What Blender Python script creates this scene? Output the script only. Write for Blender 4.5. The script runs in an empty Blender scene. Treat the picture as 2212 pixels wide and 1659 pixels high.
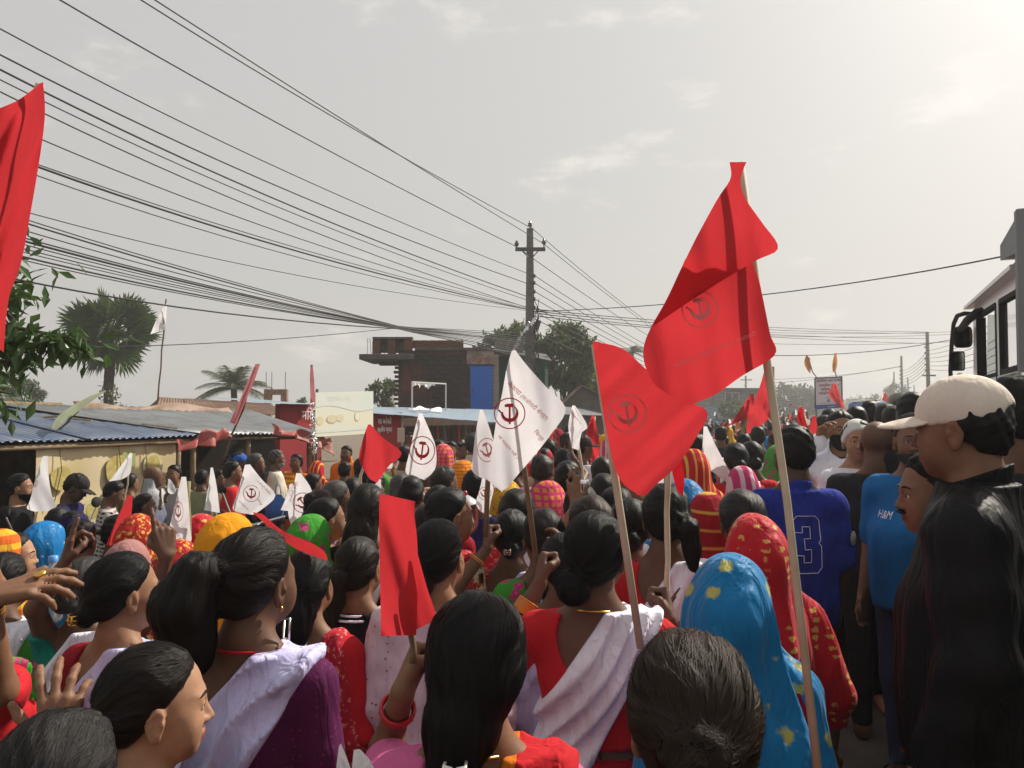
import bpy, bmesh, math, random
import numpy as np
from mathutils import Vector, Matrix
from mathutils.bvhtree import BVHTree

R = math.radians
random.seed(11)
RNG = np.random.default_rng(11)
SC = bpy.context.scene
COL = SC.collection
PI = math.pi

# ------------------------------------------------------------------ camera
CAMH, FPX, HOR = 1.9, 1671.0, 890.0            # eye height, focal length and horizon row of a 2212 px wide frame
PITCH = math.atan((HOR - 829.5) / FPX)
cd = bpy.data.cameras.new('camera'); cam = bpy.data.objects.new('camera', cd); COL.objects.link(cam)
cd.sensor_width = 36.0; cd.lens = 36.0 * FPX / 2212.0
cd.clip_start = 0.05; cd.clip_end = 3000
cam.location = (0, 0, CAMH); cam.rotation_euler = (PI / 2 + PITCH, 0, 0)
cd.dof.use_dof = False
SC.camera = cam

# ------------------------------------------------------------------ sky and sun
SUN_AZ, SUN_EL = R(54), R(41)                  # azimuth to the right of the view direction, elevation
w = bpy.data.worlds.new('World'); SC.world = w; w.use_nodes = True
nt = w.node_tree; nt.nodes.clear()
def N(t, kind, **kw):
    n = t.nodes.new(kind)
    for k, v in kw.items():
        if k.startswith('i_'):
            n.inputs[k[2:].replace('_', ' ')].default_value = v
        else:
            setattr(n, k, v)
    return n
sky = N(nt, 'ShaderNodeTexSky', sky_type='NISHITA', sun_disc=False)
sky.sun_elevation = SUN_EL; sky.sun_rotation = SUN_AZ
sky.air_density = 1.6; sky.dust_density = 9.0; sky.ozone_density = 1.0; sky.altitude = 80
hs = N(nt, 'ShaderNodeHueSaturation'); hs.inputs['Saturation'].default_value = 0.42
nt.links.new(sky.outputs[0], hs.inputs['Color'])
tc = N(nt, 'ShaderNodeTexCoord')
mp = N(nt, 'ShaderNodeMapping'); mp.inputs['Scale'].default_value = (1.0, 1.0, 2.6); mp.inputs['Location'].default_value = (2.1, 3.3, 0.7)
nt.links.new(tc.outputs['Generated'], mp.inputs[0])
cl = N(nt, 'ShaderNodeTexNoise'); cl.inputs['Scale'].default_value = 5.5; cl.inputs['Detail'].default_value = 7; cl.inputs['Roughness'].default_value = 0.62
nt.links.new(mp.outputs[0], cl.inputs['Vector'])
rmp = N(nt, 'ShaderNodeMapRange'); rmp.inputs['From Min'].default_value = 0.56; rmp.inputs['From Max'].default_value = 0.76; rmp.interpolation_type = 'SMOOTHSTEP'
nt.links.new(cl.outputs[0], rmp.inputs['Value'])
# even high haze over the whole dome, with thin clouds in it
hz = N(nt, 'ShaderNodeMix', data_type='RGBA'); hz.inputs[0].default_value = 0.75
nt.links.new(hs.outputs[0], hz.inputs[6]); hz.inputs[7].default_value = (6.5, 6.36, 6.18, 1)
cm = N(nt, 'ShaderNodeMix', data_type='RGBA')
cf = N(nt, 'ShaderNodeMath', operation='MULTIPLY'); cf.inputs[1].default_value = 0.48
nt.links.new(rmp.outputs[0], cf.inputs[0]); nt.links.new(cf.outputs[0], cm.inputs[0])
nt.links.new(hz.outputs[2], cm.inputs[6]); cm.inputs[7].default_value = (10.8, 10.1, 9.2, 1)
bg = N(nt, 'ShaderNodeBackground'); bg.inputs['Strength'].default_value = 0.086
nt.links.new(cm.outputs[2], bg.inputs['Color'])
ow = N(nt, 'ShaderNodeOutputWorld'); nt.links.new(bg.outputs[0], ow.inputs[0])

sd = bpy.data.lights.new('sun', 'SUN'); sd.energy = 5.0; sd.angle = R(0.9); sd.color = (1.0, 0.92, 0.80)
sun = bpy.data.objects.new('sun', sd); COL.objects.link(sun)
sun.rotation_euler = Vector((-math.sin(SUN_AZ) * math.cos(SUN_EL), -math.cos(SUN_AZ) * math.cos(SUN_EL), -math.sin(SUN_EL))).to_track_quat('-Z', 'Y').to_euler()
sun.location = (30, 20, 40)

SC.view_settings.view_transform = 'Standard'; SC.view_settings.look = 'None'
SC.view_settings.gamma = 1; SC.view_settings.exposure = 0.24; SC.view_settings.use_curve_mapping = False
SC.render.engine = 'CYCLES'
SC.cycles.max_bounces = 6; SC.cycles.diffuse_bounces = 3; SC.cycles.glossy_bounces = 2
SC.cycles.transmission_bounces = 4; SC.cycles.transparent_max_bounces = 8; SC.cycles.volume_bounces = 0
SC.cycles.use_denoising = True

def at(x, y, d):
    """the point d metres ahead of the photographer that the frame shows at (x, y)"""
    a = (x - 1106.0) / FPX; b = (829.5 - y) / FPX
    f = math.cos(PITCH) - b * math.sin(PITCH); u = math.sin(PITCH) + b * math.cos(PITCH)
    s = d / f
    return Vector((a * s, d, CAMH + u * s))

# ------------------------------------------------------------------ materials
MATS = {}
def mat(name, color=(.5, .5, .5), rough=.8, spec=.3, metal=0.0, noise=None, bump=None, translucent=0.0, sub=0.0, coat=0.0):
    """noise=(scale, amount 0..1, second colour or None); bump=(scale, strength)"""
    if name in MATS: return MATS[name]
    m = bpy.data.materials.new(name); m.use_nodes = True; t = m.node_tree; b = t.nodes['Principled BSDF']
    b.inputs['Roughness'].default_value = rough; b.inputs['Specular IOR Level'].default_value = spec; b.inputs['Metallic'].default_value = metal
    c = tuple(color[:3]) + (1,)
    b.inputs['Base Color'].default_value = c
    col_out = None
    tcn = t.nodes.new('ShaderNodeTexCoord')
    if noise:
        n = t.nodes.new('ShaderNodeTexNoise'); n.inputs['Scale'].default_value = noise[0]; n.inputs['Detail'].default_value = 5
        t.links.new(tcn.outputs['Object'], n.inputs['Vector'])
        mx = t.nodes.new('ShaderNodeMix'); mx.data_type = 'RGBA'
        mr = t.nodes.new('ShaderNodeMapRange'); mr.inputs['From Min'].default_value = .35; mr.inputs['From Max'].default_value = .68
        mr.inputs['To Max'].default_value = noise[1]
        t.links.new(n.outputs[0], mr.inputs[0]); t.links.new(mr.outputs[0], mx.inputs[0])
        mx.inputs[6].default_value = c
        c2 = noise[2] if len(noise) > 2 and noise[2] else tuple(v * .45 for v in color[:3])
        mx.inputs[7].default_value = tuple(c2[:3]) + (1,)
        t.links.new(mx.outputs[2], b.inputs['Base Color']); col_out = mx.outputs[2]
    if bump:
        n2 = t.nodes.new('ShaderNodeTexNoise'); n2.inputs['Scale'].default_value = bump[0]; n2.inputs['Detail'].default_value = 4
        t.links.new(tcn.outputs['Object'], n2.inputs['Vector'])
        bp = t.nodes.new('ShaderNodeBump'); bp.inputs['Strength'].default_value = bump[1]; bp.inputs['Distance'].default_value = .01
        t.links.new(n2.outputs[0], bp.inputs['Height']); t.links.new(bp.outputs[0], b.inputs['Normal'])
    if sub:
        b.inputs['Subsurface Weight'].default_value = sub; b.inputs['Subsurface Radius'].default_value = (.012, .005, .003)
    if coat: b.inputs['Coat Weight'].default_value = coat
    if translucent:
        tr = t.nodes.new('ShaderNodeBsdfTranslucent'); tr.inputs[0].default_value = c
        if col_out: t.links.new(col_out, tr.inputs[0])
        ms = t.nodes.new('ShaderNodeMixShader'); ms.inputs[0].default_value = translucent
        t.links.new(b.outputs[0], ms.inputs[1]); t.links.new(tr.outputs[0], ms.inputs[2])
        t.links.new(ms.outputs[0], t.nodes['Material Output'].inputs[0])
    MATS[name] = m
    return m

# ------------------------------------------------------------------ object helpers
def tag(o, label=None, cat=None, group=None, kind=None):
    if label: o['label'] = label
    if cat: o['category'] = cat
    if group: o['group'] = group
    if kind: o['kind'] = kind
    return o

def empty(name, loc=(0, 0, 0), rz=0.0, scale=1.0):
    o = bpy.data.objects.new(name, None); COL.objects.link(o)
    o.location = loc; o.rotation_euler = (0, 0, rz); o.scale = (scale,) * 3; o.empty_display_size = .1
    return o

def mesh_np(name, V, Q, m=None, parent=None, smooth=True, attrs=None, tris=None):
    """mesh object from numpy vertices and quads (and triangles)"""
    me = bpy.data.meshes.new(name)
    V = np.asarray(V, np.float32); nv = len(V)
    Q = np.asarray(Q, np.int32).reshape(-1, 4); T = np.zeros((0, 3), np.int32) if tris is None else np.asarray(tris, np.int32).reshape(-1, 3)
    me.vertices.add(nv); me.vertices.foreach_set('co', V.ravel())
    loops = np.concatenate([Q.ravel(), T.ravel()]).astype(np.int32)
    me.loops.add(len(loops)); me.loops.foreach_set('vertex_index', loops)
    npoly = len(Q) + len(T); me.polygons.add(npoly)
    st = np.concatenate([np.arange(len(Q)) * 4, len(Q) * 4 + np.arange(len(T)) * 3]).astype(np.int32)
    me.polygons.foreach_set('loop_start', st)
    me.polygons.foreach_set('use_smooth', np.full(npoly, smooth, bool))
    if attrs:
        for k, (typ, arr) in attrs.items():
            a = me.attributes.new(k, typ, 'POINT')
            if typ == 'FLOAT': a.data.foreach_set('value', np.asarray(arr, np.float32).ravel())
            elif typ == 'FLOAT_VECTOR': a.data.foreach_set('vector', np.asarray(arr, np.float32).ravel())
            elif typ == 'FLOAT_COLOR': a.data.foreach_set('color', np.asarray(arr, np.float32).ravel())
    me.update(); me.validate()
    if m: me.materials.append(m)
    o = bpy.data.objects.new(name, me); COL.objects.link(o)
    if parent: o.parent = parent
    return o

class MB:
    """collects boxes, tubes, lathes and polygons into one mesh"""
    def __init__(s): s.v = []; s.f = []
    def add(s, vs, fs):
        b = len(s.v); s.v += [tuple(v) for v in vs]; s.f += [tuple(i + b for i in f) for f in fs]; return s
    def box(s, c, size, rot=None):
        hx, hy, hz_ = size[0] / 2, size[1] / 2, size[2] / 2
        vs = [Vector((x, y, z)) for x in (-hx, hx) for y in (-hy, hy) for z in (-hz_, hz_)]
        if rot is not None: vs = [rot @ v for v in vs]
        c = Vector(c)
        return s.add([v + c for v in vs], [(0, 1, 3, 2), (4, 6, 7, 5), (0, 4, 5, 1), (2, 3, 7, 6), (0, 2, 6, 4), (1, 5, 7, 3)])
    def tube(s, pts, r, n=8, caps=True, flat=1.0):
        pts = [Vector(p) for p in pts]
        if not hasattr(r, '__len__'): r = [r] * len(pts)
        rings = []; prev = None
        for i, p in enumerate(pts):
            d = (pts[min(i + 1, len(pts) - 1)] - pts[max(i - 1, 0)]).normalized()
            if prev is None:
                u = d.orthogonal().normalized()
            else:
                u = (prev - d * prev.dot(d))
                u = u.normalized() if u.length > 1e-6 else d.orthogonal().normalized()
            prev = u; v = d.cross(u)
            rings.append([p + (u * math.cos(2 * PI * k / n) + v * math.sin(2 * PI * k / n) * flat) * r[i] for k in range(n)])
        vs = [q for ring in rings for q in ring]; fs = []
        for i in range(len(pts) - 1):
            for k in range(n):
                fs.append((i * n + k, i * n + (k + 1) % n, (i + 1) * n + (k + 1) % n, (i + 1) * n + k))
        if caps:
            fs.append(tuple(range(n - 1, -1, -1))); fs.append(tuple((len(pts) - 1) * n + k for k in range(n)))
        return s.add(vs, fs)
    def lathe(s, prof, n=20, M=None):
        vs = []; fs = []
        for r_, z_ in prof:
            for k in range(n): vs.append(Vector((r_ * math.cos(2 * PI * k / n), r_ * math.sin(2 * PI * k / n), z_)))
        for i in range(len(prof) - 1):
            for k in range(n): fs.append((i * n + k, i * n + (k + 1) % n, (i + 1) * n + (k + 1) % n, (i + 1) * n + k))
        if M is not None: vs = [M @ v for v in vs]
        return s.add(vs, fs)
    def quad(s, a, b, c, d): return s.add([a, b, c, d], [(0, 1, 2, 3)])
    def build(s, name, m=None, parent=None, smooth=False, bevel=0.0, origin=None):
        me = bpy.data.meshes.new(name)
        vs = s.v if origin is None else [tuple(Vector(v) - Vector(origin)) for v in s.v]
        me.from_pydata(vs, [], s.f); me.update()
        if m: me.materials.append(m)
        if smooth: me.polygons.foreach_set('use_smooth', [True] * len(me.polygons))
        o = bpy.data.objects.new(name, me); COL.objects.link(o)
        if origin is not None: o.location = origin
        if parent: o.parent = parent
        if bevel:
            md = o.modifiers.new('bevel', 'BEVEL'); md.width = bevel; md.segments = 2; md.limit_method = 'ANGLE'
        return o

def copy_tree(o, parent=None):
    c = o.copy(); COL.objects.link(c); c.parent = parent
    for ch in o.children: copy_tree(ch, c)
    return c
# ------------------------------------------------------------------ implicit surfaces -> continuous meshes
def axis_lines(lo, hi, coarse, zones):
    xs = [lo]
    while xs[-1] < hi:
        x = xs[-1]; st = coarse
        for a, b, s_ in zones:
            if a <= x < b: st = min(st, s_)
            elif x < a < x + st: st = max(min(st, a - x + 1e-4), s_)
        xs.append(x + st)
    return np.array(xs, np.float32)

class Grid:
    def __init__(s, ax): s.ax = ax; s.shape = tuple(len(a) for a in ax)
    def new(s, v=.3): return np.full(s.shape, v, np.float32)
    def sl(s, lo, hi):
        out = []
        for a, l, h in zip(s.ax, lo, hi):
            i = max(int(np.searchsorted(a, l)) - 1, 0); j = min(int(np.searchsorted(a, h)) + 1, len(a))
            if j <= i: return None
            out.append(slice(i, j))
        return tuple(out)
    def pts(s, sl):
        return (s.ax[0][sl[0]][:, None, None], s.ax[1][sl[1]][None, :, None], s.ax[2][sl[2]][None, None, :])

def smin(a, b, k):
    if k <= 0: return np.minimum(a, b)
    h = np.maximum(k - np.abs(a - b), 0) / k
    return np.minimum(a, b) - h * h * (k * .25)
def smax(a, b, k): return -smin(-a, -b, k)

class Frame:
    """rigid frame: local = Rm^T (p - o) """
    def __init__(s, o=(0, 0, 0), Rm=None): s.o = Vector(o); s.R = Rm or Matrix.Identity(3); s.id = Rm is None and s.o.length == 0
    def loc(s, x, y, z):
        if s.id: return x, y, z
        x = x - s.o.x; y = y - s.o.y; z = z - s.o.z; r = s.R
        return (r[0][0] * x + r[1][0] * y + r[2][0] * z, r[0][1] * x + r[1][1] * y + r[2][1] * z, r[0][2] * x + r[1][2] * y + r[2][2] * z)
    def wp(s, p): return s.R @ Vector(p) + s.o
ID = Frame()

def d_ell(x, y, z, c, r):
    a = (x - c[0]) / r[0]; b = (y - c[1]) / r[1]; e = (z - c[2]) / r[2]
    k0 = np.sqrt(a * a + b * b + e * e) + 1e-6
    k1 = np.sqrt((a / r[0]) ** 2 + (b / r[1]) ** 2 + (e / r[2]) ** 2) + 1e-6
    return k0 * (k0 - 1) / k1
def d_cap(x, y, z, a, b, r1, r2):
    ba = (b[0] - a[0], b[1] - a[1], b[2] - a[2]); q = ba[0] ** 2 + ba[1] ** 2 + ba[2] ** 2 + 1e-9
    px, py, pz = x - a[0], y - a[1], z - a[2]
    h = np.clip((px * ba[0] + py * ba[1] + pz * ba[2]) / q, 0, 1)
    return np.sqrt((px - ba[0] * h) ** 2 + (py - ba[1] * h) ** 2 + (pz - ba[2] * h) ** 2) - (r1 + (r2 - r1) * h)

MARG = .075
def put(g, F, kind, args, k=.03, fr=ID, sub=False, marg=MARG):
    if kind == 'ell':
        c, r = args; cw = fr.wp(c) if not fr.id else Vector(c); rm = max(r) if not fr.id else None
        ex = Vector(r) if fr.id else Vector((rm,) * 3)
        lo = cw - ex; hi = cw + ex
    else:
        a, b, r1, r2 = args; aw = fr.wp(a) if not fr.id else Vector(a); bw = fr.wp(b) if not fr.id else Vector(b); m_ = max(r1, r2)
        lo = Vector([min(aw[i], bw[i]) - m_ for i in range(3)]); hi = Vector([max(aw[i], bw[i]) + m_ for i in range(3)])
    mv = Vector((marg,) * 3); sl = g.sl(lo - mv, hi + mv)
    if sl is None: return
    x, y, z = g.pts(sl); x, y, z = fr.loc(x, y, z)
    d = d_ell(x, y, z, *args) if kind == 'ell' else d_cap(x, y, z, *args)
    F[sl] = smax(F[sl], -d, k) if sub else smin(F[sl], d, k)

def surfnet(F, ax):
    nx, ny, nz = F.shape
    neg = F < 0
    c = np.zeros((nx - 1, ny - 1, nz - 1), np.uint8)
    for i in (0, 1):
        for j in (0, 1):
            for k in (0, 1): c += neg[i:nx - 1 + i, j:ny - 1 + j, k:nz - 1 + k]
    act = (c > 0) & (c < 8)
    ids = np.argwhere(act)
    if len(ids) == 0: return np.zeros((0, 3), np.float32), np.zeros((0, 4), np.int32), ids
    idx = np.full(act.shape, -1, np.int32); idx[act] = np.arange(len(ids))
    pos = np.zeros((len(ids), 3)); cnt = np.zeros(len(ids))
    for d in range(3):
        o1, o2 = [q for q in range(3) if q != d]
        for u in (0, 1):
            for v in (0, 1):
                a = np.zeros(3, int); a[o1] = u; a[o2] = v; b = a.copy(); b[d] = 1
                pa = ids + a; pb = ids + b
                fa = F[pa[:, 0], pa[:, 1], pa[:, 2]]; fb = F[pb[:, 0], pb[:, 1], pb[:, 2]]
                m = (fa < 0) != (fb < 0)
                t = fa[m] / (fa[m] - fb[m])
                p = np.repeat(a[None, :].astype(float), m.sum(), 0); p[:, d] += t
                pos[m] += p; cnt[m] += 1
    pos = pos / cnt[:, None] + ids
    V = np.stack([np.interp(pos[:, d], np.arange(len(ax[d])), ax[d]) for d in range(3)], 1)
    Q = []
    for d in range(3):
        A = neg; s0 = [slice(1, n - 1) for n in F.shape]; s1 = [slice(1, n - 1) for n in F.shape]
        s0[d] = slice(0, F.shape[d] - 1); s1[d] = slice(1, F.shape[d])
        n0 = A[tuple(s0)]; n1 = A[tuple(s1)]
        ed = np.argwhere(n0 != n1); inside = n0[n0 != n1]
        off = np.ones(3, int); off[d] = 0; e = ed + off
        o1, o2 = [(1, 2), (2, 0), (0, 1)][d]
        u1 = np.zeros(3, int); u1[o1] = 1; u2 = np.zeros(3, int); u2[o2] = 1
        def ix(p): return idx[p[:, 0], p[:, 1], p[:, 2]]
        q = np.stack([ix(e - u1 - u2), ix(e - u2), ix(e), ix(e - u1)], 1)
        q[~inside] = q[~inside][:, ::-1]
        Q.append(q)
    Q = np.concatenate(Q); Q = Q[(Q >= 0).all(1)]
    return V.astype(np.float32), Q, ids

def drop_inside(V, Q, ids, Fb, thr):
    """leave out faces that lie wholly inside another solid"""
    f = Fb[ids[:, 0], ids[:, 1], ids[:, 2]]
    keep = (f[Q] > thr).any(1); Q = Q[keep]
    used = np.zeros(len(V), bool); used[Q.ravel()] = True
    remap = np.cumsum(used) - 1
    return V[used], remap[Q], ids[used]

def cluster(V, Q, cell, extra=None):
    """merge vertices into coarse cells (cell > 0) where nothing of the surface shows; one closed mesh stays one mesh"""
    V = np.asarray(V, np.float64); n = len(V); key = np.zeros((n, 4), np.int64); on = cell > 0
    key[~on, 0] = np.arange((~on).sum()); key[~on, 3] = -1
    cc = cell[on][:, None]; key[on, :3] = np.floor(V[on] / cc); key[on, 3] = (cell[on] * 1e5).astype(int)
    _, inv = np.unique(key, axis=0, return_inverse=True); inv = inv.ravel(); m = inv.max() + 1
    cnt = np.bincount(inv, minlength=m); W = np.stack([np.bincount(inv, V[:, d], m) / cnt for d in range(3)], 1)
    ex = None if extra is None else np.bincount(inv, extra, m) / cnt
    F = inv[np.asarray(Q)]
    same = F == np.roll(F, -1, 1); k = same.sum(1); quads = F[k == 0]; quads = quads[(quads[:, 0] != quads[:, 2]) & (quads[:, 1] != quads[:, 3])]
    T = F[k == 1]; s1 = same[k == 1]; idx = np.argmax(s1, 1); tri = np.stack([T[np.arange(len(T)), (idx + j) % 4] for j in (1, 2, 3)], 1) if len(T) else np.zeros((0, 3), int)
    if len(tri): tri = tri[(tri[:, 0] != tri[:, 1]) & (tri[:, 1] != tri[:, 2]) & (tri[:, 0] != tri[:, 2])]; _, u = np.unique(np.sort(tri, 1), axis=0, return_index=True); tri = tri[u]
    if len(quads): _, u = np.unique(np.sort(quads, 1), axis=0, return_index=True); quads = quads[u]
    return W.astype(np.float32), quads, tri, ex

def wob(x, y, z, f, seed, n=3):
    r = np.random.default_rng(seed); o = 0
    for i in range(n):
        k = r.normal(size=3); k = k / np.linalg.norm(k) * f * (1 + .6 * i)
        o = o + np.sin(k[0] * x + k[1] * y + k[2] * z + r.uniform(0, 6.3)) / (1 + .5 * i)
    return o / 2

# ------------------------------------------------------------------ head, hands
def add_head(g, F, fr, male=False, ears=True, detail=True):
    E = lambda c, r, k=.03, sub=False: put(g, F, 'ell', (c, r), k, fr, sub)
    C = lambda a, b, r1, r2, k=.02: put(g, F, 'cap', (a, b, r1, r2), k, fr)
    j = 1.08 if male else 1.0
    E((0, -.012, .028), (.074, .093, .083), .01)
    E((0, .028, -.03), (.060 * j, .056, .075), .03)
    E((0, .012, -.066), (.051 * j, .05, .04), .03)
    E((0, .052, -.088), (.026 * j, .026, .022), .035)
    if detail:
        E((0, .071, .016), (.044, .014, .010), .022)
        for s_ in (-1, 1):
            E((s_ * .039, .056, -.029), (.023, .019, .023), .03)
            E((s_ * .036, .052, -.058), (.022, .018, .024), .03)
            E((s_ * .031, .091, .0), (.015, .014, .0095), .012, True)
        C((0, .081, .004), (0, .099, -.032), .006, .0098, .012)
        for s_ in (-1, 1): E((s_ * .0125, .088, -.036), (.0085, .011, .0075), .008)
        E((0, .0815, -.0595), (.024, .0115, .0058), .009); E((0, .080, -.0698), (.019, .012, .0068), .009)
        E((0, .0965, -.0648), (.023, .0055, .0013), .003, True)
        for s_ in (-1, 1):
            E((s_ * .031, .0745, .0035), (.0135, .0125, .0095), .004)
            E((s_ * .031, .0868, -.0022), (.0115, .008, .0042), .003, True)
    else:
        E((0, .09, -.02), (.011, .016, .02), .02)
    if ears:
        for s_ in (-1, 1):
            E((s_ * .078, -.008, -.012), (.008, .019, .031), .010)
            E((s_ * .075, -.006, -.04), (.007, .011, .012), .008)
            E((s_ * .0855, -.004, -.010), (.0065, .011, .019), .004, True)
            E((s_ * .0835, .004, -.012), (.004, .004, .007), .004)

def hand_points(pose):
    """wrist at origin, fingers along +z, palm towards +y, thumb on +x; list of capsules"""
    caps = []
    base = [(-.030, .083, .030, .0185, .016, .0080), (-.011, .091, .039, .025, .019, .0088), (.010, .093, .043, .027, .021, .0092), (.030, .088, .038, .024, .019, .0090)]
    curls = {'fist': [(78, 88, 45)] * 4, 'open': [(28, 32, 22), (20, 26, 18), (14, 22, 15), (10, 18, 12)], 'flat': [(4, 10, 8), (5, 8, 6), (3, 6, 5), (2, 6, 4)],
             'point': [(70, 80, 40), (62, 78, 40), (48, 60, 30), (2, 5, 4)], 'cup': [(45, 42, 30), (40, 40, 26), (34, 36, 24), (28, 34, 22)],
             'hang': [(30, 36, 24), (26, 34, 22), (22, 30, 20), (18, 26, 18)]}[pose]
    spread = {'open': (-.30, -.10, .05, .24), 'point': (-.05, -.02, 0, .0)}.get(pose, (-.08, -.03, .0, .05))
    for i, (x, z, l1, l2, l3, r) in enumerate(base):
        caps.append(((x * .45, 0, .005), (x, .002, z), .0175, .0125))
        p = Vector((x, .002, z)); a = 0
        for L, cu, rr in zip((l1, l2, l3), curls[i], ((r * 1.06, r), (r, r * .95), (r * .95, r * .82))):
            a += R(cu)
            d = Vector((math.sin(spread[i]) * math.cos(a), math.sin(a), math.cos(a) * math.cos(spread[i]))).normalized()
            q = p + d * L; caps.append((tuple(p), tuple(q), rr[0], rr[1])); p = q
    if pose in ('fist',): th = [(.020, .006, .02), (.042, .024, .050), (.026, .046, .074), (.004, .052, .080)]
    elif pose in ('point',): th = [(.020, .006, .02), (.044, .022, .050), (.034, .042, .078), (.018, .05, .092)]
    elif pose == 'open': th = [(.020, .006, .02), (.052, .018, .042), (.078, .024, .070), (.092, .024, .094)]
    else: th = [(.020, .006, .02), (.046, .020, .045), (.056, .032, .075), (.054, .040, .100)]
    for a, b, r1, r2 in zip(th, th[1:], (.015, .0115, .010), (.012, .0105, .0085)): caps.append((a, b, r1, r2))
    return caps

def basis(z, y):
    z = Vector(z).normalized(); y = Vector(y); y = (y - z * y.dot(z)); y = y.normalized() if y.length > 1e-5 else z.orthogonal().normalized()
    x = y.cross(z)
    return Matrix((x, y, z)).transposed()

def ik(S, W, l1, l2, pole):
    S, W = Vector(S), Vector(W); d = W - S; L = min(d.length, (l1 + l2) * .999); u = d.normalized()
    W = S + u * L
    a = (l1 * l1 - l2 * l2 + L * L) / (2 * L); h = math.sqrt(max(l1 * l1 - a * a, 0))
    p = Vector(pole); p = p - u * p.dot(u); p = p.normalized() if p.length > 1e-5 else u.orthogonal().normalized()
    return S + u * a + p * h, W
# ------------------------------------------------------------------ skin, hair and cloth materials
def skin_mat(name, c):
    if name in MATS: return MATS[name]
    m = mat(name, c, rough=.56, spec=.30, noise=(38, .55, tuple(v * .66 for v in c)), bump=(330, .07), sub=.05)
    t = m.node_tree; b = t.nodes['Principled BSDF']
    src = b.inputs['Base Color'].links[0].from_socket
    at_ = t.nodes.new('ShaderNodeAttribute'); at_.attribute_name = 'lips'
    mx = t.nodes.new('ShaderNodeMix'); mx.data_type = 'RGBA'
    t.links.new(at_.outputs['Fac'], mx.inputs[0]); t.links.new(src, mx.inputs[6]); mx.inputs[7].default_value = (c[0] * .75, c[1] * .45, c[2] * .5, 1)
    t.links.new(mx.outputs[2], b.inputs['Base Color'])
    return m
SKIN = [skin_mat('skin_tan', (.30, .155, .085)), skin_mat('skin_brown', (.22, .108, .060)), skin_mat('skin_dark', (.135, .066, .040)), skin_mat('skin_light', (.40, .22, .13)), skin_mat('skin_deep', (.085, .044, .030))]

def hair_mat(name, c1, c2, rough=.46, streak=.55):
    if name in MATS: return MATS[name]
    m = bpy.data.materials.new(name); m.use_nodes = True; t = m.node_tree; b = t.nodes['Principled BSDF']
    a = t.nodes.new('ShaderNodeAttribute'); a.attribute_name = 'strand'
    mp_ = t.nodes.new('ShaderNodeMapping'); mp_.inputs['Scale'].default_value = (1, 1, .09)
    t.links.new(a.outputs['Vector'], mp_.inputs[0])
    n = t.nodes.new('ShaderNodeTexNoise'); n.inputs['Scale'].default_value = 7.0; n.inputs['Detail'].default_value = 5; n.inputs['Roughness'].default_value = .75
    t.links.new(mp_.outputs[0], n.inputs['Vector'])
    mr = t.nodes.new('ShaderNodeMapRange'); mr.inputs['From Min'].default_value = .46; mr.inputs['From Max'].default_value = .72; mr.inputs['To Max'].default_value = streak
    t.links.new(n.outputs[0], mr.inputs[0])
    mx = t.nodes.new('ShaderNodeMix'); mx.data_type = 'RGBA'; mx.inputs[6].default_value = tuple(c1) + (1,); mx.inputs[7].default_value = tuple(c2) + (1,)
    t.links.new(mr.outputs[0], mx.inputs[0]); t.links.new(mx.outputs[2], b.inputs['Base Color'])
    b.inputs['Roughness'].default_value = rough; b.inputs['Specular IOR Level'].default_value = .17
    bp = t.nodes.new('ShaderNodeBump'); bp.inputs['Strength'].default_value = .38; bp.inputs['Distance'].default_value = .004
    t.links.new(n.outputs[0], bp.inputs['Height']); t.links.new(bp.outputs[0], b.inputs['Normal'])
    MATS[name] = m; return m
HAIR = {'black': hair_mat('hair_black', (.0045, .0042, .0045), (.018, .015, .014)), 'brown': hair_mat('hair_brown', (.014, .009, .006), (.11, .065, .038), .45, .6),
        'dark': hair_mat('hair_dark_brown', (.007, .0055, .0048), (.045, .029, .019), .42), 'grey': hair_mat('hair_grey', (.022, .020, .019), (.22, .21, .2), .5, .75),
        'white': hair_mat('hair_white', (.16, .155, .15), (.5, .49, .47), .55, .8), 'salt': hair_mat('hair_salted', (.010, .009, .009), (.10, .09, .085), .45, .6),
        'henna': hair_mat('hair_henna', (.010, .006, .005), (.11, .035, .018), .42, .7)}

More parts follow.
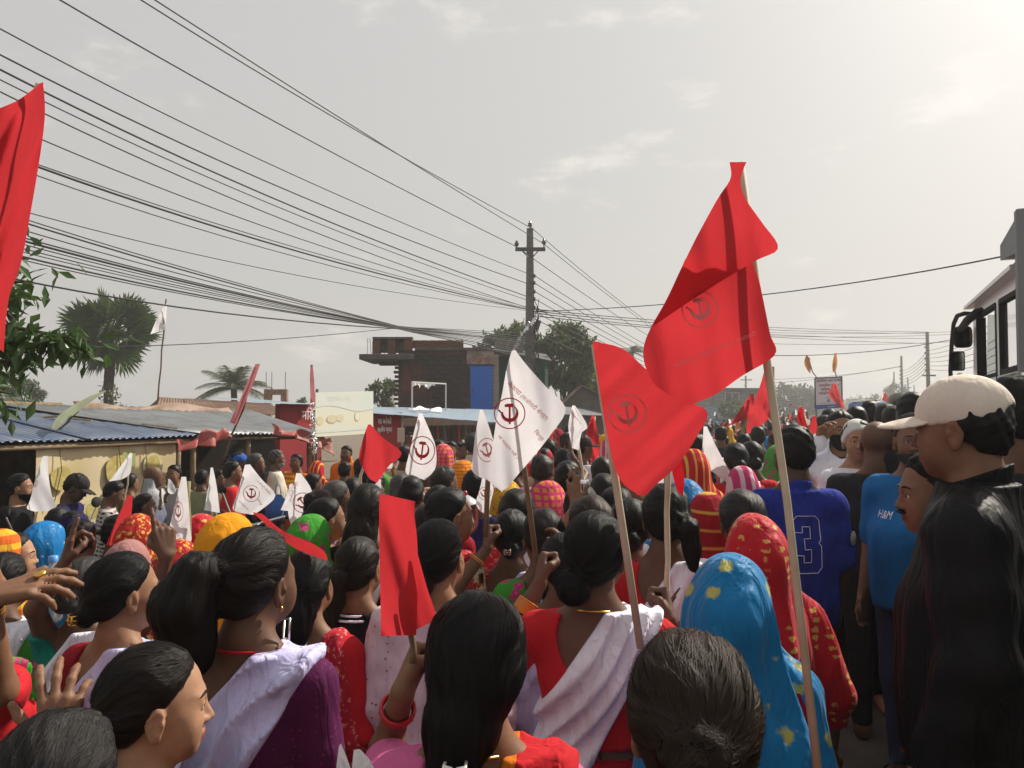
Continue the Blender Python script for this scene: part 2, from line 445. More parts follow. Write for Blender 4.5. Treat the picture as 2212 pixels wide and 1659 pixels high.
def cloth(name, c1, pattern=None, c2=None, scale=30.0, rough=.85, sheen=.0, c3=None, trans=0.0, width=.4, crease=.6):
    if name in MATS: return MATS[name]
    m = bpy.data.materials.new(name); m.use_nodes = True; t = m.node_tree; b = t.nodes['Principled BSDF']; L = t.links.new
    b.inputs['Roughness'].default_value = rough; b.inputs['Specular IOR Level'].default_value = .12; b.inputs['Sheen Weight'].default_value = sheen * .3; b.inputs['Sheen Roughness'].default_value = .5
    tcn = t.nodes.new('ShaderNodeTexCoord'); vec = tcn.outputs['Object']
    base = t.nodes.new('ShaderNodeMix'); base.data_type = 'RGBA'
    nz = t.nodes.new('ShaderNodeTexNoise'); nz.inputs['Scale'].default_value = 9; nz.inputs['Detail'].default_value = 6
    L(vec, nz.inputs['Vector']); L(nz.outputs[0], base.inputs[0])
    base.inputs[6].default_value = tuple(min(v * 1.12, 1) for v in c1) + (1,); base.inputs[7].default_value = tuple(v * .82 for v in c1) + (1,)
    col = base.outputs[2]
    def mixin(fac, cc, src):
        mx = t.nodes.new('ShaderNodeMix'); mx.data_type = 'RGBA'; L(fac, mx.inputs[0]); L(src, mx.inputs[6]); mx.inputs[7].default_value = tuple(cc) + (1,); return mx.outputs[2]
    def thr(src, a, b_):
        mr = t.nodes.new('ShaderNodeMapRange'); mr.inputs['From Min'].default_value = a; mr.inputs['From Max'].default_value = b_; L(src, mr.inputs[0]); return mr.outputs[0]
    def mapped(sx, sy, sz):
        mp_ = t.nodes.new('ShaderNodeMapping'); mp_.inputs['Scale'].default_value = (sx, sy, sz); L(vec, mp_.inputs[0]); return mp_.outputs[0]
    def vor(v_, sc, rnd=.6):
        vo = t.nodes.new('ShaderNodeTexVoronoi'); vo.inputs['Scale'].default_value = sc; vo.inputs['Randomness'].default_value = rnd; L(v_, vo.inputs['Vector']); return vo.outputs['Distance']
    def wave(ax_, sc, dist=.6):
        wv = t.nodes.new('ShaderNodeTexWave'); wv.bands_direction = ax_; wv.inputs['Scale'].default_value = sc; wv.inputs['Distortion'].default_value = dist; wv.inputs['Detail'].default_value = 1
        L(vec, wv.inputs['Vector']); return wv.outputs['Fac']
    if pattern in ('spots', 'dashes', 'floral'):      # hand-printed motifs are never perfectly round
        dn = t.nodes.new('ShaderNodeTexNoise'); dn.inputs['Scale'].default_value = scale * 3.2; dn.inputs['Detail'].default_value = 3; L(vec, dn.inputs['Vector'])
        dm = t.nodes.new('ShaderNodeVectorMath'); dm.operation = 'MULTIPLY_ADD'; dm.inputs[1].default_value = (.55 / scale,) * 3; L(dn.outputs['Color'], dm.inputs[0]); L(vec, dm.inputs[2]); vec0 = vec; vec = dm.outputs[0]
    if pattern == 'spots': col = mixin(thr(vor(vec, scale, .55), width, width - .12), c2, col)
    elif pattern == 'dashes': col = mixin(thr(vor(mapped(1, 1, 2.0), scale, .25), width, width - .08), c2, col)
    elif pattern == 'stripes': col = mixin(thr(wave('Z', scale), 1 - width, 1 - width + .08), c2, col)
    elif pattern == 'vstripes': col = mixin(thr(wave('X', scale), 1 - width, 1 - width + .08), c2, col)
    elif pattern == 'check':
        col = mixin(thr(wave('X', scale, 0), .62, .7), c2, col); col = mixin(thr(wave('Z', scale, 0), .62, .7), c2, col)
        if c3: col = mixin(thr(wave('Z', scale * 2, 0), .9, .95), c3, col)
    elif pattern == 'floral':
        d = vor(vec, scale, .9); col = mixin(thr(d, width, width - .08), c2, col)
        if c3: col = mixin(thr(d, width * .45, width * .45 - .06), c3, col)
        n3 = t.nodes.new('ShaderNodeTexNoise'); n3.inputs['Scale'].default_value = scale * 1.8; L(vec, n3.inputs['Vector']); col = mixin(thr(n3.outputs[0], .6, .66), c2, col)
    if pattern in ('spots', 'dashes', 'floral'): vec = vec0
    L(col, b.inputs['Base Color'])
    wv = t.nodes.new('ShaderNodeTexNoise'); wv.inputs['Scale'].default_value = 170; wv.inputs['Detail'].default_value = 3; L(vec, wv.inputs['Vector'])
    mpc = t.nodes.new('ShaderNodeMapping'); mpc.inputs['Scale'].default_value = (1.6, 1.6, .45); mpc.inputs['Rotation'].default_value = (.2, .5, .3); L(vec, mpc.inputs[0])
    n4 = t.nodes.new('ShaderNodeTexNoise'); n4.inputs['Scale'].default_value = 13; n4.inputs['Detail'].default_value = 2; n4.inputs['Distortion'].default_value = .7; L(mpc.outputs[0], n4.inputs['Vector'])
    ad = t.nodes.new('ShaderNodeMath'); ad.operation = 'MULTIPLY_ADD'; ad.inputs[1].default_value = .05; L(wv.outputs[0], ad.inputs[0]); L(n4.outputs[0], ad.inputs[2])
    bp = t.nodes.new('ShaderNodeBump'); bp.inputs['Strength'].default_value = crease; bp.inputs['Distance'].default_value = .022
    L(ad.outputs[0], bp.inputs['Height']); L(bp.outputs[0], b.inputs['Normal'])
    if trans:
        tr = t.nodes.new('ShaderNodeBsdfTranslucent'); L(col, tr.inputs[0]); ms = t.nodes.new('ShaderNodeMixShader'); ms.inputs[0].default_value = trans
        L(b.outputs[0], ms.inputs[1]); L(tr.outputs[0], ms.inputs[2]); L(ms.outputs[0], t.nodes['Material Output'].inputs[0])
    MATS[name] = m; return m

EYE = None
def eye_mat():
    global EYE
    if EYE: return EYE
    m = bpy.data.materials.new('eye'); m.use_nodes = True; t = m.node_tree; b = t.nodes['Principled BSDF']
    tcn = t.nodes.new('ShaderNodeTexCoord'); sp = t.nodes.new('ShaderNodeSeparateXYZ'); t.links.new(tcn.outputs['Object'], sp.inputs[0])
    mr = t.nodes.new('ShaderNodeMapRange'); mr.inputs['From Min'].default_value = .0092; mr.inputs['From Max'].default_value = .0098
    t.links.new(sp.outputs['Y'], mr.inputs[0]); mx = t.nodes.new('ShaderNodeMix'); mx.data_type = 'RGBA'
    mx.inputs[6].default_value = (.62, .56, .5, 1); mx.inputs[7].default_value = (.012, .007, .005, 1)
    t.links.new(mr.outputs[0], mx.inputs[0]); t.links.new(mx.outputs[2], b.inputs['Base Color']); b.inputs['Roughness'].default_value = .12
    EYE = m; return m
EYE_MESH = None
def eye_mesh():
    global EYE_MESH
    if EYE_MESH is None:
        bm = bmesh.new(); bmesh.ops.create_uvsphere(bm, u_segments=14, v_segments=10, radius=.0116)
        EYE_MESH = bpy.data.meshes.new('eye'); bm.to_mesh(EYE_MESH); bm.free(); EYE_MESH.materials.append(eye_mat())
        EYE_MESH.polygons.foreach_set('use_smooth', [True] * len(EYE_MESH.polygons))
    return EYE_MESH

# ------------------------------------------------------------------ a person
UPA, FOA = .262, .232
def person(loc, H, yaw=0.0, skin=1, male=False, wide=1.0, belly=0.0, head=(0, 0, 0), lean=0.0, arms=None, hair=('bun', 'black'), wear=(), res=(.011, .0055), face=False, low=True, label='', group=None, lipcol=True, strands=0, name='person', beard=None, keep_low=False):
    """arms: {'R': dict(to=world point of the wrist, hand=pose, z=finger direction (world), palm=palm normal (world), pole=elbow direction (local))}"""
    c, f = res
    s = H / 1.6
    root = empty(name, loc, yaw, s)
    tag(root, label, 'person', group)
    Mi = (Matrix.Translation(Vector(loc)) @ Matrix.Rotation(yaw, 4, 'Z') @ Matrix.Scale(s, 4)).inverted()
    Ri = Matrix.Rotation(-yaw, 3, 'Z')
    sw = .152 * wide * (1.1 if male else 1.0)
    J = {}; hands = []
    for k, sg in (('R', 1), ('L', -1)):
        S = Vector((sg * sw, -.012, 1.262)); sp = (arms or {}).get(k)
        if sp:
            W = Vector(sp['wl']) if 'wl' in sp else Mi @ Vector(sp['to'])
            El, W = ik(S, W, UPA, FOA, sp.get('pole', (sg * .6, -.3, -1)))
            zd = Ri @ Vector(sp['z']) if 'z' in sp else (W - El)
            pd = Ri @ Vector(sp['palm']) if 'palm' in sp else Vector((0, 1, 0))
            pose = sp.get('hand', 'fist')
        else:
            El = Vector((sg * (sw + .045), -.03, 1.005)); W = Vector((sg * (sw + .05), .045, .785)); zd = W - El; pd = Vector((-sg, .1, 0)); pose = 'hang'
        J[k] = (S, El, W)
        Rm = basis(zd, pd)
        flip = sg > 0
        hands.append((W, Rm, pose, flip, sp is not None))
    # frames
    hy, hp, hr = (R(a) for a in head)
    hpiv = Vector((0, -.005, 1.385)); RH = Matrix.Rotation(hy, 3, 'Z') @ Matrix.Rotation(hp, 3, 'X') @ Matrix.Rotation(hr, 3, 'Y')
    HF = Frame(hpiv + RH @ Vector((0, .012, .104)), RH)
    hc = HF.o
    # grid
    allp = [p for j in J.values() for p in j] + [h[0] + h[1] @ Vector((0, .03, .12)) for h in hands]
    extra = .06
    vw = .05 if any(q[0] == 'veil' for q in wear) else 0
    sk = .12 if any(q[0] == 'skirt' for q in wear) else 0
    lo = [min(-.24 - vw - sk * .6, min(p.x for p in allp) - .10), min(-.24 - vw, min(p.y for p in allp) - .10), (-.015 if low else .62)]
    hi = [max(.24 + vw + sk * .6, max(p.x for p in allp) + .10), max(.22 + sk * .5, max(p.y for p in allp) + .10), max(1.64, max(p.z for p in allp) + .09)]
    zx, zy, zz = [], [], [(.80, 1.36, c), (1.36, 2.2, f)]
    zx.append((hc.x - .115, hc.x + .115, f)); zy.append((hc.y - .14, hc.y + .13, f))
    if f < .009:
        for W, Rm, pose, flip, raised in hands:
            if raised:
                cc = W + Rm @ Vector((0, .02, .08)); hf = min(f, .0055)
                zx.append((cc.x - .10, cc.x + .10, hf)); zy.append((cc.y - .10, cc.y + .10, hf)); zz.append((cc.z - .10, cc.z + .12, hf))
    g = Grid([axis_lines(lo[0], hi[0], c, zx), axis_lines(lo[1], hi[1], c, zy), axis_lines(lo[2], hi[2], max(.028, c * 2), zz)])
    X, Y, Z = g.pts((slice(None),) * 3)
    # torso
    T = g.new()
    E = lambda cc, r, k=.05: put(g, T, 'ell', (cc, r), k)
    C = lambda a, b, r1, r2, k=.04: put(g, T, 'cap', (a, b, r1, r2), k)
    wd = wide
    E((0, -.005, 1.165), (.142 * wd * (1.08 if male else 1), .098 * (wd * .5 + .5), .16), .02)
    E((0, .008 + belly * .5, 1.0), (.128 * wd + belly * .5, .098 + belly, .15))
    E((0, -.008, .86), (.155 * wd, .116 * (wd * .5 + .5), .13), .06)
    C((-sw * .86, -.014, 1.262), (sw * .86, -.014, 1.262), .048, .048, .05)
    nr = .052 if male else .043
    for q in (-1, 1): C((q * .10, -.018, 1.285), (0, -.022, 1.375), .03, .04, .05)
    C((0, -.018, 1.29), tuple(HF.wp((0, -.022, -.055))), nr * 1.08, nr, .03)
    if not male:
        for q in (-1, 1): E((q * .068, .078, 1.155), (.055, .052, .058), .04)
    A = g.new()
    for k in ('R', 'L'):
        S, El, W = J[k]; b = 1.12 if male else 1.0
        put(g, A, 'cap', (S, El, .045 * b * (wd * .5 + .5), .034 * b), .02); put(g, A, 'cap', (El, W, .0355 * b, .0225 * b), .02)
    LG = g.new()
    if low:
        for q in (-1, 1):
            put(g, LG, 'cap', ((q * .08, 0, .84), (q * .09, .012, .45), .085, .052), .03); put(g, LG, 'cap', ((q * .09, .012, .45), (q * .09, -.02, .07), .05, .034), .03)
            put(g, LG, 'cap', ((q * .09, -.05, .035), (q * .095, .13, .022), .036, .024), .03)
    Hd = g.new(); add_head(g, Hd, HF, male, True, face or f < .008)
    HN = g.new()
    for W, Rm, pose, flip, raised in hands:
        fr = Frame(W, Rm @ Matrix(((-1, 0, 0), (0, 1, 0), (0, 0, 1))) if flip else Rm)
        for a_, b_, r1, r2 in hand_points(pose): put(g, HN, 'cap', (a_, b_, r1, r2), .006, fr, marg=.03)
    TA = smin(T, A, .035)
    B = smin(smin(TA, LG, .05), Hd, .02); B = smin(B, HN, .012)
    V, Q, ids = surfnet(B, g.ax)
    Vl = (V - np.array(HF.o)) @ np.array(RH)
    lips = ((np.abs(Vl[:, 0]) < .025) & (np.abs(Vl[:, 2] + .065) < .012 - .006 * np.abs(Vl[:, 0]) / .025) & (Vl[:, 1] > .07)).astype(np.float32) if (face and lipcol) else np.zeros(len(V), np.float32)
    cover = [g.new(1.0)]
    hx, hy_, hz_ = HF.loc(X, Y, Z)
    # hair
    if hair and hair[0] != 'bald':
        style, hcname = hair[0], hair[1]; hk = hair[2] if len(hair) > 2 else {}
        off = hk.get('off', .011 if not male else .009)
        crn = d_ell(hx, hy_, hz_, (0, -.014, .028), (.0745, .094, .084))
        if style not in ('short', 'buzz'):
            crn = smin(crn, d_ell(hx, hy_, hz_, (0, -.035, -.012), (.066, .07, .07)), .03)
        else:
            crn = smin(crn, d_ell(hx, hy_, hz_, (0, -.03, -.012), (.0685, .07, .065)), .03)
        pl = hk.get('line', 0.0 if male else .009)
        ra = .857 * hy_ - .514 * hz_ - (.0257 + pl)
        rb = .769 * hy_ - .641 * hz_ - .0006
        rb = smin(rb, (np.abs(hx) * -1 + .03) + 0 * hy_ + 0 * hz_, .02) if style == 'never' else rb
        reg = smax(ra, rb, .012)
        gp = Vector(hk.get('g', (0, -.095, .0)))
        a_ = gp.normalized(); e1 = a_.cross(Vector((0, 0, 1))).normalized() if abs(a_.z) < .95 else Vector((1, 0, 0)); e2 = a_.cross(e1)
        al = hx * a_.x + hy_ * a_.y + hz_ * a_.z; u1 = hx * e1.x + hy_ * e1.y + hz_ * e1.z; u2 = hx * e2.x + hy_ * e2.y + hz_ * e2.z
        ang = np.arctan2(u1, u2)
        sd_ = int(abs(loc[0]) * 1000 + abs(loc[1]) * 77) % 997
        if style in ('short', 'buzz'):
            lump = .0045 * wob(hx, hy_, hz_, 150, sd_) + .004 * wob(hx, hy_, hz_, 60, sd_ + 1)
            top = np.clip((hz_ - .05) / .06, 0, 1) * hk.get('top', .010)
            ramp = np.clip(-reg / .022, .1, 1); rag_ = .004 * wob(hx, hy_, hz_, 190, sd_ + 3)
            HRf = smax(crn - (off * .55 + lump + top) * ramp, reg + rag_, .006)
        else:
            ah = ang + .25 * np.sin(al * 35)
            part = hk.get('part', .006) * np.exp(-(hx / .005) ** 2) * np.clip((hy_ + .03) / .05, 0, 1) * np.clip((hz_ - .02) / .04, 0, 1)
            lump = .0012 * np.sin(ah * 23 + sd_) + .0010 * np.sin(ah * 41) + .0022 * np.sin(ah * 7 + sd_ * 1.3) - part
            ramp = np.clip(-reg / .035, .12, 1)
            HRf = smax(crn - (off + lump) * ramp, reg + .0012 * np.sin(ah * 31 + sd_), .006)
            Hh = g.new()
            if style == 'bun':
                bc = Vector(hk.get('c', (0, -.118, -.038))); br = hk.get('r', .043)
                dx = hx - bc.x; dy = hy_ - bc.y; dz = hz_ - bc.z
                sp_ = np.arctan2(dx, dz); rr = np.sqrt(dx * dx + dz * dz + 1e-6)
                bun = d_ell(hx, hy_, hz_, tuple(bc), (br * 1.08, br * .85, br)) - .0035 * np.sin(sp_ * 2 + rr * 190) - .0015 * np.sin(sp_ * 9 + rr * 60)
                HRf = smin(HRf, bun, .014)
            elif style in ('pony', 'braid', 'lowpony', 'long'):
                pts = hk.get('pts', {'pony': [(0, -.085, .045), (0, -.15, .04), (.0, -.185, -.03), (0, -.18, -.13), (0, -.15, -.21)],
                                     'lowpony': [(0, -.09, -.045), (0, -.125, -.08), (0, -.13, -.16), (0, -.115, -.27)],
                                     'braid': [(0, -.09, -.05), (0, -.12, -.09), (0, -.125, -.19), (0, -.11, -.30), (0, -.10, -.38)],
                                     'long': [(0, -.07, .0), (0, -.10, -.08), (0, -.125, -.18), (0, -.13, -.30), (0, -.12, -.42)]}[style])
                rad = hk.get('rad', {'pony': [.024, .036, .045, .038, .015], 'lowpony': [.026, .032, .036, .016], 'braid': [.024, .026, .025, .02, .010], 'long': [.07, .068, .066, .06, .03]}[style])
                P = g.new()
                for i in range(len(pts) - 1): put(g, P, 'cap', (pts[i], pts[i + 1], rad[i], rad[i + 1]), .02, HF, marg=.05)
                if style == 'braid': P = P - .006 * np.abs(np.sin(hz_ * 75 + hx * 30)) + .002
                else:
                    P = P - .0022 * np.sin(hx * 260 + 2.2 * np.sin(hz_ * 16)) - .0018 * np.sin(hy_ * 210 + hz_ * 12)
                HRf = smin(HRf, P.astype(np.float32), .02)
        HRf = np.maximum(HRf, -(hz_ + .9)) if False else HRf
        Hv, Hq, Hi = surfnet(HRf.astype(np.float32), g.ax)
        if len(Hv):
            Hv, Hq, Hi = drop_inside(Hv, Hq, Hi, B, -.005)
            L_ = (Hv - np.array(HF.o)) @ np.array(RH)
            al = L_ @ np.array(a_); p1 = L_ @ np.array(e1); p2 = L_ @ np.array(e2); an = np.arctan2(p1, p2)
            st = np.stack([np.cos(an) * 9, np.sin(an) * 9, al * 60], 1)
            tail = (L_[:, 2] < -.07) | (L_[:, 1] < -.125)
            if style != 'bun':
                st[tail] = np.stack([L_[tail, 0] * 110, L_[tail, 1] * 110, L_[tail, 2] * 40], 1)
            else:
                dd = L_[tail] - np.array(bc); q_ = np.arctan2(dd[:, 0], dd[:, 2]); r_ = np.hypot(dd[:, 0], dd[:, 2])
                st[tail] = np.stack([r_ * 260 + q_ * 2, dd[:, 1] * 200, q_ * 8], 1)
            nT = np.zeros((0, 4), int)
            if strands:
                bv = BVHTree.FromPolygons([tuple(v) for v in Hv], [tuple(q) for q in Hq])
                rs = np.random.default_rng(sd_); sv = []; sf = []; sa = []
                gw = HF.wp(gp * 1.15)
                for i in range(strands):
                    p = Vector(Hv[rs.integers(len(Hv))]); lift = rs.uniform(.0002, .0018) if rs.random() < .94 else rs.uniform(.003, .009)
                    pl_ = (np.array(p) - np.array(HF.o)) @ np.array(RH)
                    tailp = pl_[2] < -.07 or pl_[1] < -.125
                    wdt = rs.uniform(.0004, .0009) * (1.0 if lift < .0025 else .45) * (1.0 if strands > 1500 else 1.6); b0 = len(sv); ns = 6; sc_ = rs.uniform(0, 50)
                    n0 = Vector((rs.normal(), rs.normal(), rs.normal())) * .25
                    drift = Vector((rs.normal(), rs.normal(), rs.normal())) * .10
                    for j in range(ns):
                        hit = bv.find_nearest(p)
                        if hit[0] is None: break
                        q, nn = hit[0], hit[1]
                        if (gw - q).length < .02: break
                        d_ = ((RH @ Vector((0, 1, 0))).cross(q - HF.wp(bc))).normalized() + drift if (tailp and style == 'bun') else (Vector((0, -.15, -1)) if (tailp and style != 'bun') else ((gw - q) if style not in ('short', 'buzz') else (Vector((0, .4, -.5)) + n0 * 2 + nn * .5))).normalized() + drift; d_ = (d_ - nn * d_.dot(nn))
                        d_ = d_.normalized() if d_.length > 1e-5 else Vector((0, 0, -1))
                        sde = d_.cross(nn + n0 * .5).normalized(); pc = q + nn * lift * math.sin(PI * (j + .4) / (ns)) + nn * .0004
                        sv += [pc - sde * wdt, pc + sde * wdt]; sa += [(sc_, j * .3, 0), (sc_ + .3, j * .3, 0)]
                        p = q + d_ * .0145
                    k_ = (len(sv) - b0) // 2
                    for j in range(k_ - 1): sf.append((b0 + 2 * j, b0 + 2 * j + 1, b0 + 2 * j + 3, b0 + 2 * j + 2))
                if sv:
                    n0_ = len(Hv); Hv = np.concatenate([Hv, np.array([tuple(v) for v in sv], np.float32)]); Hq = np.concatenate([Hq, np.array(sf) + n0_]); st = np.concatenate([st, np.array(sa)])
            mesh_np('hair', Hv, Hq, HAIR[hcname], root, attrs={'strand': ('FLOAT_VECTOR', st)})
        HB = np.minimum(B, HRf); cover[0] = np.minimum(cover[0], HRf + .002)
    else: HB = B
    # clothes
    upw = smin(T, A, .03)
    def sleeve(fr_, r_add):
        F = g.new()
        for k in ('R', 'L'):
            S, El, W = J[k]; b = 1.12 if male else 1.0
            e = min(fr_, 1.0); P = S.lerp(El, e); r0 = .046 * b * (wd * .5 + .5)
            put(g, F, 'cap', (S, P, r0 + r_add, (r0 + (.034 * b - r0) * e) + r_add), .02)
            if fr_ > 1: put(g, F, 'cap', (El, El.lerp(W, fr_ - 1), .035 * b + r_add, .0235 * b + r_add * .8 + .004), .02)
        return F
    def emit(nm, F, m, thr=-.004, Fb=None, label_=None):
        Vc, Qc, ic = surfnet(F.astype(np.float32), g.ax)
        if len(Vc) == 0: return None
        Vc, Qc, ic = drop_inside(Vc, Qc, ic, B if Fb is None else Fb, thr)
        if len(Qc) == 0: return None
        if nm in ('blouse', 'shirt') and any(q[0] == 'veil' for q in wear): zc_hide = True
        else: zc_hide = False
        if nm not in ('beard', 'moustache', 'face_mask', 'cap'): cover[0] = np.minimum(cover[0], F)
        zc = (1.02 if (loc[1] > 2.6 and nm != 'skirt') else .9) if nm not in ('football_shirt', 't_shirt', 'jacket', 'tunic') else .72
        cl_ = np.where(Vc[:, 2] < zc, .055, 0.0) if not keep_low else np.where(Vc[:, 2] < .75, .022, 0.0)
        if zc_hide: cl_ = np.where(Vc[:, 1] < .02, .045, np.maximum(cl_, .0))
        if nm == 'skirt': cl_ = np.full(len(Vc), .055)
        if (cl_ > 0).any():
            V2, Q2, T2, _ = cluster(Vc, Qc, cl_); o = mesh_np(nm, V2, Q2, m, root, tris=T2)
        else: o = mesh_np(nm, Vc, Qc, m, root)
        if label_: o['label'] = label_
        return o
    sdn = int(abs(loc[0]) * 991 + loc[1] * 313) % 9973
    for it in wear:
        kind, m = it[0], it[1]; kw = it[2] if len(it) > 2 else {}
        if kind == 'top':
            off = kw.get('off', .010); slv = kw.get('sleeve', .55); bot = kw.get('bottom', .98); fa = kw.get('fold', .0035)
            F = smin(T - off, sleeve(slv, off + kw.get('puff', .003)), .03)
            fo = wob(X, Y, Z, 34, sdn) * .6 + np.sin(Z * 46 + 9 * X + 2.2 * np.sin(11 * X + 9 * Y + sdn)) * .5 + wob(X, Y, Z, 75, sdn + 4) * .3
            F = F - fa * fo
            F = np.maximum(F, bot - Z)
            if kw.get('loose'): # fabric hanging straight from the chest
                hh = d_ell(X, Y, Z * 0 + 1.1, (0, .01 + belly * .6, 1.1), (.152 * wd + kw['loose'], .112 + belly + kw['loose'], .4)) + .0 * Z
                hh = np.maximum(smax(hh - fa * 2.0 * np.sin(np.arctan2(X, Y) * 9 + 3 * Z), Z - 1.14, .10), bot - Z)
                F = np.maximum(smin(F, hh, .07), bot - Z)
            for cc, r in kw.get('cut', [((0, .0, 1.405), (.078, .10, .085))]):
                F = np.maximum(F, -d_ell(X, Y, Z, cc, r))
            F = np.maximum(F, Z - kw.get('neck', 1.332))
            if kw.get('collar'):
                nk = d_cap(X, Y, Z, (0, -.02, 1.30), (0, -.01, 1.40), nr + .018, nr + kw.get('flare', .022))
                F = np.minimum(F, np.maximum(np.maximum(nk, 1.295 - Z), Z - kw['collar'] - .02 * Y / .05 * -1))
            if kw.get('strap'):
                pass
            emit(kw.get('name', 'blouse'), F, m)
        elif kind == 'shawl':
            sg = kw.get('side', 1); off = kw.get('off', .027)
            bx = kw.get('x', .10); sl_ = kw.get('slope', .60)     # passes x=bx at the shoulder and leans to the other hip
            n_ = np.array([1.0, -sl_]); n_ /= np.linalg.norm(n_)
            sc_ = n_[0] * (X * sg - bx) + n_[1] * (Z - 1.30)
            wdt = kw.get('w', .055) + kw.get('fan', .10) * np.clip(1.30 - Z, 0, .6) + .006 * wob(X, Y, Z, 16, sdn + 8)
            back = kw.get('both', True)
            wv_ = 1.6 * wob(X, Y, Z, 9, sdn + 5); foldp = (1 - 1.7 * np.abs(np.sin(sc_ * 52 + wv_ * 2.0 + sdn))) * 1.1 + np.sin(sc_ * 120 + 3 * wv_) * .25 * (wob(X, Y, Z, 12, sdn) + .4) + wob(X, Y, Z, 24, sdn + 2) * .4
            F = smin(T, A - .006, .04) - off - kw.get('fold', .0055) * 1.35 * foldp
            F = smax(F, np.abs(sc_) - wdt, .012); F = np.maximum(F, kw.get('bottom', .84) - Z)
            F = np.maximum(F, Z - 1.345)
            if not back: F = np.maximum(F, Y - .05)
            emit(kw.get('name', 'shawl'), F, m, thr=-.02, Fb=smin(T, A, .03))
        elif kind == 'drape':     # cloth laid over both shoulders
            off = kw.get('off', .022); F = smin(T, A - .004, .05) - off
            fo = np.sin(np.arctan2(X, Y + .001) * 10 + 3 * np.sin(Z * 9 + sdn)) * .6 + wob(X, Y, Z, 30, sdn) * .6
            F = F - kw.get('fold', .006) * fo
            F = np.maximum(np.maximum(F, kw.get('bottom', .9) - Z), -d_ell(X, Y, Z, (0, .03, 1.40), (.072, .085, .085)))
            emit(kw.get('name', 'shawl'), F, m)
        elif kind == 'veil':
            off = kw.get('off', .014); fl = kw.get('flare', .0); bot = kw.get('bottom', .85); amp = kw.get('fold', .006)
            hd = d_ell(hx, hy_, hz_, (0, -.014, .026), (.076, .098, .086))
            if kw.get('bun', .02): hd = smin(hd, d_ell(hx, hy_, hz_, (0, -.095, -.02), (.045, .035, .05)), .05)
            nk = d_cap(X, Y, Z, tuple(HF.wp((0, -.03, -.03))), (0, -.045, 1.2), .075, .13)
            F = smin(hd - off, nk - off, .06)
            F = smin(F, smin(T, A - .004, .03) - off - .006, .07)
            if fl: F = smin(F, d_cap(X, Y * 1.25, Z, (0, -.03, 1.42), (0, -.05, .85), .085, .16 + fl), .06)
            an_ = np.arctan2(X, -(Y + .0) + 1e-4); dn = np.clip((1.60 - Z) / .30, 0.08, 1.35)
            wv_ = wob(X, Y, Z, 7, sdn + 3)
            pl1 = 1 - 1.7 * np.abs(np.sin(an_ * 2.6 + 1.3 * wv_ + sdn)); pl2 = np.sin(an_ * 11 + 3.0 * wv_ + 2 * np.sin(Z * 5))
            fo = (pl1 * .9 + pl2 * .35) * dn + wob(X, Y, Z, 20, sdn) * .55
            F = F - amp * 1.9 * fo
            front = kw.get('front', .045)
            F = smax(F, np.where(Z > 1.33, hy_ - front - .25 * np.clip(hz_, -.05, .1), Y - .03 - .35 * np.clip(1.33 - Z, 0, .2)), .01)
            F = np.maximum(F, bot - Z + .03 * np.sin(an_ * 3))
            emit('veil', F, m, thr=-.01, Fb=HB)
        elif kind == 'skirt':
            zt = kw.get('top', .96)
            an_ = np.arctan2(X, Y + 1e-4)
            F = np.sqrt((X * .92) ** 2 + (Y + .0) ** 2) - (.128 * wd + kw.get('flare', .12) * np.clip(zt - Z, 0, 1) + .008 * np.sin(an_ * 14 + 2 * np.sin(Z * 4)) * np.clip((zt - Z) * 2, 0, 1))
            F = smin(F, T - .012, .03); F = np.maximum(np.maximum(F, Z - zt), .05 - Z)
            emit(kw.get('name', 'skirt'), F, m)
        elif kind == 'trousers':
            F = smin(LG, T, .04) - .016 - .004 * wob(X, Y, Z, 30, sdn); F = np.maximum(np.maximum(F, Z - kw.get('top', .96)), .06 - Z)
            emit('trousers', F, m)
        elif kind == 'shoes':
            F = np.maximum(LG - .008, Z - .05 - .04 * (Y < 0)); emit('sandals', F, m)
        elif kind == 'cap':
            F = smax(d_ell(hx, hy_, hz_, (0, -.012, .036), (.083, .104, .088)), (.012 - hz_) * .97 - .10 * hy_, .006)
            F = F + .0012 * np.exp(-(np.sin(3 * np.arctan2(hx, hy_ + .012)) / .05) ** 2)
            F = np.maximum(F, -d_ell(hx, hy_, hz_, (0, -.118, .030), (.040, .05, .017))) if kw.get('hole', False) else F
            cp = emit('cap', F, m, thr=-.03)
            br = d_ell(hx, hy_, hz_ + (hx * hx) * 3.2 + .12 * (hy_ - .09), (0, .085, .024), (.074, .098, .010)); br = np.maximum(br, .045 - hy_)
            bb = surfnet(smax(br, -(d_ell(hx, hy_, hz_, (0, -.012, .036), (.079, .1, .088))), .002).astype(np.float32), g.ax)
            if len(bb[1]): o = mesh_np('cap_bill', bb[0], bb[1], kw.get('bill', m), root); o.parent = cp or root
            bt = MB().lathe([(0, .006), (.006, .0045), (.008, 0)], 10, Matrix.Translation(HF.wp((0, -.012, .1235))) @ RH.to_4x4())
            bt.build('cap_button', m, cp or root, smooth=True)
        elif kind == 'headscarf':
            hd = d_ell(hx, hy_, hz_, (0, -.014, .026), (.078, .099, .088)) - .008 - .004 * np.sin(hz_ * 60 + hx * 25)
            F = smax(hd, .78 * hy_ - .62 * hz_ - .018, .008)
            tl = d_cap(X, Y, Z, tuple(HF.wp((-.03, -.07, -.02))), (.05, -.12, 1.05), .055, .10); F = smin(F, tl, .05)
            emit('headscarf', F, m, thr=-.012, Fb=HB)
        elif kind == 'mask':
            F = smax(Hd - .006, np.maximum(hz_ + .022, .012 - hy_), .004); emit('face_mask', F, m)
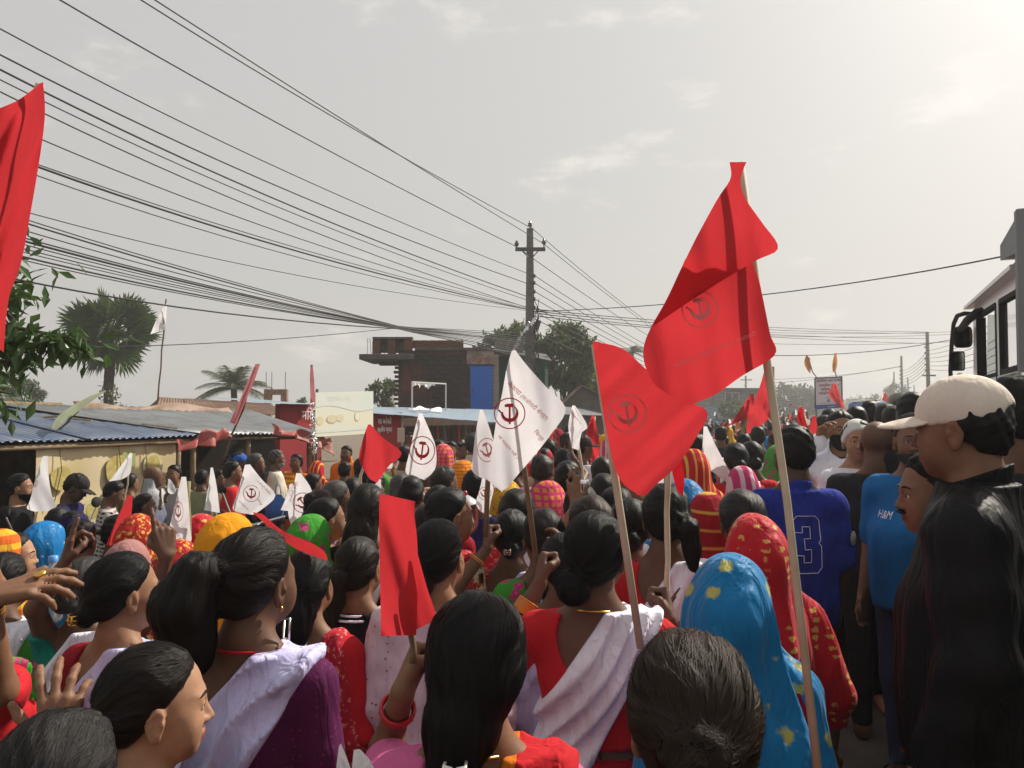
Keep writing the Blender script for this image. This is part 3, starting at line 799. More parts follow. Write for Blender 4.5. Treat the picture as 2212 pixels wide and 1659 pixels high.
    if beard:
        F = np.maximum(Hd - .0035 - .002 * wob(hx, hy_, hz_, 160, sdn), np.maximum(hz_ + beard.get('z', .045), .0 - hy_)); F = np.maximum(F, -d_ell(hx, hy_, hz_, (0, .098, -.0645), (.024, .03, .011)))
        emit('beard', F, HAIR[beard['c']])
        if True:
            bm_ = d_ell(hx, hy_, hz_ + np.abs(hx) * .25, (0, .092, -.047), (.028, .014, .0065)); emit('moustache', bm_, HAIR[beard['c']])
    elif male and face and beard is not False:
        bm_ = d_ell(hx, hy_, hz_ + np.abs(hx) * .25, (0, .092, -.047), (.028, .013, .0055)); emit('moustache', bm_, HAIR['black'])
    cf_ = cover[0][ids[:, 0], ids[:, 1], ids[:, 2]]
    cl_ = np.where(cf_ < -.007, .045, 0.0)
    cl_ = np.where((V[:, 2] < .80) & (cl_ == 0), .05 if not keep_low else .02, cl_)
    rz_ = np.zeros(len(V), bool)
    for W, Rm, pose, flip, raised in hands:
        if raised or keep_low: rz_ |= np.linalg.norm(V - np.array(W + Rm @ Vector((0, .03, .08))), axis=1) < .14
    cl_ = np.where(rz_, 0.0, cl_)
    V2, Q2, T2, lp = cluster(V, Q, cl_, lips); mesh_np('body', V2, Q2, SKIN[skin], root, attrs={'lips': ('FLOAT', lp)}, tris=T2)
    if face:
        Mh = Matrix.Translation(HF.o) @ RH.to_4x4()
        for q in (-1, 1):
            o = bpy.data.objects.new('eye', eye_mesh()); COL.objects.link(o); o.parent = root
            o.matrix_local = Mh @ Matrix.Translation((q * .031, .0742, -.0012)) @ Matrix.Rotation(q * -.05, 4, 'Z')
            pts = [Mh @ Vector((q * (.012 + .036 * i / 5), .088 - .014 * (i / 5) ** 2, .0185 + .006 * math.sin(PI * (.15 + .8 * i / 5)))) for i in range(6)]
            MB().tube(pts, [.0022, .0034, .0036, .0032, .0024, .001], 6).build('eyebrow', HAIR['black' if not (hair and hair[1] in ('white', 'grey')) else 'grey'], root, smooth=True)
    root['hf'] = 0
    del root['hf']
    root_info[root.name] = dict(HF=HF, J=J, M=Mi.inverted(), hands=hands, H=H)
    return root
root_info = {}
# ------------------------------------------------------------------ road frame: a along the road, l to its right
RU = Vector((.407, .9134, 0)); RV = Vector((.9134, -.407, 0))
def RP(a, l, z=0.0): return RU * a + RV * l + Vector((0, 0, z))
def lat(x, l):
    """distance ahead at which column x of the frame meets the line l metres right of the road axis"""
    k = (x - 1106.0) / FPX
    return l / (.9134 * k - .407)
def onl(x, y, l): return at(x, y, lat(x, l))
GL = -.28       # the stalls' ground, lower than the road
GR = .10        # footpath on the right

TEXTS = {}
def text_mesh(body):
    """flat letters as (vertices in the unit of their height, faces)"""
    if body in TEXTS: return TEXTS[body]
    cu = bpy.data.curves.new('letters', 'FONT'); cu.body = body; cu.resolution_u = 2; cu.align_x = 'CENTER'; cu.align_y = 'CENTER'
    o = bpy.data.objects.new('letters', cu); COL.objects.link(o); dg = bpy.context.evaluated_depsgraph_get()
    me = bpy.data.meshes.new_from_object(o.evaluated_get(dg))
    V = [(v.co.x, v.co.y) for v in me.vertices]; Fc = [tuple(p.vertices) for p in me.polygons]
    bpy.data.objects.remove(o); bpy.data.curves.remove(cu); bpy.data.meshes.remove(me)
    TEXTS[body] = (V, Fc); return V, Fc
def put_text(name, body, fn, width, m, parent, height=None, bold=0.0):
    """fn maps (u, v) in metres, centred, to a point"""
    V, Fc = text_mesh(body)
    if not V: return None
    x0 = min(v[0] for v in V); x1 = max(v[0] for v in V); y0 = min(v[1] for v in V); y1 = max(v[1] for v in V)
    k = width / (x1 - x0); kv = k if height is None else height / (y1 - y0)
    mb = MB()
    mb.add([fn((v[0] - (x0 + x1) / 2) * k, (v[1] - (y0 + y1) / 2) * kv) for v in V], Fc)
    if bold: mb.add([fn((v[0] - (x0 + x1) / 2) * k + bold, (v[1] - (y0 + y1) / 2) * kv) for v in V], Fc)
    return mb.build(name, m, parent)

# ------------------------------------------------------------------ ground
dirt = mat('dirt', (.20, .165, .12), .95, .1, noise=(2.2, .8, (.12, .10, .075)), bump=(14, .6))
asph = mat('asphalt', (.085, .082, .078), .93, .15, noise=(3.0, .7, (.16, .14, .115)), bump=(90, .35))
conc = mat('concrete', (.30, .285, .26), .9, .15, noise=(4, .8, (.17, .16, .14)), bump=(40, .4))
straw_m = mat('dry_grass', (.26, .20, .11), .95, .1, noise=(9, .8, (.14, .11, .06)))
brick_m = mat('pavement_brick', (.34, .24, .17), .9, .15, noise=(11, .7, (.22, .17, .13)), bump=(60, .35))

def sheet(name, pts, m, sub=1):
    mb = MB(); mb.add(pts, [tuple(range(len(pts)))]); return tag(mb.build(name, m), kind='structure')
BIG = 900
sheet('ground', [(-BIG, -BIG, GL), (BIG, -BIG, GL), (BIG, BIG, GL), (-BIG, BIG, GL)], dirt)
# road: raised bank with its shoulders
mb = MB(); A0, A1 = -25, 400
prof = [(-7.6, GL + .004), (-6.2, -.02), (-5.6, 0), (1.05, 0), (1.05, -.25)]
prof = [(-7.4, GL + .006), (-6.2, -.03), (-5.6, 0.0), (.62, 0.0), (.62, -.3)]
vs = []; fs = []
for a in (A0, A1):
    for l, z in prof: vs.append(RP(a, l, z))
n = len(prof); fs = [(i, i + 1, n + i + 1, n + i) for i in range(n - 1)]
tag(MB().add(vs, fs).build('road', asph), kind='structure')
# concrete drain edge beside the road and the earth footpath
mb = MB()
for a0 in np.arange(-3, 30, 1.5):
    c_ = RP(a0 + .75, .80, .03); mb.box((0, 0, 0), (.01, .01, .01)) if False else None
kerb_root = empty('kerb', (0, 0, 0)); tag(kerb_root, kind='structure')
KM = MB().box((0, 0, 0), (1.485, .34, .32)).build('kerb_stone', conc, kerb_root, bevel=.012)
ang = math.atan2(RU.y, RU.x)
for i, a0 in enumerate(np.arange(-3, 33, 1.5)):
    o = KM if i == 0 else KM.copy()
    if i: COL.objects.link(o)
    o.parent = kerb_root; o.location = RP(a0, .80, -.055 + random.uniform(-.006, .006)); o.rotation_euler = (random.uniform(-.01, .01), 0, ang + random.uniform(-.006, .006))
vs = [RP(-25, .975, GR), RP(400, .975, GR), RP(400, 14, GR), RP(-25, 14, GR), RP(400, 16, GL), RP(-25, 16, GL), RP(-25, .975, -.3), RP(400, .975, -.3)]
tag(MB().add(vs, [(0, 1, 2, 3)[::-1], (3, 2, 4, 5)[::-1], (0, 6, 7, 1)[::-1]]).build('footpath', mat('footpath_earth', (.22, .18, .125), .95, .1, noise=(5, .85, (.13, .105, .075)), bump=(30, .8))), kind='structure')
# brick paving strip of the road edge, laid brick by brick
bs = empty('brick_paving', (0, 0, 0)); tag(bs, kind='structure')
bmesh_ = None
for j in range(2):
    for i in range(40):
        a0 = 3.2 + i * .23 + (.11 if j % 2 else 0); l0 = .505 - j * .135
        if bmesh_ is None:
            o = MB().box((0, 0, 0), (.215, .118, .05)).build('brick', brick_m, bs, bevel=.006); bmesh_ = o
        else:
            o = bmesh_.copy(); COL.objects.link(o); o.parent = bs
        o.location = RP(a0, l0, -.008 + random.uniform(-.005, .004)); o.rotation_euler = (random.uniform(-.02, .02), random.uniform(-.02, .02), ang + random.uniform(-.03, .03))
# straw litter and small stones on the footpath
mb = MB()
for i in range(5200):
    a0 = random.uniform(1.5, 9); l0 = random.uniform(.66, 2.2) if random.random() < .85 else random.uniform(-.2, .7)
    z0 = GR if l0 > .98 else (.107 if l0 > .63 else .004)
    p = RP(a0, l0, z0 + .004); t_ = random.uniform(0, PI); L = random.uniform(.01, .05); d_ = Vector((math.cos(t_), math.sin(t_), random.uniform(-.05, .25))) * L
    s_ = Vector((-math.sin(t_), math.cos(t_), 0)) * random.uniform(.0012, .003)
    mb.add([p - s_, p + s_, p + d_ + s_ * .6, p + d_ - s_ * .6], [(0, 1, 2, 3)])
tag(mb.build('dry_grass', straw_m), 'dry straw and trampled grass littering the footpath', 'dry grass', kind='stuff')
mb = MB()
for i in range(700):
    p = RP(random.uniform(1.5, 9), random.uniform(.66, 2.2), GR + .004); r = random.uniform(.004, .016)
    rot = Matrix.Rotation(random.uniform(0, 3), 3, 'Z') @ Matrix.Rotation(random.uniform(0, 3), 3, 'X'); mb.box(p, (r * 2, r * 1.4, r), rot)
tag(mb.build('gravel', mat('gravel_stone', (.3, .27, .23), .9)), 'small stones scattered on the footpath', 'gravel', kind='stuff')

# ------------------------------------------------------------------ stalls
bamboo = mat('bamboo', (.30, .22, .13), .75, .3, noise=(18, .7, (.16, .11, .065)))
wood_d = mat('dark_wood', (.09, .06, .04), .9, noise=(12, .6))
def corr(name, p00, p10, p11, p01, m, parent, pitch=.085, amp=.011, lift=.0):
    """corrugated sheets between eave p00-p10 and ridge p01-p11; each sheet a part"""
    p00, p10, p11, p01 = map(Vector, (p00, p10, p11, p01)); L = (p10 - p00).length; ns = max(1, round(L / .78))
    for s_ in range(ns):
        u0, u1 = s_ / ns, (s_ + 1) / ns + .05 / L; cols = max(4, int((u1 - u0) * L / pitch * 5)); vs = []; fs = []
        nrm = (p10 - p00).cross(p01 - p00).normalized(); jit = random.uniform(-.012, .012); over = random.uniform(-.04, .04); tw = random.uniform(-.01, .01)
        for i in range(cols + 1):
            u = u0 + (u1 - u0) * i / cols; e = p00.lerp(p10, u); t_ = p01.lerp(p11, u); d_ = (e - t_).normalized()
            h = nrm * (amp * math.sin(u * L / pitch * 2 * PI) + .004 * (s_ % 2) + jit * 0 + tw * (i / cols))
            for q in range(5):
                vs.append((t_ + d_ * -.02).lerp(e + d_ * over, q / 4) + h - Vector((0, 0, .018 * math.sin(PI * q / 4) * random.uniform(.7, 1.0) if 0 < q < 4 else 0)) * .4)
        for i in range(cols):
            for q in range(4): fs.append((i * 5 + q, (i + 1) * 5 + q, (i + 1) * 5 + q + 1, i * 5 + q + 1))
        o = MB().add(vs, fs).build('roof_sheet', m, parent, smooth=True)
        md = o.modifiers.new('thick', 'SOLIDIFY'); md.thickness = .0025

blue_tin = mat('blue_tin', (.085, .125, .22), .42, .5, .25, noise=(3.0, .8, (.20, .22, .25)))
grey_tin = mat('grey_tin', (.25, .27, .285), .42, .5, .35, noise=(3.5, .8, (.16, .155, .15)))
rust_tin = mat('rusty_tin', (.16, .085, .055), .8, .3, .1, noise=(4, .8, (.27, .19, .15)))
mud = mat('mud_wall', (.17, .125, .09), .95, .1, noise=(5, .8))
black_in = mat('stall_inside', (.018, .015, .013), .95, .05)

def box_wall(name, a, b, z0, z1, th, m, parent):
    a, b = Vector(a), Vector(b); d_ = b - a; c_ = (a + b) / 2; L = d_.length
    return MB().box((c_.x, c_.y, (z0 + z1) / 2), (L, th, z1 - z0), Matrix.Rotation(math.atan2(d_.y, d_.x), 3, 'Z')).build(name, m, parent)

def post(x, y0, z0, z1, r, parent, lean=0.0, m=None, nm='post'):
    pts = []; n_ = 7
    for i in range(n_):
        t_ = i / (n_ - 1); pts.append((x + lean * t_ + .006 * math.sin(i * 2.1), y0 + .005 * math.sin(i * 3.7), z0 + (z1 - z0) * t_))
    rr = [r * (1 + (.10 if i % 2 else 0)) for i in range(n_)]
    return MB().tube(pts, rr, 8).build(nm, m or bamboo, parent, smooth=True)

EV = 1.61
s1 = empty('market_stall', RP(5, -8.6, GL)); tag(s1, 'low market stall under a blue corrugated roof with a yellow food banner', 'stall')
def child_world(o, root): o.parent = root; o.matrix_parent_inverse = root.matrix_basis.inverted(); return o
class Under:
    """collect world-space objects under a thing's Empty"""
    def __init__(s, root): s.root = root; bpy.context.view_layer.update()
    def __enter__(s): s.n = set(o.name for o in bpy.data.objects); return s
    def __exit__(s, *a):
        iv = s.root.matrix_basis.inverted() if s.root.parent is None else s.root.matrix_world.inverted()
        iv = (Matrix.Translation(s.root.location) @ s.root.rotation_euler.to_matrix().to_4x4() @ Matrix.Scale(s.root.scale[0], 4)).inverted()
        for o in list(bpy.data.objects):
            if o.name not in s.n and o.parent is None and o is not s.root: o.parent = s.root; o.matrix_parent_inverse = iv

with Under(s1):
    corr('roof', RP(2.0, -7.45, EV), RP(7.12, -7.45, EV), RP(7.12, -9.7, 1.97), RP(2.0, -9.7, 1.97), blue_tin, None)
    box_wall('back_wall', RP(2.0, -9.9, 0), RP(7.1, -9.9, 0), GL, 1.90, .08, mud, None)
    box_wall('end_wall', RP(2.05, -9.8, 0), RP(2.05, -8.2, 0), GL, 1.6, .07, mud, None)
    MB().tube([RP(2, -7.52, EV - .06), RP(7.1, -7.52, EV - .06)], .03, 8).build('eave_beam', bamboo, None, smooth=True)
    for a0 in (2.2, 4.75, 7.0):
        q = RP(a0, -7.6, 0); post(q.x, q.y, GL, EV - .05, .045, None)
    # slatted side wall behind the post
    for i in range(13): MB().box(RP(4.5, -8.3, GL + .1 + i * .125), (.9, .02, .10), Matrix.Rotation(ang + random.uniform(-.02, .02), 3, 'Z') @ Matrix.Rotation(random.uniform(-.05, .05), 3, 'Y')).build('slat', wood_d, None)
    # timber over the ridge
    MB().tube([RP(2, -9.72, 2.0), RP(4.5, -9.72, 2.02), RP(7.0, -9.72, 2.0)], .028, 6).build('ridge_pole', bamboo, None)
    for pp, aa in ((at(120, 905, 9.2), .1), (at(240, 912, 9.8), -.1), (at(310, 922, 9.6), .2)):
        MB().tube([pp + Vector((-.35, 0, .0)), pp + Vector((0, 0, .03)), pp + Vector((.4, .05, -.02))], .012, 6).build('stick_on_roof', bamboo, None)

# banner with pictures of food, hung under the eave
ban_m = mat('banner_print', (.62, .50, .27), .6, .2, noise=(2.4, .7, (.66, .58, .42)), bump=(5, .15))
bn = empty('food_banner', RP(6.05, -7.56, .6)); tag(bn, 'sun-bleached yellow banner with pictures of fried snacks under the blue roof', 'banner')
with Under(bn):
    vs = []; fs = []; NU, NV = 24, 12
    for i in range(NU + 1):
        for j in range(NV + 1):
            u, v = i / NU, j / NV
            vs.append(RP(5.18 + 1.75 * u, -7.56 + .009 * math.sin(u * 19 + v * 3) + .007 * math.sin(v * 9), 1.56 - .02 * math.sin(u * 3) - .98 * v))
    for i in range(NU):
        for j in range(NV): fs.append((i * (NV + 1) + j, i * (NV + 1) + j + 1, (i + 1) * (NV + 1) + j + 1, (i + 1) * (NV + 1) + j))
    MB().add(vs, fs).build('banner_sheet', ban_m, None, smooth=True)
    top_m = mat('banner_faded', (.66, .62, .50), .7); food = mat('banner_food', (.56, .46, .16), .6, noise=(16, .95, (.40, .32, .10)), bump=(30, .3)); dish = mat('banner_dish', (.60, .56, .36), .6, noise=(10, .6, (.5, .42, .15)))
    green_f = mat('banner_green', (.30, .38, .16), .6, noise=(12, .9, (.34, .36, .12)))
    def patch(name, u, v, ru, rv, m, d_=.004, n_=22, sq=False, wobble=0.0):
        c_ = (5.18 + 1.75 * u, 1.55 - .98 * v); P = []
        for k in range(n_):
            t_ = 2 * PI * k / n_; w_ = 1 + wobble * math.sin(k * 5.1) * .5 + wobble * random.uniform(-.5, .5)
            cx, cz = math.cos(t_), math.sin(t_)
            if sq: m_ = max(abs(cx), abs(cz)); cx, cz = cx / m_, cz / m_
            P.append(RP(c_[0] + ru * cx * w_, -7.531 + d_, c_[1] + rv * cz * w_))
        return MB().add(P, [tuple(range(n_))]).build(name, m, None)
    patch('picture', .53, .30, .15, .17, food, .004, wobble=.06); patch('picture', .80, .28, .14, .15, dish, .003); patch('picture', .80, .28, .10, .12, food, .007, wobble=.05)
    patch('picture', .61, .20, .09, .10, green_f, .003, sq=True); patch('picture', .15, .34, .12, .12, food, .004, wobble=.12)
    patch('picture', .55, .78, .2, .2, dish, .004); patch('picture', .54, .78, .13, .13, food, .007, wobble=.1); patch('picture', .36, .72, .12, .13, dish, .004); patch('picture', .36, .72, .08, .09, food, .007)
    patch('picture', .3, .95, .09, .1, mat('banner_pale', (.40, .46, .36), .6), .004, sq=True)
    put_text('faded_writing', '१६, २ -२१५०', lambda u, v: RP(6.75 + u, -7.53, 1.47 + v), .24, mat('banner_ink', (.45, .36, .2), .8), None)
    for a0 in (5.4, 6.1, 6.45): MB().tube([RP(a0, -7.52, 1.58), RP(a0 + .03, -7.51, 1.3), RP(a0 - .05, -7.51, .95)], .004, 5).build('cord', wood_d, None)

s2 = empty('tea_stall', RP(8.3, -8.6, GL)); tag(s2, 'dark open tea stall under a grey corrugated roof edged with red tarpaulin', 'stall')
tarp = mat('red_tarpaulin', (.36, .055, .05), .55, .4, noise=(7, .6, (.42, .13, .10)), bump=(12, .5), translucent=.2)
with Under(s2):
    corr('roof', RP(7.2, -7.42, EV + .02), RP(9.62, -7.42, EV - .06), RP(10.4, -9.7, 1.93), RP(6.1, -9.7, 2.0), grey_tin, None)
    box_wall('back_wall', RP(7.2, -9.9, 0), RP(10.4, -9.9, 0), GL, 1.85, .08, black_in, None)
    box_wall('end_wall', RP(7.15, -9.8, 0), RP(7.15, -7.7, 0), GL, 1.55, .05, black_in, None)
    for a0, l0 in ((7.25, -7.6), (8.15, -7.55), (9.5, -7.6)):
        q = RP(a0, l0, 0); post(q.x, q.y, GL, EV - .03, .035, None)
    MB().tube([RP(7.2, -7.5, EV - .05), RP(9.6, -7.5, EV - .09)], .025, 8).build('eave_beam', wood_d, None)
    MB().box(RP(8.6, -8.0, GL + .38), (1.5, .5, .76), Matrix.Rotation(ang, 3, 'Z')).build('counter', wood_d, None)
    MB().box(RP(9.1, -8.05, GL + 1.02), (.5, .35, .5), Matrix.Rotation(ang, 3, 'Z')).build('glass_case', mat('case_glass', (.10, .11, .11), .15, .5), None)
    pots = [(8.35, 1.15, .09), (8.55, 1.25, .12)]
    for a0, z0, r0 in pots: MB().lathe([(0, 0), (r0, .01), (r0 * 1.08, r0), (r0 * .7, r0 * 1.5), (0, r0 * 1.55)], 16, Matrix.Translation(RP(a0, -8.1, z0))).build('hanging_pot', mat('pot_metal', (.2, .2, .2), .4, .5, .6), None, smooth=True)
    def rag(name, p0, p1, drop, seed, m, nu=22, nv=9, bulge=.05):
        r_ = random.Random(seed); p0, p1 = Vector(p0), Vector(p1); vs = []; fs = []; ph = r_.uniform(0, 6)
        for i in range(nu + 1):
            u = i / nu; b_ = p0.lerp(p1, u)
            dr = drop * (.45 + .55 * abs(math.sin(u * 5 + ph))) * (.5 + u * .6)
            for j in range(nv + 1):
                v = j / nv
                vs.append(b_ + RV * (bulge * math.sin(u * 17 + ph + v * 2) * (.3 + v) + .06 * v) + Vector((0, 0, -dr * v + .04 * math.sin(u * 11 + ph) * (1 - v) + .03 * (1 - v))))
        for i in range(nu):
            for j in range(nv): fs.append((i * (nv + 1) + j, i * (nv + 1) + j + 1, (i + 1) * (nv + 1) + j + 1, (i + 1) * (nv + 1) + j))
        o = MB().add(vs, fs).build(name, m, None, smooth=True); md = o.modifiers.new('t', 'SOLIDIFY'); md.thickness = .004
        return o
    rag('tarpaulin', onl(378, 962, -7.3), onl(486, 926, -7.3), .17, 3, tarp)
    rag('tarpaulin', onl(585, 925, -7.35), onl(700, 945, -7.35), .16, 8, tarp)
    rag('tarpaulin', onl(640, 940, -7.3), onl(712, 955, -7.3), .20, 12, mat('faded_tarpaulin', (.36, .15, .12), .6, noise=(7, .6), bump=(10, .4)))
    rag('roof_cloth', RP(7.0, -9.5, 1.98), RP(9.8, -9.5, 1.97), .12, 21, mat('brown_plastic', (.30, .20, .14), .6, noise=(6, .6)), bulge=.03)

rs_ = empty('shed', RP(11, -12, GL)); tag(rs_, 'shed under a long rusty brown corrugated roof behind the tea stall', 'shed')
with Under(rs_):
    corr('roof', onl(330, 897, -11.2), onl(650, 896, -11.2), onl(575, 872, -13.6), onl(345, 858, -13.6), rust_tin, None)
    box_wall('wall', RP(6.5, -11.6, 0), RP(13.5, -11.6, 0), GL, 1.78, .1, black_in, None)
    q = onl(345, 858, -13.5); 
    MB().add([onl(330, 897, -11.3), onl(345, 858, -13.5), onl(300, 897, -13.5)], [(0, 1, 2)]).build('gable', mud, None)

# unfinished brick frame further back
brick_mats = [mat('brick_red', (.19, .085, .055), .9, noise=(6, .7)), mat('brick_dark', (.10, .055, .04), .95, noise=(5, .7)), mat('brick_pale', (.33, .20, .14), .9, noise=(6, .6))]
mortar = mat('mortar', (.22, .20, .17), .95, noise=(6, .7))
def brickwork(parent, p0, du, up, w_, h_, bw, bh, m, th=.03, skip=None, jitter=.004):
    """bricks laid in courses on a wall plane; one object each"""
    du = Vector(du).normalized(); nrm = du.cross(Vector(up)).normalized(); rows = int(h_ / bh); proto = None; rot = Matrix((du, nrm, Vector(up))).transposed()
    for r_ in range(rows):
        x = -(bw / 2 if r_ % 2 else 0)
        while x < w_ - .02:
            x0 = max(x, 0); x1 = min(x + bw, w_)
            if x1 - x0 > bw * .3 and not (skip and skip((x0 + x1) / 2, (r_ + .5) * bh)):
                if proto is None:
                    proto = MB().box((0, 0, 0), (1, 1, 1)).build('brick', m, parent); o = proto
                else: o = proto.copy(); COL.objects.link(o); o.parent = parent
                p = Vector(p0) + du * ((x0 + x1) / 2) + Vector(up) * ((r_ + .5) * bh) + nrm * random.uniform(-jitter, jitter)
                o.matrix_basis = Matrix.Translation(p) @ rot.to_4x4() @ Matrix.Diagonal((x1 - x0 - .012, th, bh - .012, 1))
            x += bw
ub = empty('unfinished_brick_house', onl(595, 890, -22) * 1.0); ub.location.z = GL; tag(ub, 'unfinished brick house frame with bare window opening beyond the rusty roof', 'house')
with Under(ub):
    dU = lat(598, -21); pA = at(572, 868, dU); pB = at(621, 868, dU); pT = at(572, 841, dU); zt = pT.z; zb = 1.4
    wv_ = (pB - pA); wl = wv_.length; wv_.normalize()
    for f0, f1, z0, z1 in ((0, .30, zb, zt), (.74, 1, zb, zt), (.30, .74, zt - .22, zt), (.30, .74, zb, zb + .25)):
        a_, b_ = pA + wv_ * wl * f0, pA + wv_ * wl * f1; box_wall('wall', (a_.x, a_.y, 0), (b_.x, b_.y, 0), z0, z1, .25, brick_mats[2], None)
    for t_ in (0.05, .3, .9): p = pA + wv_ * wl * t_; MB().tube([(p.x, p.y, zt), (p.x, p.y, zt + .7)], .012, 5).build('steel_rod', wood_d, None)

# billboard, bleached
bb = empty('billboard', RP(10.0, -7.2, GL)); tag(bb, 'bleached cream billboard with ghost pictures of plates, standing before the shops', 'billboard')
with Under(bb):
    cream = mat('bleached_print', (.70, .68, .52), .6, noise=(1.6, .6, (.62, .68, .62)))
    c4 = [onl(681, 944, -7.2), onl(806, 936, -7.2), onl(806, 845, -7.2), onl(681, 848, -7.2)]
    nrm = RV * .02
    MB().add([p for p in c4] + [p - nrm for p in c4], [(0, 1, 2, 3), (4, 7, 6, 5), (0, 4, 5, 1), (1, 5, 6, 2), (2, 6, 7, 3), (3, 7, 4, 0)]).build('panel', cream, None)
    def bbp(u, v, d_=.004): return (c4[0].lerp(c4[1], u)).lerp(c4[3].lerp(c4[2], u), v) + RV * d_
    band = MB(); P = [bbp(i / 20, .66 - .10 * (i / 20) + .05 * math.sin(i * .33)) for i in range(21)] + [bbp(1, .985), bbp(0, .985)]
    band.add(P, [tuple(range(len(P)))]).build('pale_blue_band', mat('bleached_blue', (.60, .67, .62), .6, noise=(3, .5, (.68, .70, .6))), None)
    P = [bbp(0, .17), bbp(1, .19), bbp(1, .10), bbp(0, .08)]; MB().add(P, [(0, 1, 2, 3)][::-1]).build('pale_stripe', mat('bleached_blue'), None)
    pl_m = mat('bleached_plate', (.60, .55, .36), .6, noise=(14, .7, (.68, .63, .44))); rim = mat('bleached_rim', (.52, .47, .33), .6); lt = mat('bleached_light', (.74, .70, .55), .6)
    def disc(nm, u, v, ru, rv, m, d_, n_=20): return MB().add([bbp(u + ru * math.cos(2 * PI * k / n_), v + rv * math.sin(2 * PI * k / n_), d_) for k in range(n_)], [tuple(range(n_))]).build(nm, m, None)
    disc('plate', .70, .42, .05, .12, rim, .004); disc('plate', .70, .42, .043, .10, lt, .006); disc('plate', .26, .38, .09, .10, rim, .004); disc('plate', .26, .39, .075, .085, pl_m, .006); disc('plate', .07, .36, .06, .10, pl_m, .004); disc('plate', .40, .40, .06, .09, pl_m, .004)
    put_text('ghost_writing', 'खाजा घर', lambda u, v: bbp(.38 + u, .84 + v * 1.4, .005), .4, mat('bleached_ink', (.64, .64, .52), .6), None)
    for x in (684, 803):
        p = onl(x, 944, -7.24); MB().tube([(p.x, p.y, GL), (p.x, p.y, onl(x, 845, -7.24).z + .03)], .022, 8).build('post', mat('steel_post', (.12, .12, .12), .5), None)

# red-walled shop
red_wall = mat('red_paint_wall', (.30, .022, .028), .7, .3, noise=(3, .5, (.22, .02, .025)))
white_pt = mat('white_letters', (.78, .76, .74), .6)
blue_sheet = mat('pale_blue_tin', (.24, .33, .42), .45, .5, .2, noise=(3, .7, (.30, .34, .37)))
sh = empty('red_shop', RP(12, -9.2, GL)); tag(sh, 'shop with red painted walls, white Nepali writing and thin blue tin awning', 'shop')
with Under(sh):
    a_, b_ = onl(600, 890, -9.9), onl(690, 890, -9.9); z1 = onl(640, 873, -9.9).z
    box_wall('wall', (a_.x, a_.y, 0), (b_.x, b_.y, 0), GL, z1, .12, red_wall, None)
    q0, q1 = onl(585, 871, -9.6), onl(690, 874, -9.6); MB().add([q0, q1, q1 - RV * 1.6 + Vector((0, 0, .12)), q0 - RV * 1.6 + Vector((0, 0, .12))], [(0, 1, 2, 3)]).build('roof', blue_sheet, None)
    put_text('wall_writing', 'मिठो', lambda u, v: onl(668, 893, -9.8) + RU * u + Vector((0, 0, v)), .45, white_pt, None)
    # wall panel with the painted advertisement
    L = -8.25; a_, b_ = onl(800, 930, L), onl(861, 930, L); zt = onl(830, 893, L).z; zb = GL
    box_wall('painted_wall', (a_.x, a_.y, 0), (b_.x, b_.y, 0), zb, zt, .1, red_wall, None)
    e_ = onl(865, 930, L); box_wall('wall_edge', (b_.x, b_.y, 0), (e_.x, e_.y, 0), zb, zt + .02, .14, mat('plaster', (.5, .47, .42), .9, noise=(5, .6)), None)
    for tx, yy, wd_ in (('मा बनेको', 908, 46), ('स्तरीय प्याड', 928, 50)):
        cc = onl(831, yy, L + .06); mpx = lat(831, L) / FPX
        put_text('wall_writing', tx, lambda u, v: cc + RU * u + Vector((0, 0, v)), wd_ * mpx * 1.12, white_pt, None, height=16 * mpx, bold=.012)
    # awning roof running on to the right
    p0, p1 = onl(800, 893, -7.9), onl(1118, 916, -7.5); p0 = onl(806, 892, -8.0)
    r0, r1 = onl(806, 879, -9.6), onl(1118, 886, -9.6)
    ns = 9
    for i in range(ns):
        u0, u1 = i / ns, (i + 1) / ns + .004
        vs = [p0.lerp(p1, u0), p0.lerp(p1, u1), r0.lerp(r1, u1), r0.lerp(r1, u0)]; h = Vector((0, 0, .006 * (i % 2)))
        vs = [v + h for v in vs]; o = MB().add(vs, [(0, 1, 2, 3)]).build('roof_sheet', blue_sheet, None); md = o.modifiers.new('t', 'SOLIDIFY'); md.thickness = .01
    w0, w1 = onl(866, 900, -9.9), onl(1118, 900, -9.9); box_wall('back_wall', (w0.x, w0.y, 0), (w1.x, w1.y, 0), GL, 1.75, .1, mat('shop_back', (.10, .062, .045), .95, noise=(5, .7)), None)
    for x in (905, 1002, 1090):
        q = onl(x, 930, -7.9); post(q.x, q.y, GL, 1.6, .04, None, m=wood_d)
    for i in range(11):
        q = onl(930 + i * 15, 950, -9.6); MB().tube([(q.x, q.y, 1.55), (q.x + .02, q.y, 1.25 - .2 * random.random())], [.02, .05 * random.uniform(.5, 1.3)], 6).build('hanging_goods', [wood_d, mat('goods_orange', (.5, .12, .02)), mat('goods_grey', (.25, .25, .25))][i % 3], None)
    rag('plastic_cover', onl(880, 882, -8.6), onl(950, 886, -8.6), .05, 5, mat('white_plastic', (.75, .76, .76), .5), nu=14, nv=4, bulge=.08)

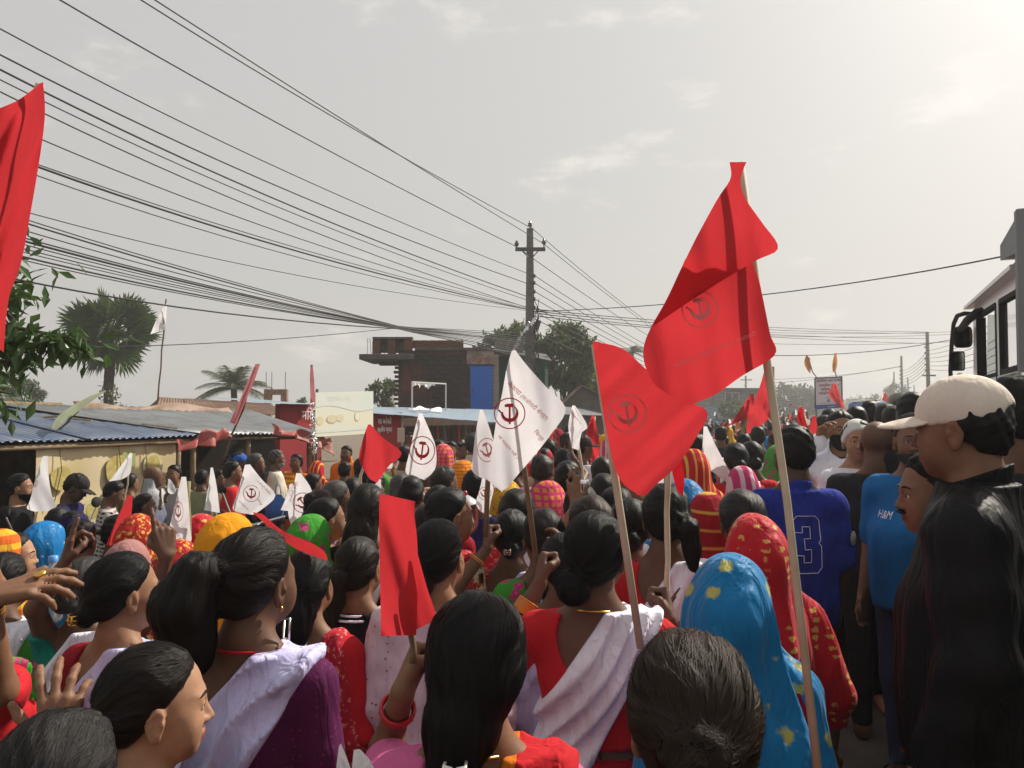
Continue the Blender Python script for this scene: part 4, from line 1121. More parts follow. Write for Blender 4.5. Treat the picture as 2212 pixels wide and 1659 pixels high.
# empty sign frame
sf = empty('sign_frame', onl(925, 890, -8.8)); tag(sf, 'empty white metal sign frame with shreds of torn sheet on the blue awning', 'sign frame')
with Under(sf):
    steel_w = mat('white_steel', (.55, .55, .52), .5, .4)
    c4 = [onl(890, 889, -8.8), onl(963, 887, -8.8), onl(963, 829, -8.8), onl(890, 825, -8.8)]
    for i, j in ((0, 3), (1, 2), (3, 2)): MB().tube([c4[i], c4[j]], .022, 4).build('frame_bar', steel_w, None)
    MB().tube([c4[0].lerp(c4[1], .52), c4[3].lerp(c4[2], .52)], .01, 4).build('frame_bar', wood_d, None)
    vs = []; fs = []
    for i in range(17):
        u = i / 16 * .68; t_ = c4[3].lerp(c4[2], u); vs += [t_, t_ + Vector((0, 0, -.05 - .16 * random.random() * (1 if i % 2 else .3))) + RV * random.uniform(-.02, .03)]
    for i in range(16): fs.append((2 * i, 2 * i + 1, 2 * i + 3, 2 * i + 2))
    MB().add(vs, fs).build('torn_sheet', mat('white_plastic'), None)

# ------------------------------------------------------------------ flat-roofed brick house in the middle
DB = 24.0
def hb(x, y, dd=0.0): return at(x, y, DB + dd)
soot = mat('sooty_brick', (.055, .042, .036), .95, .1, noise=(1.4, .9, (.13, .062, .045)), bump=(16, .8))
soot_b = mat('sooty_bricks', (.070, .056, .048), .95, .1, noise=(1.1, .95, (.026, .026, .026)))
slab_m = mat('old_slab', (.13, .125, .12), .9, noise=(4, .8))
redw = mat('red_plaster', (.15, .05, .042), .9, noise=(2.4, .95, (.05, .038, .034)))
hs_ = empty('brick_house', (hb(960, 890).x, DB + 1, GL)); tag(hs_, 'flat-roofed sooty brick house with blue door, cantilever slab and green wing', 'house')
with Under(hs_):
    a_, b_ = hb(860, 890), hb(1068, 890); zt = hb(900, 757).z
    MB().box(((a_.x + b_.x) / 2, DB + 1.6, (zt + GL) / 2), (b_.x - a_.x, 3.2, zt - GL)).build('wall', soot, None)
    # brickwork face
    dz = hb(1000, 792).z
    def skp(x, z):
        X = a_.x + x; Z_ = 1.5 + z
        return (hb(1008, 0).x < X < hb(1068, 0).x) or (X < hb(928, 0).x and Z_ < hb(900, 846 - (928 - 880) * .6).z + (hb(928, 0).x - X) * 1.25)
    brickwork(None, (a_.x, DB - .012, 1.5), (1, 0, 0), (0, 0, 1), b_.x - a_.x, zt - 1.5, .36, .145, soot_b, .03, skp, .006)
    P = [(hb(872, 0).x, DB - .012, 1.5), (hb(930, 0).x, DB - .012, 1.5), (hb(922, 0).x, DB - .012, hb(0, 880).z), (hb(900, 0).x, DB - .012, hb(0, 835).z), (hb(884, 0).x, DB - .012, hb(0, 790).z), (hb(872, 0).x, DB - .012, hb(0, 775).z)]
    MB().add(P, [tuple(range(len(P)))]).build('red_plaster', redw, None)
    # cantilever slab and roof edge
    s0, s1 = hb(785, 770), hb(1000, 768)
    MB().box(((hb(785, 0).x + hb(900, 0).x) / 2, DB + .9, hb(0, 772).z), (hb(900, 0).x - hb(785, 0).x, 2.4, .17)).build('cantilever_slab', slab_m, None, bevel=.02)
    MB().box(((hb(815, 0).x + hb(868, 0).x) / 2, DB + .9, hb(0, 779).z - .03), (hb(868, 0).x - hb(815, 0).x, .3, .14)).build('slab_beam', slab_m, None)
    MB().box(((hb(900, 0).x + hb(1068, 0).x) / 2, DB + 1.55, hb(0, 757).z + .04), (hb(1068, 0).x - hb(900, 0).x - .004, 3.3, .08)).build('roof_slab', slab_m, None)
    # parapet with brick piers
    z0 = hb(0, 766).z; z1 = hb(0, 731).z
    for x in (812, 845, 880):
        p = hb(x + 5, 0); MB().box((p.x, DB + .15, (z0 + z1) / 2), (.22, .22, z1 - z0)).build('parapet_pier', brick_mats[1], None)
        brickwork(None, (p.x - .125, DB + .03, z0), (1, 0, 0), (0, 0, 1), .25, z1 - z0 - .02, .25, .085, brick_mats[0], .04)
    MB().box(((hb(812, 0).x + hb(890, 0).x) / 2, DB + .22, z1 + .025), (hb(893, 0).x - hb(808, 0).x, .3, .06)).build('parapet_cap', slab_m, None)
    MB().box(((hb(822, 0).x + hb(880, 0).x) / 2, DB + .3, z1 - .22), (hb(880, 0).x - hb(822, 0).x, .06, .42)).build('parapet_panel', slab_m, None)
    pz = hb(0, 757).z + .08; ph = hb(0, 740).z - pz + .1
    MB().box(((hb(893, 0).x + hb(1002, 0).x) / 2, DB + .22, pz + ph / 2 - .02), (hb(1002, 0).x - hb(893, 0).x, .1, ph - .05)).build('parapet_wall', mortar, None)
    brickwork(None, (hb(893, 0).x, DB + .15, pz), (1, 0, 0), (0, 0, 1), hb(1002, 0).x - hb(893, 0).x, ph, .25, .085, brick_mats[0], .05)
    for x in (789, 797, 801, 826, 857): p = hb(x, 760); MB().tube([(p.x, DB + .4, hb(0, 765).z), (p.x + random.uniform(-.05, .05), DB + .4, hb(0, 728).z)], .008, 5).build('steel_rod', wood_d, None)
    # projecting edge bricks of the left corner
    for i in range(14): MB().box((hb(861, 0).x - .035 * (i % 2), DB + .1, 1.6 + i * .14), (.12, .2, .08)).build('corner_brick', brick_mats[1], None)
    # door
    d0, d1 = hb(1016, 792), hb(1064, 905)
    MB().box(((d0.x + d1.x) / 2, DB - .03, (d0.z + d1.z) / 2), (d1.x - d0.x, .06, d0.z - d1.z)).build('door', mat('blue_door', (.02, .13, .56), .5, .4, noise=(4, .35, (.03, .15, .60))), None, bevel=.006)
    MB().box(((d0.x + d1.x) / 2, DB - .02, d0.z + .03), (d1.x - d0.x + .12, .08, .06)).build('door_frame', mat('blue_door_frame', (.03, .06, .2), .6), None)
    MB().tube([(d0.x + .09, DB - .07, 2.5), (d0.x + .09, DB - .07, 2.62)], .012, 6).build('door_handle', wood_d, None)
    wpl = mat('whitewash', (.40, .34, .31), .95, noise=(5, .9, (.20, .14, .12)), bump=(20, .5))
    MB().box(((hb(1010, 0).x + hb(1068, 0).x) / 2, DB - .012, (hb(0, 757).z + d0.z) / 2 + .05), (hb(1068, 0).x - hb(1010, 0).x, .03, hb(0, 757).z - d0.z - .06)).build('lintel_panel', wpl, None)
    put_text('painted_writing', 'ने.क.पा', lambda u, v: Vector((hb(1040, 0).x + u, DB - .034, hb(0, 777).z + v)), .55, mat('red_ink', (.35, .03, .03), .8), None)
    brickwork(None, (hb(1065, 0).x, DB - .02, 1.6), (1, 0, 0), (0, 0, 1), .19, zt - 1.65, .19, .11, wpl, .04)
    # green wing with lean-to
    gw = mat('green_wall', (.045, .17, .115), .8, noise=(4, .7, (.07, .13, .10)))
    e0, e1 = hb(1076, 0, 1.2), hb(1182, 0, 1.2)
    MB().box(((e0.x + e1.x) / 2, DB + 2.4, (hb(0, 770, 1.2).z + GL) / 2), (e1.x - e0.x, 2.4, hb(0, 770, 1.2).z - GL)).build('green_wing', gw, None)
    MB().box((e0.x - .02, DB + 1.05, 1.6), (.14, .14, 4.0)).build('corner_post', mat('pale_green', (.28, .42, .36), .8, noise=(5, .6)), None)
    MB().box((e1.x - .05, DB + 1.1, 1.5), (.1, .12, 3.6)).build('corner_post', mat('pale_green'), None)
    r0, r1, r2, r3 = hb(1055, 753, .3), hb(1192, 779, .3), hb(1180, 765, 2.6), hb(1080, 748, 2.6)
    o = MB().add([r0, r1, r2, r3], [(0, 1, 2, 3)]).build('lean_to_roof', mat('dark_tin', (.10, .10, .10), .5, .4, .3, noise=(4, .7)), None); md = o.modifiers.new('t', 'SOLIDIFY'); md.thickness = .05
    MB().box((hb(1100, 0, 1.3).x, DB + 1.25, hb(0, 749, 1.3).z), (.9, .1, .42)).build('upper_board', mat('old_board', (.24, .21, .18), .9, noise=(5, .8)), None)

# gabled hut
ht = empty('gabled_hut', at(1258, 890, 27)); ht.location.z = GL; tag(ht, 'small grey brick hut with a gabled tin roof beyond the pole', 'hut')
with Under(ht):
    x0, xm, x1 = at(1212, 0, 27).x, at(1252, 0, 27).x, at(1345, 0, 27).x; ze, zr = at(0, 877, 27).z, at(0, 836, 27).z; hm = mat('hut_wall', (.15, .125, .11), .95, noise=(3, .8, (.09, .08, .075)), bump=(12, .7))
    MB().add([(x0, 27, GL), (x1, 27, GL), (x1, 27, ze), (xm, 27, zr), (x0, 27, ze), (x0, 30, GL), (x1, 30, GL), (x1, 30, ze), (xm, 30, zr), (x0, 30, ze)], [(0, 1, 2, 3, 4), (9, 8, 7, 6, 5), (0, 4, 9, 5), (1, 6, 7, 2)]).build('wall', hm, None)
    brickwork(None, (x0, 26.98, 1.75), (1, 0, 0), (0, 0, 1), x1 - x0, ze - 1.75 - .02, .3, .1, mat('hut_brick', (.17, .13, .11), .95, noise=(3, .8)), .03)
    for pa, pb in (((x0 - .2, 26.8, ze - .12), (xm, 26.8, zr + .03)), ((x1 + .15, 26.8, ze - .1), (xm, 26.8, zr + .03))):
        o = MB().add([pa, pb, (pb[0], 30.2, pb[2]), (pa[0], 30.2, pa[2])], [(0, 1, 2, 3)]).build('roof', rust_tin, None); md = o.modifiers.new('t', 'SOLIDIFY'); md.thickness = .04
    p0, p1 = at(1170, 893, 24), at(1345, 899, 27); o = MB().add([p0, p1, p1 + Vector((0, 1.2, .25)), p0 + Vector((0, 1.2, .25))], [(0, 1, 2, 3)]).build('awning', grey_tin, None); md = o.modifiers.new('t', 'SOLIDIFY'); md.thickness = .02

# two-storey house at the end of the street
fh = empty('far_house', at(1590, 890, 62)); fh.location.z = 0; tag(fh, 'grey two-storey house with barred window at the far end of the street', 'house')
with Under(fh):
    fx0, fx1 = at(1530, 0, 62).x, at(1650, 0, 62).x; fz = at(0, 842, 62).z
    fm = mat('far_plaster', (.20, .20, .20), .9, noise=(1, .7)); MB().box(((fx0 + fx1) / 2, 65, fz / 2), (fx1 - fx0, 6, fz)).build('wall', fm, None)
    MB().box(((fx0 + fx1) / 2, 64.8, fz + .06), (fx1 - fx0 + .5, 6.6, .14)).build('roof_slab', slab_m, None)
    p = at(1581, 860, 62); w_ = MB().box((p.x, 61.98, p.z), (1.15, .08, .95)).build('window', mat('window_frame_pale', (.5, .5, .48), .6), None)
    for i, dx in enumerate((-.27, .27)): MB().box((p.x + dx, 61.93, p.z), (.46, .03, .8)).build('pane', mat('dark_glass', (.03, .035, .04), .15, .5), None)
    MB().box((at(1545, 0, 60).x, 60, at(0, 892, 60).z), (3.2, .5, .9)).build('shop_board', mat('faded_blue_board', (.16, .30, .42), .7), None)
    MB().box((at(1625, 0, 61).x, 61, at(0, 893, 60).z), (2.6, 1.4, .06)).build('awning', grey_tin, None)
# ------------------------------------------------------------------ vegetation
leaf_a = mat('leaf_dark', (.045, .085, .028), .5, .4, noise=(1.3, .8, (.07, .10, .03)), translucent=.3)
leaf_b = mat('leaf_mid', (.095, .14, .048), .55, .35, noise=(1.1, .8, (.09, .11, .045)), translucent=.3)
leaf_c = mat('leaf_far', (.05, .075, .035), .7, .2, noise=(.5, .8, (.08, .10, .05)), translucent=.2)
bark = mat('bark', (.10, .075, .055), .95, .1, noise=(9, .8), bump=(18, .8))
def leaves(C, size, rs, droop=.3, aspect=.42):
    """one folded leaf blade per centre"""
    n_ = len(C); d = rs.normal(size=(n_, 3)); d[:, 2] -= droop; d /= np.linalg.norm(d, axis=1)[:, None]
    up = rs.normal(size=(n_, 3)) * .6 + np.array([0, 0, 1.0]); s_ = np.cross(d, up); s_ /= np.linalg.norm(s_, axis=1)[:, None] + 1e-9; nn = np.cross(s_, d)
    L = (size * rs.uniform(.6, 1.25, n_))[:, None]; w_ = L * aspect
    V = np.stack([C, C + d * L * .5 + s_ * w_ * .5 + nn * L * .06, C + d * L, C + d * L * .5 - s_ * w_ * .5 + nn * L * .06], 1).reshape(-1, 3)
    return V, np.arange(n_ * 4).reshape(-1, 4)
def crown_pts(center, rad, clumps, per, rs, cr=.28, flat=1.0):
    P = []
    cs = []
    for i in range(clumps):
        v = rs.normal(size=3); v /= np.linalg.norm(v); r_ = rs.uniform(.35, 1.0) ** .5
        c_ = np.array(center) + v * np.array(rad) * r_; cs.append(c_)
        k = rs.uniform(.6, 1.3); q = rs.normal(size=(int(per * k), 3)); q /= np.linalg.norm(q, axis=1)[:, None]; q *= rs.uniform(.2, 1, (len(q), 1)) ** .5
        P.append(c_ + q * np.array(rad).mean() * cr * k * np.array([1, 1, .75]))
    return np.concatenate(P), cs
def tree(label, base, top_c, rad, clumps, per, size, m, seed, trunk_r=.12, group=None, cr=.28):
    rs = np.random.default_rng(seed); base = Vector(base); root = empty('tree', base); tag(root, label, 'tree', group)
    C, cs = crown_pts(Vector(top_c) - base, rad, clumps, per, rs, cr)
    V, Q = leaves(C, size, rs); o = mesh_np('crown', V, Q, m, root, smooth=False); o['kind'] = 'stuff'
    tc_ = Vector(top_c) - base; mb = MB(); mb.tube([(0, 0, 0), tuple(tc_ * .4 + Vector((.1 * trunk_r * 8, 0, 0))), tuple(tc_ * .95)], [trunk_r, trunk_r * .75, trunk_r * .25], 8)
    for c_ in cs[::max(1, len(cs) // 14)]:
        s_ = tc_ * random.uniform(.35, .8); mb.tube([tuple(s_), tuple(s_.lerp(Vector(c_), .5) + Vector((0, 0, .1))), tuple(c_)], [trunk_r * .35, trunk_r * .22, trunk_r * .08], 5)
    mb.build('trunk', bark, root, smooth=True)
    return root
def tr_px(label, x, ytop, ybot, d, wpx, seed, m=leaf_c, clumps=40, per=60, size=None, group=None, cr=.28):
    k = d / FPX; zt = at(x, ytop, d).z; zb = at(x, ybot, d).z; X = at(x, 0, d).x
    rz = (zt - zb) / 2; rx = wpx * k / 2
    return tree(label, (X, d, GL), (X, d, (zt + zb) / 2), (rx, rx * .8, rz), clumps, per, size or max(.12, rx * .16), m, seed, max(.08, rx * .09), group, cr)
tr_px('dense leafy tree rising behind the flat-roofed brick house', 1110, 705, 850, 31, 190, 3, leaf_b, 70, 95, .26)
tr_px('broad tree just right of the power pole, dark leaves', 1215, 700, 850, 30, 140, 4, leaf_b, 60, 95, .26)
tr_px('tree with open crown above the gabled hut', 1262, 770, 870, 36, 100, 5, leaf_b, 40, 70, .26)
tr_px('low dark bush between the gabled hut and the tall tree', 1290, 815, 880, 40, 110, 6, leaf_a, 34, 60, .25)
tr_px('green treetop showing left of the brick house', 835, 815, 880, 36, 60, 7, leaf_b, 24, 60, .24)
tr_px('small treetop peeping over the rusty shed roof', 663, 862, 890, 45, 30, 8, leaf_b, 12, 40, .22)
tr_px('pale feathery tree left behind the blue-roofed stall', 72, 815, 890, 42, 80, 9, mat('leaf_pale', (.09, .12, .065), .7, .2, noise=(.8, .7, (.13, .15, .09)), translucent=.2), 34, 80, .22)
tr_px('darker shrub beside the white chimney, behind the blue roof', 22, 800, 890, 30, 60, 10, leaf_a, 24, 70, .22)
fg = 'hazy trees at the far end of the road'
tr_px('round hazy tree behind the market notice board', 1700, 832, 900, 115, 130, 11, leaf_c, 60, 70, .7, fg)
tr_px('wide low hazy tree behind the red flags on the road', 1625, 852, 905, 100, 120, 12, leaf_c, 44, 60, .65, fg)
tr_px('low bushy tree under the drooping wires by the far house', 1590, 868, 905, 56, 90, 13, leaf_b, 36, 60, .35)
tr_px('tall thin hazy tree beside the far right power poles', 1925, 828, 885, 130, 60, 14, leaf_c, 30, 50, .7, fg, .22)
for i, (x, yt, wp) in enumerate(((1780, 868, 120), (1850, 862, 110), (1900, 858, 90), (1985, 862, 80), (2040, 866, 90), (1440, 880, 90), (1360, 868, 80))):
    tr_px('faint hazy tree in the low line along the horizon', x, yt, 905, 190 + 12 * i, wp, 30 + i, leaf_c, 26, 60, 1.1, 'faint tree line on the horizon')
tr_px('small palm-like hazy tree beside the double red pennant', 1868, 852, 900, 150, 40, 51, leaf_c, 10, 50, 1.0)

def fan_palm(label, x, yc, d, R0, seed):
    rs = random.Random(seed); c_ = at(x, yc, d); root = empty('fan_palm', (c_.x, c_.y, GL)); tag(root, label, 'palm tree')
    zc = c_.z - GL; mb = MB(); pts = [(.06 * math.sin(i * .9), 0, zc * i / 9) for i in range(10)]
    mb.tube(pts, [.24, .2, .19, .19, .18, .18, .19, .2, .22, .2], 10); mb.build('trunk', bark, root, smooth=True)
    pal = mat('fan_palm_leaf', (.06, .11, .034), .5, .35, noise=(.9, .7, (.075, .105, .035)), translucent=.22)
    for i in range(64):
        az = rs.uniform(0, 2 * PI); el = math.asin(rs.uniform(-.96, .97)); d_ = Vector((math.cos(az) * math.cos(el), math.sin(az) * math.cos(el), math.sin(el)))
        pl = R0 * rs.uniform(.42, .58); b0 = Vector((0, 0, zc)) + d_ * .08; tip = b0 + d_ * pl + Vector((0, 0, -.08 * R0 * math.cos(el)))
        mb = MB(); mb.tube([b0, (b0 + tip) / 2 + Vector((0, 0, .04)), tip], [.028, .02, .014], 5)
        ax = d_; sd_ = ax.cross(Vector((0, 0, 1))).normalized(); up = sd_.cross(ax); roll = rs.uniform(-1.6, 1.6); sd_, up = sd_ * math.cos(roll) + up * math.sin(roll), up * math.cos(roll) - sd_ * math.sin(roll)
        nb = 17; LB = R0 * rs.uniform(.46, .58)
        for k in range(nb):
            t_ = R(-112 + 224 * k / (nb - 1)); dr = ax * math.cos(t_) + sd_ * math.sin(t_) + up * .12 * abs(math.sin(t_)); dr.normalize(); L = LB * (.72 + .28 * math.cos(t_ * .6)) * rs.uniform(.9, 1.05)
            pr = (ax * -math.sin(t_) + sd_ * math.cos(t_)).normalized(); w_ = L * .085; e = tip + dr * L + Vector((0, 0, -.10 * L * rs.random()))
            m_ = tip + dr * L * .55
            mb.add([tip, m_ - pr * w_ + up * .01, e, m_ + pr * w_ + up * .01, m_ - up * .03], [(0, 1, 4), (1, 2, 4), (2, 3, 4), (3, 0, 4)])
        mb.build('frond', pal, root)
    mb = MB(); rr = np.random.default_rng(seed); n_ = 300; zz = rr.uniform(zc * .28, zc * .62, n_); an = rr.uniform(0, 2 * PI, n_); r_ = .2 + rr.exponential(.06, n_) + .10 * (zz < zc * .5)
    V, Q = leaves(np.stack([np.cos(an) * r_, np.sin(an) * r_, zz], 1), .17, rr); mesh_np('creeper', V, Q, leaf_b, root, smooth=False)['kind'] = 'stuff'
fan_palm('tall fan palm with round crown and creeper on its trunk', 240, 718, 30, 1.78, 5)

def coconut(label, x, yc, d, R0, seed, nf=20, droop=.55):
    rs = random.Random(seed); c_ = at(x, yc, d); root = empty('coconut_palm', (c_.x, c_.y, GL)); tag(root, label, 'palm tree'); zc = c_.z - GL
    MB().tube([(0, 0, 0), (.1, 0, zc * .5), (0, 0, zc)], [.2, .15, .14], 9).build('trunk', bark, root, smooth=True)
    pm = mat('coconut_leaf', (.055, .075, .032), .5, .4, noise=(.8, .7, (.10, .115, .055)), translucent=.25)
    for i in range(nf):
        az = 2 * PI * i / nf + rs.uniform(-.2, .2); el = R(rs.uniform(0, 78)); L = R0 * rs.uniform(.85, 1.15); h = Vector((math.cos(az), math.sin(az), 0)); pts = []
        for k in range(10):
            t_ = k / 9; r_ = L * t_; pts.append(Vector((0, 0, zc)) + h * r_ * math.cos(el) * (1 - .1 * t_) + Vector((0, 0, r_ * math.sin(el) - droop * L * t_ * t_)))
        mb = MB(); mb.tube(pts, [.03 * (1 - t / 11) for t in range(10)], 5)
        for k in range(1, 30):
            t_ = k / 30 * 9; i0 = int(t_); p = pts[i0].lerp(pts[min(i0 + 1, 9)], t_ - i0); d_ = (pts[min(i0 + 1, 9)] - pts[i0]).normalized(); s_ = d_.cross(Vector((0, 0, 1))).normalized()
            ll = R0 * .30 * math.sin(PI * (.12 + .85 * k / 30)) + .05
            for q in (-1, 1):
                e = p + (s_ * q * .8 + d_ * .6 + Vector((0, 0, -.35 - .2 * rs.random()))).normalized() * ll; w_ = d_ * .022
                mb.add([p - w_, p + w_, e], [(0, 1, 2)])
        mb.build('frond', pm, root)
coconut('coconut palm with drooping fronds behind the rusty shed', 505, 838, 36, 2.1, 4, 24, .42)
coconut('distant palm crown above the big red flag, beyond the hut', 1365, 762, 60, 1.6, 9, 14)

# near tree whose leafy bough hangs in from the left
nt_ = empty('roadside_tree', (-5.2, 5.2, GL)); tag(nt_, 'near broad-leaved tree whose boughs hang in behind the left red flag', 'tree')
rs = np.random.default_rng(77); C = []; mb = MB()
with Under(nt_):
    for pa, pb, n_, sp in ((at(-260, 690, 4.6), at(195, 738, 4.6), 330, .055), (at(-260, 700, 4.7), at(95, 775, 4.6), 190, .07), (at(-260, 800, 4.7), at(40, 780, 4.5), 150, .09), (at(-200, 560, 4.7), at(62, 560, 4.6), 200, .10), (at(-200, 640, 4.7), at(64, 610, 4.6), 160, .07), (at(-200, 520, 4.7), at(30, 690, 4.6), 160, .10), (at(-200, 480, 4.9), at(60, 500, 4.8), 60, .06), (at(-100, 860, 5), at(20, 850, 5), 90, .10)):
        mb.tube([pa, pa.lerp(pb, .5) + Vector((0, 0, .05)), pb], [.03, .018, .005], 6)
        t_ = rs.uniform(0, 1, n_)[:, None]; C.append(np.array(pa) * (1 - t_) + np.array(pb) * t_ + rs.normal(size=(n_, 3)) * sp * np.array([1, 1, .75]))
    mb.tube([(-5.2, 5.2, GL), (-5.0, 5.1, 1.2), (-4.6, 4.9, 2.3), at(-260, 690, 4.6)], [.2, .17, .12, .05], 10); mb.tube([(-4.8, 5.0, 1.8), at(-200, 560, 4.7)], [.1, .03], 8)
    mb.build('trunk', bark, None, smooth=True)
    V, Q = leaves(np.concatenate(C), .125, rs, 1.1, .40); mesh_np('crown', V, Q, mat('mango_leaf', (.06, .12, .032), .38, .5, noise=(3, .7, (.075, .12, .035)), translucent=.35), None, smooth=False)['kind'] = 'stuff'

ch = empty('white_house', at(-30, 880, 24)); ch.location.z = GL; tag(ch, 'corner of a white house with a flat cap behind the blue-roofed stall', 'house')
with Under(ch):
    p = at(-20, 0, 24); zt_ = at(0, 862, 24).z; MB().box((p.x, 24.6, (zt_ + GL) / 2), (1.0, 1.0, zt_ - GL)).build('wall', mat('white_wall', (.62, .58, .52), .9, noise=(3, .5)), None); MB().box((p.x, 24.6, zt_ + .04), (1.15, 1.15, .09)).build('roof_slab', slab_m, None)

# ------------------------------------------------------------------ power poles and wires
pole_m = mat('pole_concrete', (.17, .165, .16), .85, .2, noise=(5, .7, (.11, .108, .105)))
ins_m = mat('insulator', (.05, .03, .028), .3, .5); wire_m = mat('wire_black', (.016, .016, .017), .6, .3)
PD = 24.4
pp = at(1145, 890, PD)
pl_ = empty('power_pole', (pp.x, PD, GL)); tag(pl_, 'tall grey concrete power pole with cross-arm and a tangle of cables', 'power pole')
with Under(pl_):
    zt_ = at(1145, 494, PD).z
    MB().add([(pp.x + s_ * w_, PD + t_ * w_ * .8, z_) for z_, w_ in ((GL, .21), (zt_, .10)) for s_, t_ in ((-1, -1), (1, -1), (1, 1), (-1, 1))], [(0, 1, 5, 4), (1, 2, 6, 5), (2, 3, 7, 6), (3, 0, 4, 7), (4, 5, 6, 7)]).build('shaft', pole_m, None)
    for y_ in range(525, 790, 14): p = at(1145, y_, PD - .2); MB().box((p.x, p.y, p.z), (.03, .02, .05)).build('hole', wood_d, None)
    a_, b_ = at(1113, 540, PD - .25), at(1178, 537, PD - .25); MB().box(((a_.x + b_.x) / 2, PD - .25, (a_.z + b_.z) / 2), (b_.x - a_.x, .09, .11)).build('cross_arm', mat('steel_dark', (.07, .07, .07), .6, .4, .4), None)
    for x0, x1 in ((1129, 1141), (1162, 1150)): MB().tube([at(x0, 543, PD - .25), at(x1, 556, PD - .25)], .018, 5).build('brace', mat('steel_dark'), None)
    for x, y_ in ((1116, 533), (1175, 529), (1145, 491)):
        p = at(x, y_, PD - .25); MB().lathe([(0, .2), (.035, .19), (.03, .14), (.075, .12), (.055, .08), (.08, .06), (.05, .03), (.02, 0), (.02, -.12)], 12, Matrix.Translation(p)).build('insulator', ins_m, None, smooth=True)
    for y_ in (596, 611, 630, 646, 664): p = at(1154, y_, PD - .3); MB().lathe([(0, .06), (.05, .05), (.035, 0), (.05, -.05), (0, -.06)], 10, Matrix.Translation(p)).build('insulator', ins_m, None, smooth=True); MB().tube([p, p + Vector((-.13, .1, 0))], .012, 5).build('bracket', mat('steel_dark'), None)
    p = at(1161, 702, PD - .3); MB().box(p, (.16, .22, .3), Matrix.Rotation(.3, 3, 'Y')).build('junction_box', mat('steel_dark'), None, bevel=.01)
    mb = MB(); rr = random.Random(4)
    for i in range(16):
        y0 = rr.uniform(640, 760); pts = [at(1145 + rr.uniform(6, 20), y0 + 14 * k + rr.uniform(-5, 5), PD - .35 + rr.uniform(-.1, .1)) for k in range(6)]; mb.tube(pts, .012, 4)
    mb.build('cable_tangle', wire_m, None)
    mb = MB()
    for i in range(46):
        t_ = i / 45; p = at(1162 - 54 * t_ - 6 * math.sin(PI * t_), 676 + 80 * t_, PD - 21.5 * (1 - (1 - t_) ** 1) * 0 - .45); q = Vector((rr.uniform(-.07, .07), rr.uniform(-.04, .04), rr.uniform(-.12, .02))); mb.add([p, p + q, p + q + Vector((.05, 0, -.05)), p + Vector((.05, 0, -.02))], [(0, 1, 2, 3)])
    mb.build('tinsel_garland', mat('tinsel', (.75, .76, .78), .25, .5, .6), None)

PXY = Vector((pp.x, PD - .3, 0)); BXY = Vector((-14.7, -9.9, 0))   # this pole and the one before it, behind the photographer
def wire_d(x):
    k = (x - 1106.0) / FPX; dx, dy = BXY.x - PXY.x, BXY.y - PXY.y
    t_ = (k * PXY.y - PXY.x) / (dx - k * dy); return PXY.y + dy * t_
def wire(x0, y0, x1, y1, sag=0.0, r=.011, label=None, dfun=None, ext=True, n_=14):
    pts = []
    for i in range(n_ + 1):
        u = i / n_ * (1.0)
        x = x0 + (x1 - x0) * u; y = y0 + (y1 - y0) * u + sag * 4 * u * (1 - u)
        pts.append(at(x, y, (dfun or wire_d)(x)))
    if ext: pts = [pts[0] + (pts[0] - pts[1]) * 2.2] + pts
    c_ = pts[0]
    o = MB().tube([p - c_ for p in pts], r, 5).build('overhead_wire', wire_m, None, smooth=True); o.location = c_
    return tag(o, label or 'black overhead wire strung from the left to the tall pole', 'wire', 'overhead wires to the tall pole' if not label else ('wires ' + label)[:60])
for x0, y0, x1, y1, sg, r in ((130, 0, 1116, 533, 12, .012), (305, 0, 1145, 491, 10, .012), (335, 0, 1175, 527, 4, .012), (0, 62, 1138, 590, 22, .010), (0, 118, 1138, 612, 24, .012), (0, 150, 1138, 640, 24, .014), (0, 172, 1138, 648, 24, .009), (0, 198, 1138, 664, 26, .010),
                          (0, 262, 1138, 663, 26, .009), (0, 330, 1138, 668, 22, .016), (0, 326, 1138, 666, 18, .008), (0, 350, 1140, 669, 26, .008), (0, 442, 1140, 671, 24, .007)):
    o = wire(x0, y0, x1, y1, sg, r)
    lb_ = {(130, 0): 'wire running to the left insulator of the pole cross-arm', (305, 0): 'wire running to the insulator on top of the tall pole', (335, 0): 'wire running to the right insulator of the pole cross-arm', (0, 330): 'thick black cable with a lump, strung to the tall pole', (0, 150): 'stouter wire in the middle of the parallel set to the pole', (0, 442): 'thinnest lone wire just above the tied bundle'}.get((x0, y0))
    if lb_: o['label'] = lb_; del o['group']
kn = (860, 706)
for i, (y0, sg, r, y1) in enumerate(((462, 14, .008, 722), (470, 16, .012, 728), (488, 16, .008, 733), (505, 18, .010, 738), (512, 18, .016, 742), (520, 20, .008, 747), (530, 20, .008, 752), (538, 20, .007, 757), (548, 22, .013, 762), (556, 22, .008, 768), (602, 30, .013, 775))):
    x0 = 0; x1 = 1150
    pts = [(x0 + (kn[0] - x0) * u, y0 - 6 + (kn[1] - 2 + i * .6 - y0 + 6) * u + sg * 4 * u * (1 - u) * .55) for u in np.linspace(0, 1, 10)] + [(kn[0] + (x1 - kn[0]) * u, kn[1] + i * .6 + (y1 - kn[1]) * u * (.72 + .28 * u)) for u in np.linspace(.12, 1, 7)]
    P3 = [at(x, y, wire_d(x)) for x, y in pts]; P3 = [P3[0] + (P3[0] - P3[1]) * 2] + P3; c_ = P3[0]
    o = MB().tube([p - c_ for p in P3], r, 5).build('overhead_wire', wire_m, None, smooth=True); o.location = c_; tag(o, 'cable of the sagging bundle tied together left of the brick house', 'wire', 'cables of the tied bundle')
wire(0, 749, 860, 708, 14, .007, 'thin low wire crossing before the fan palm to the bundle')
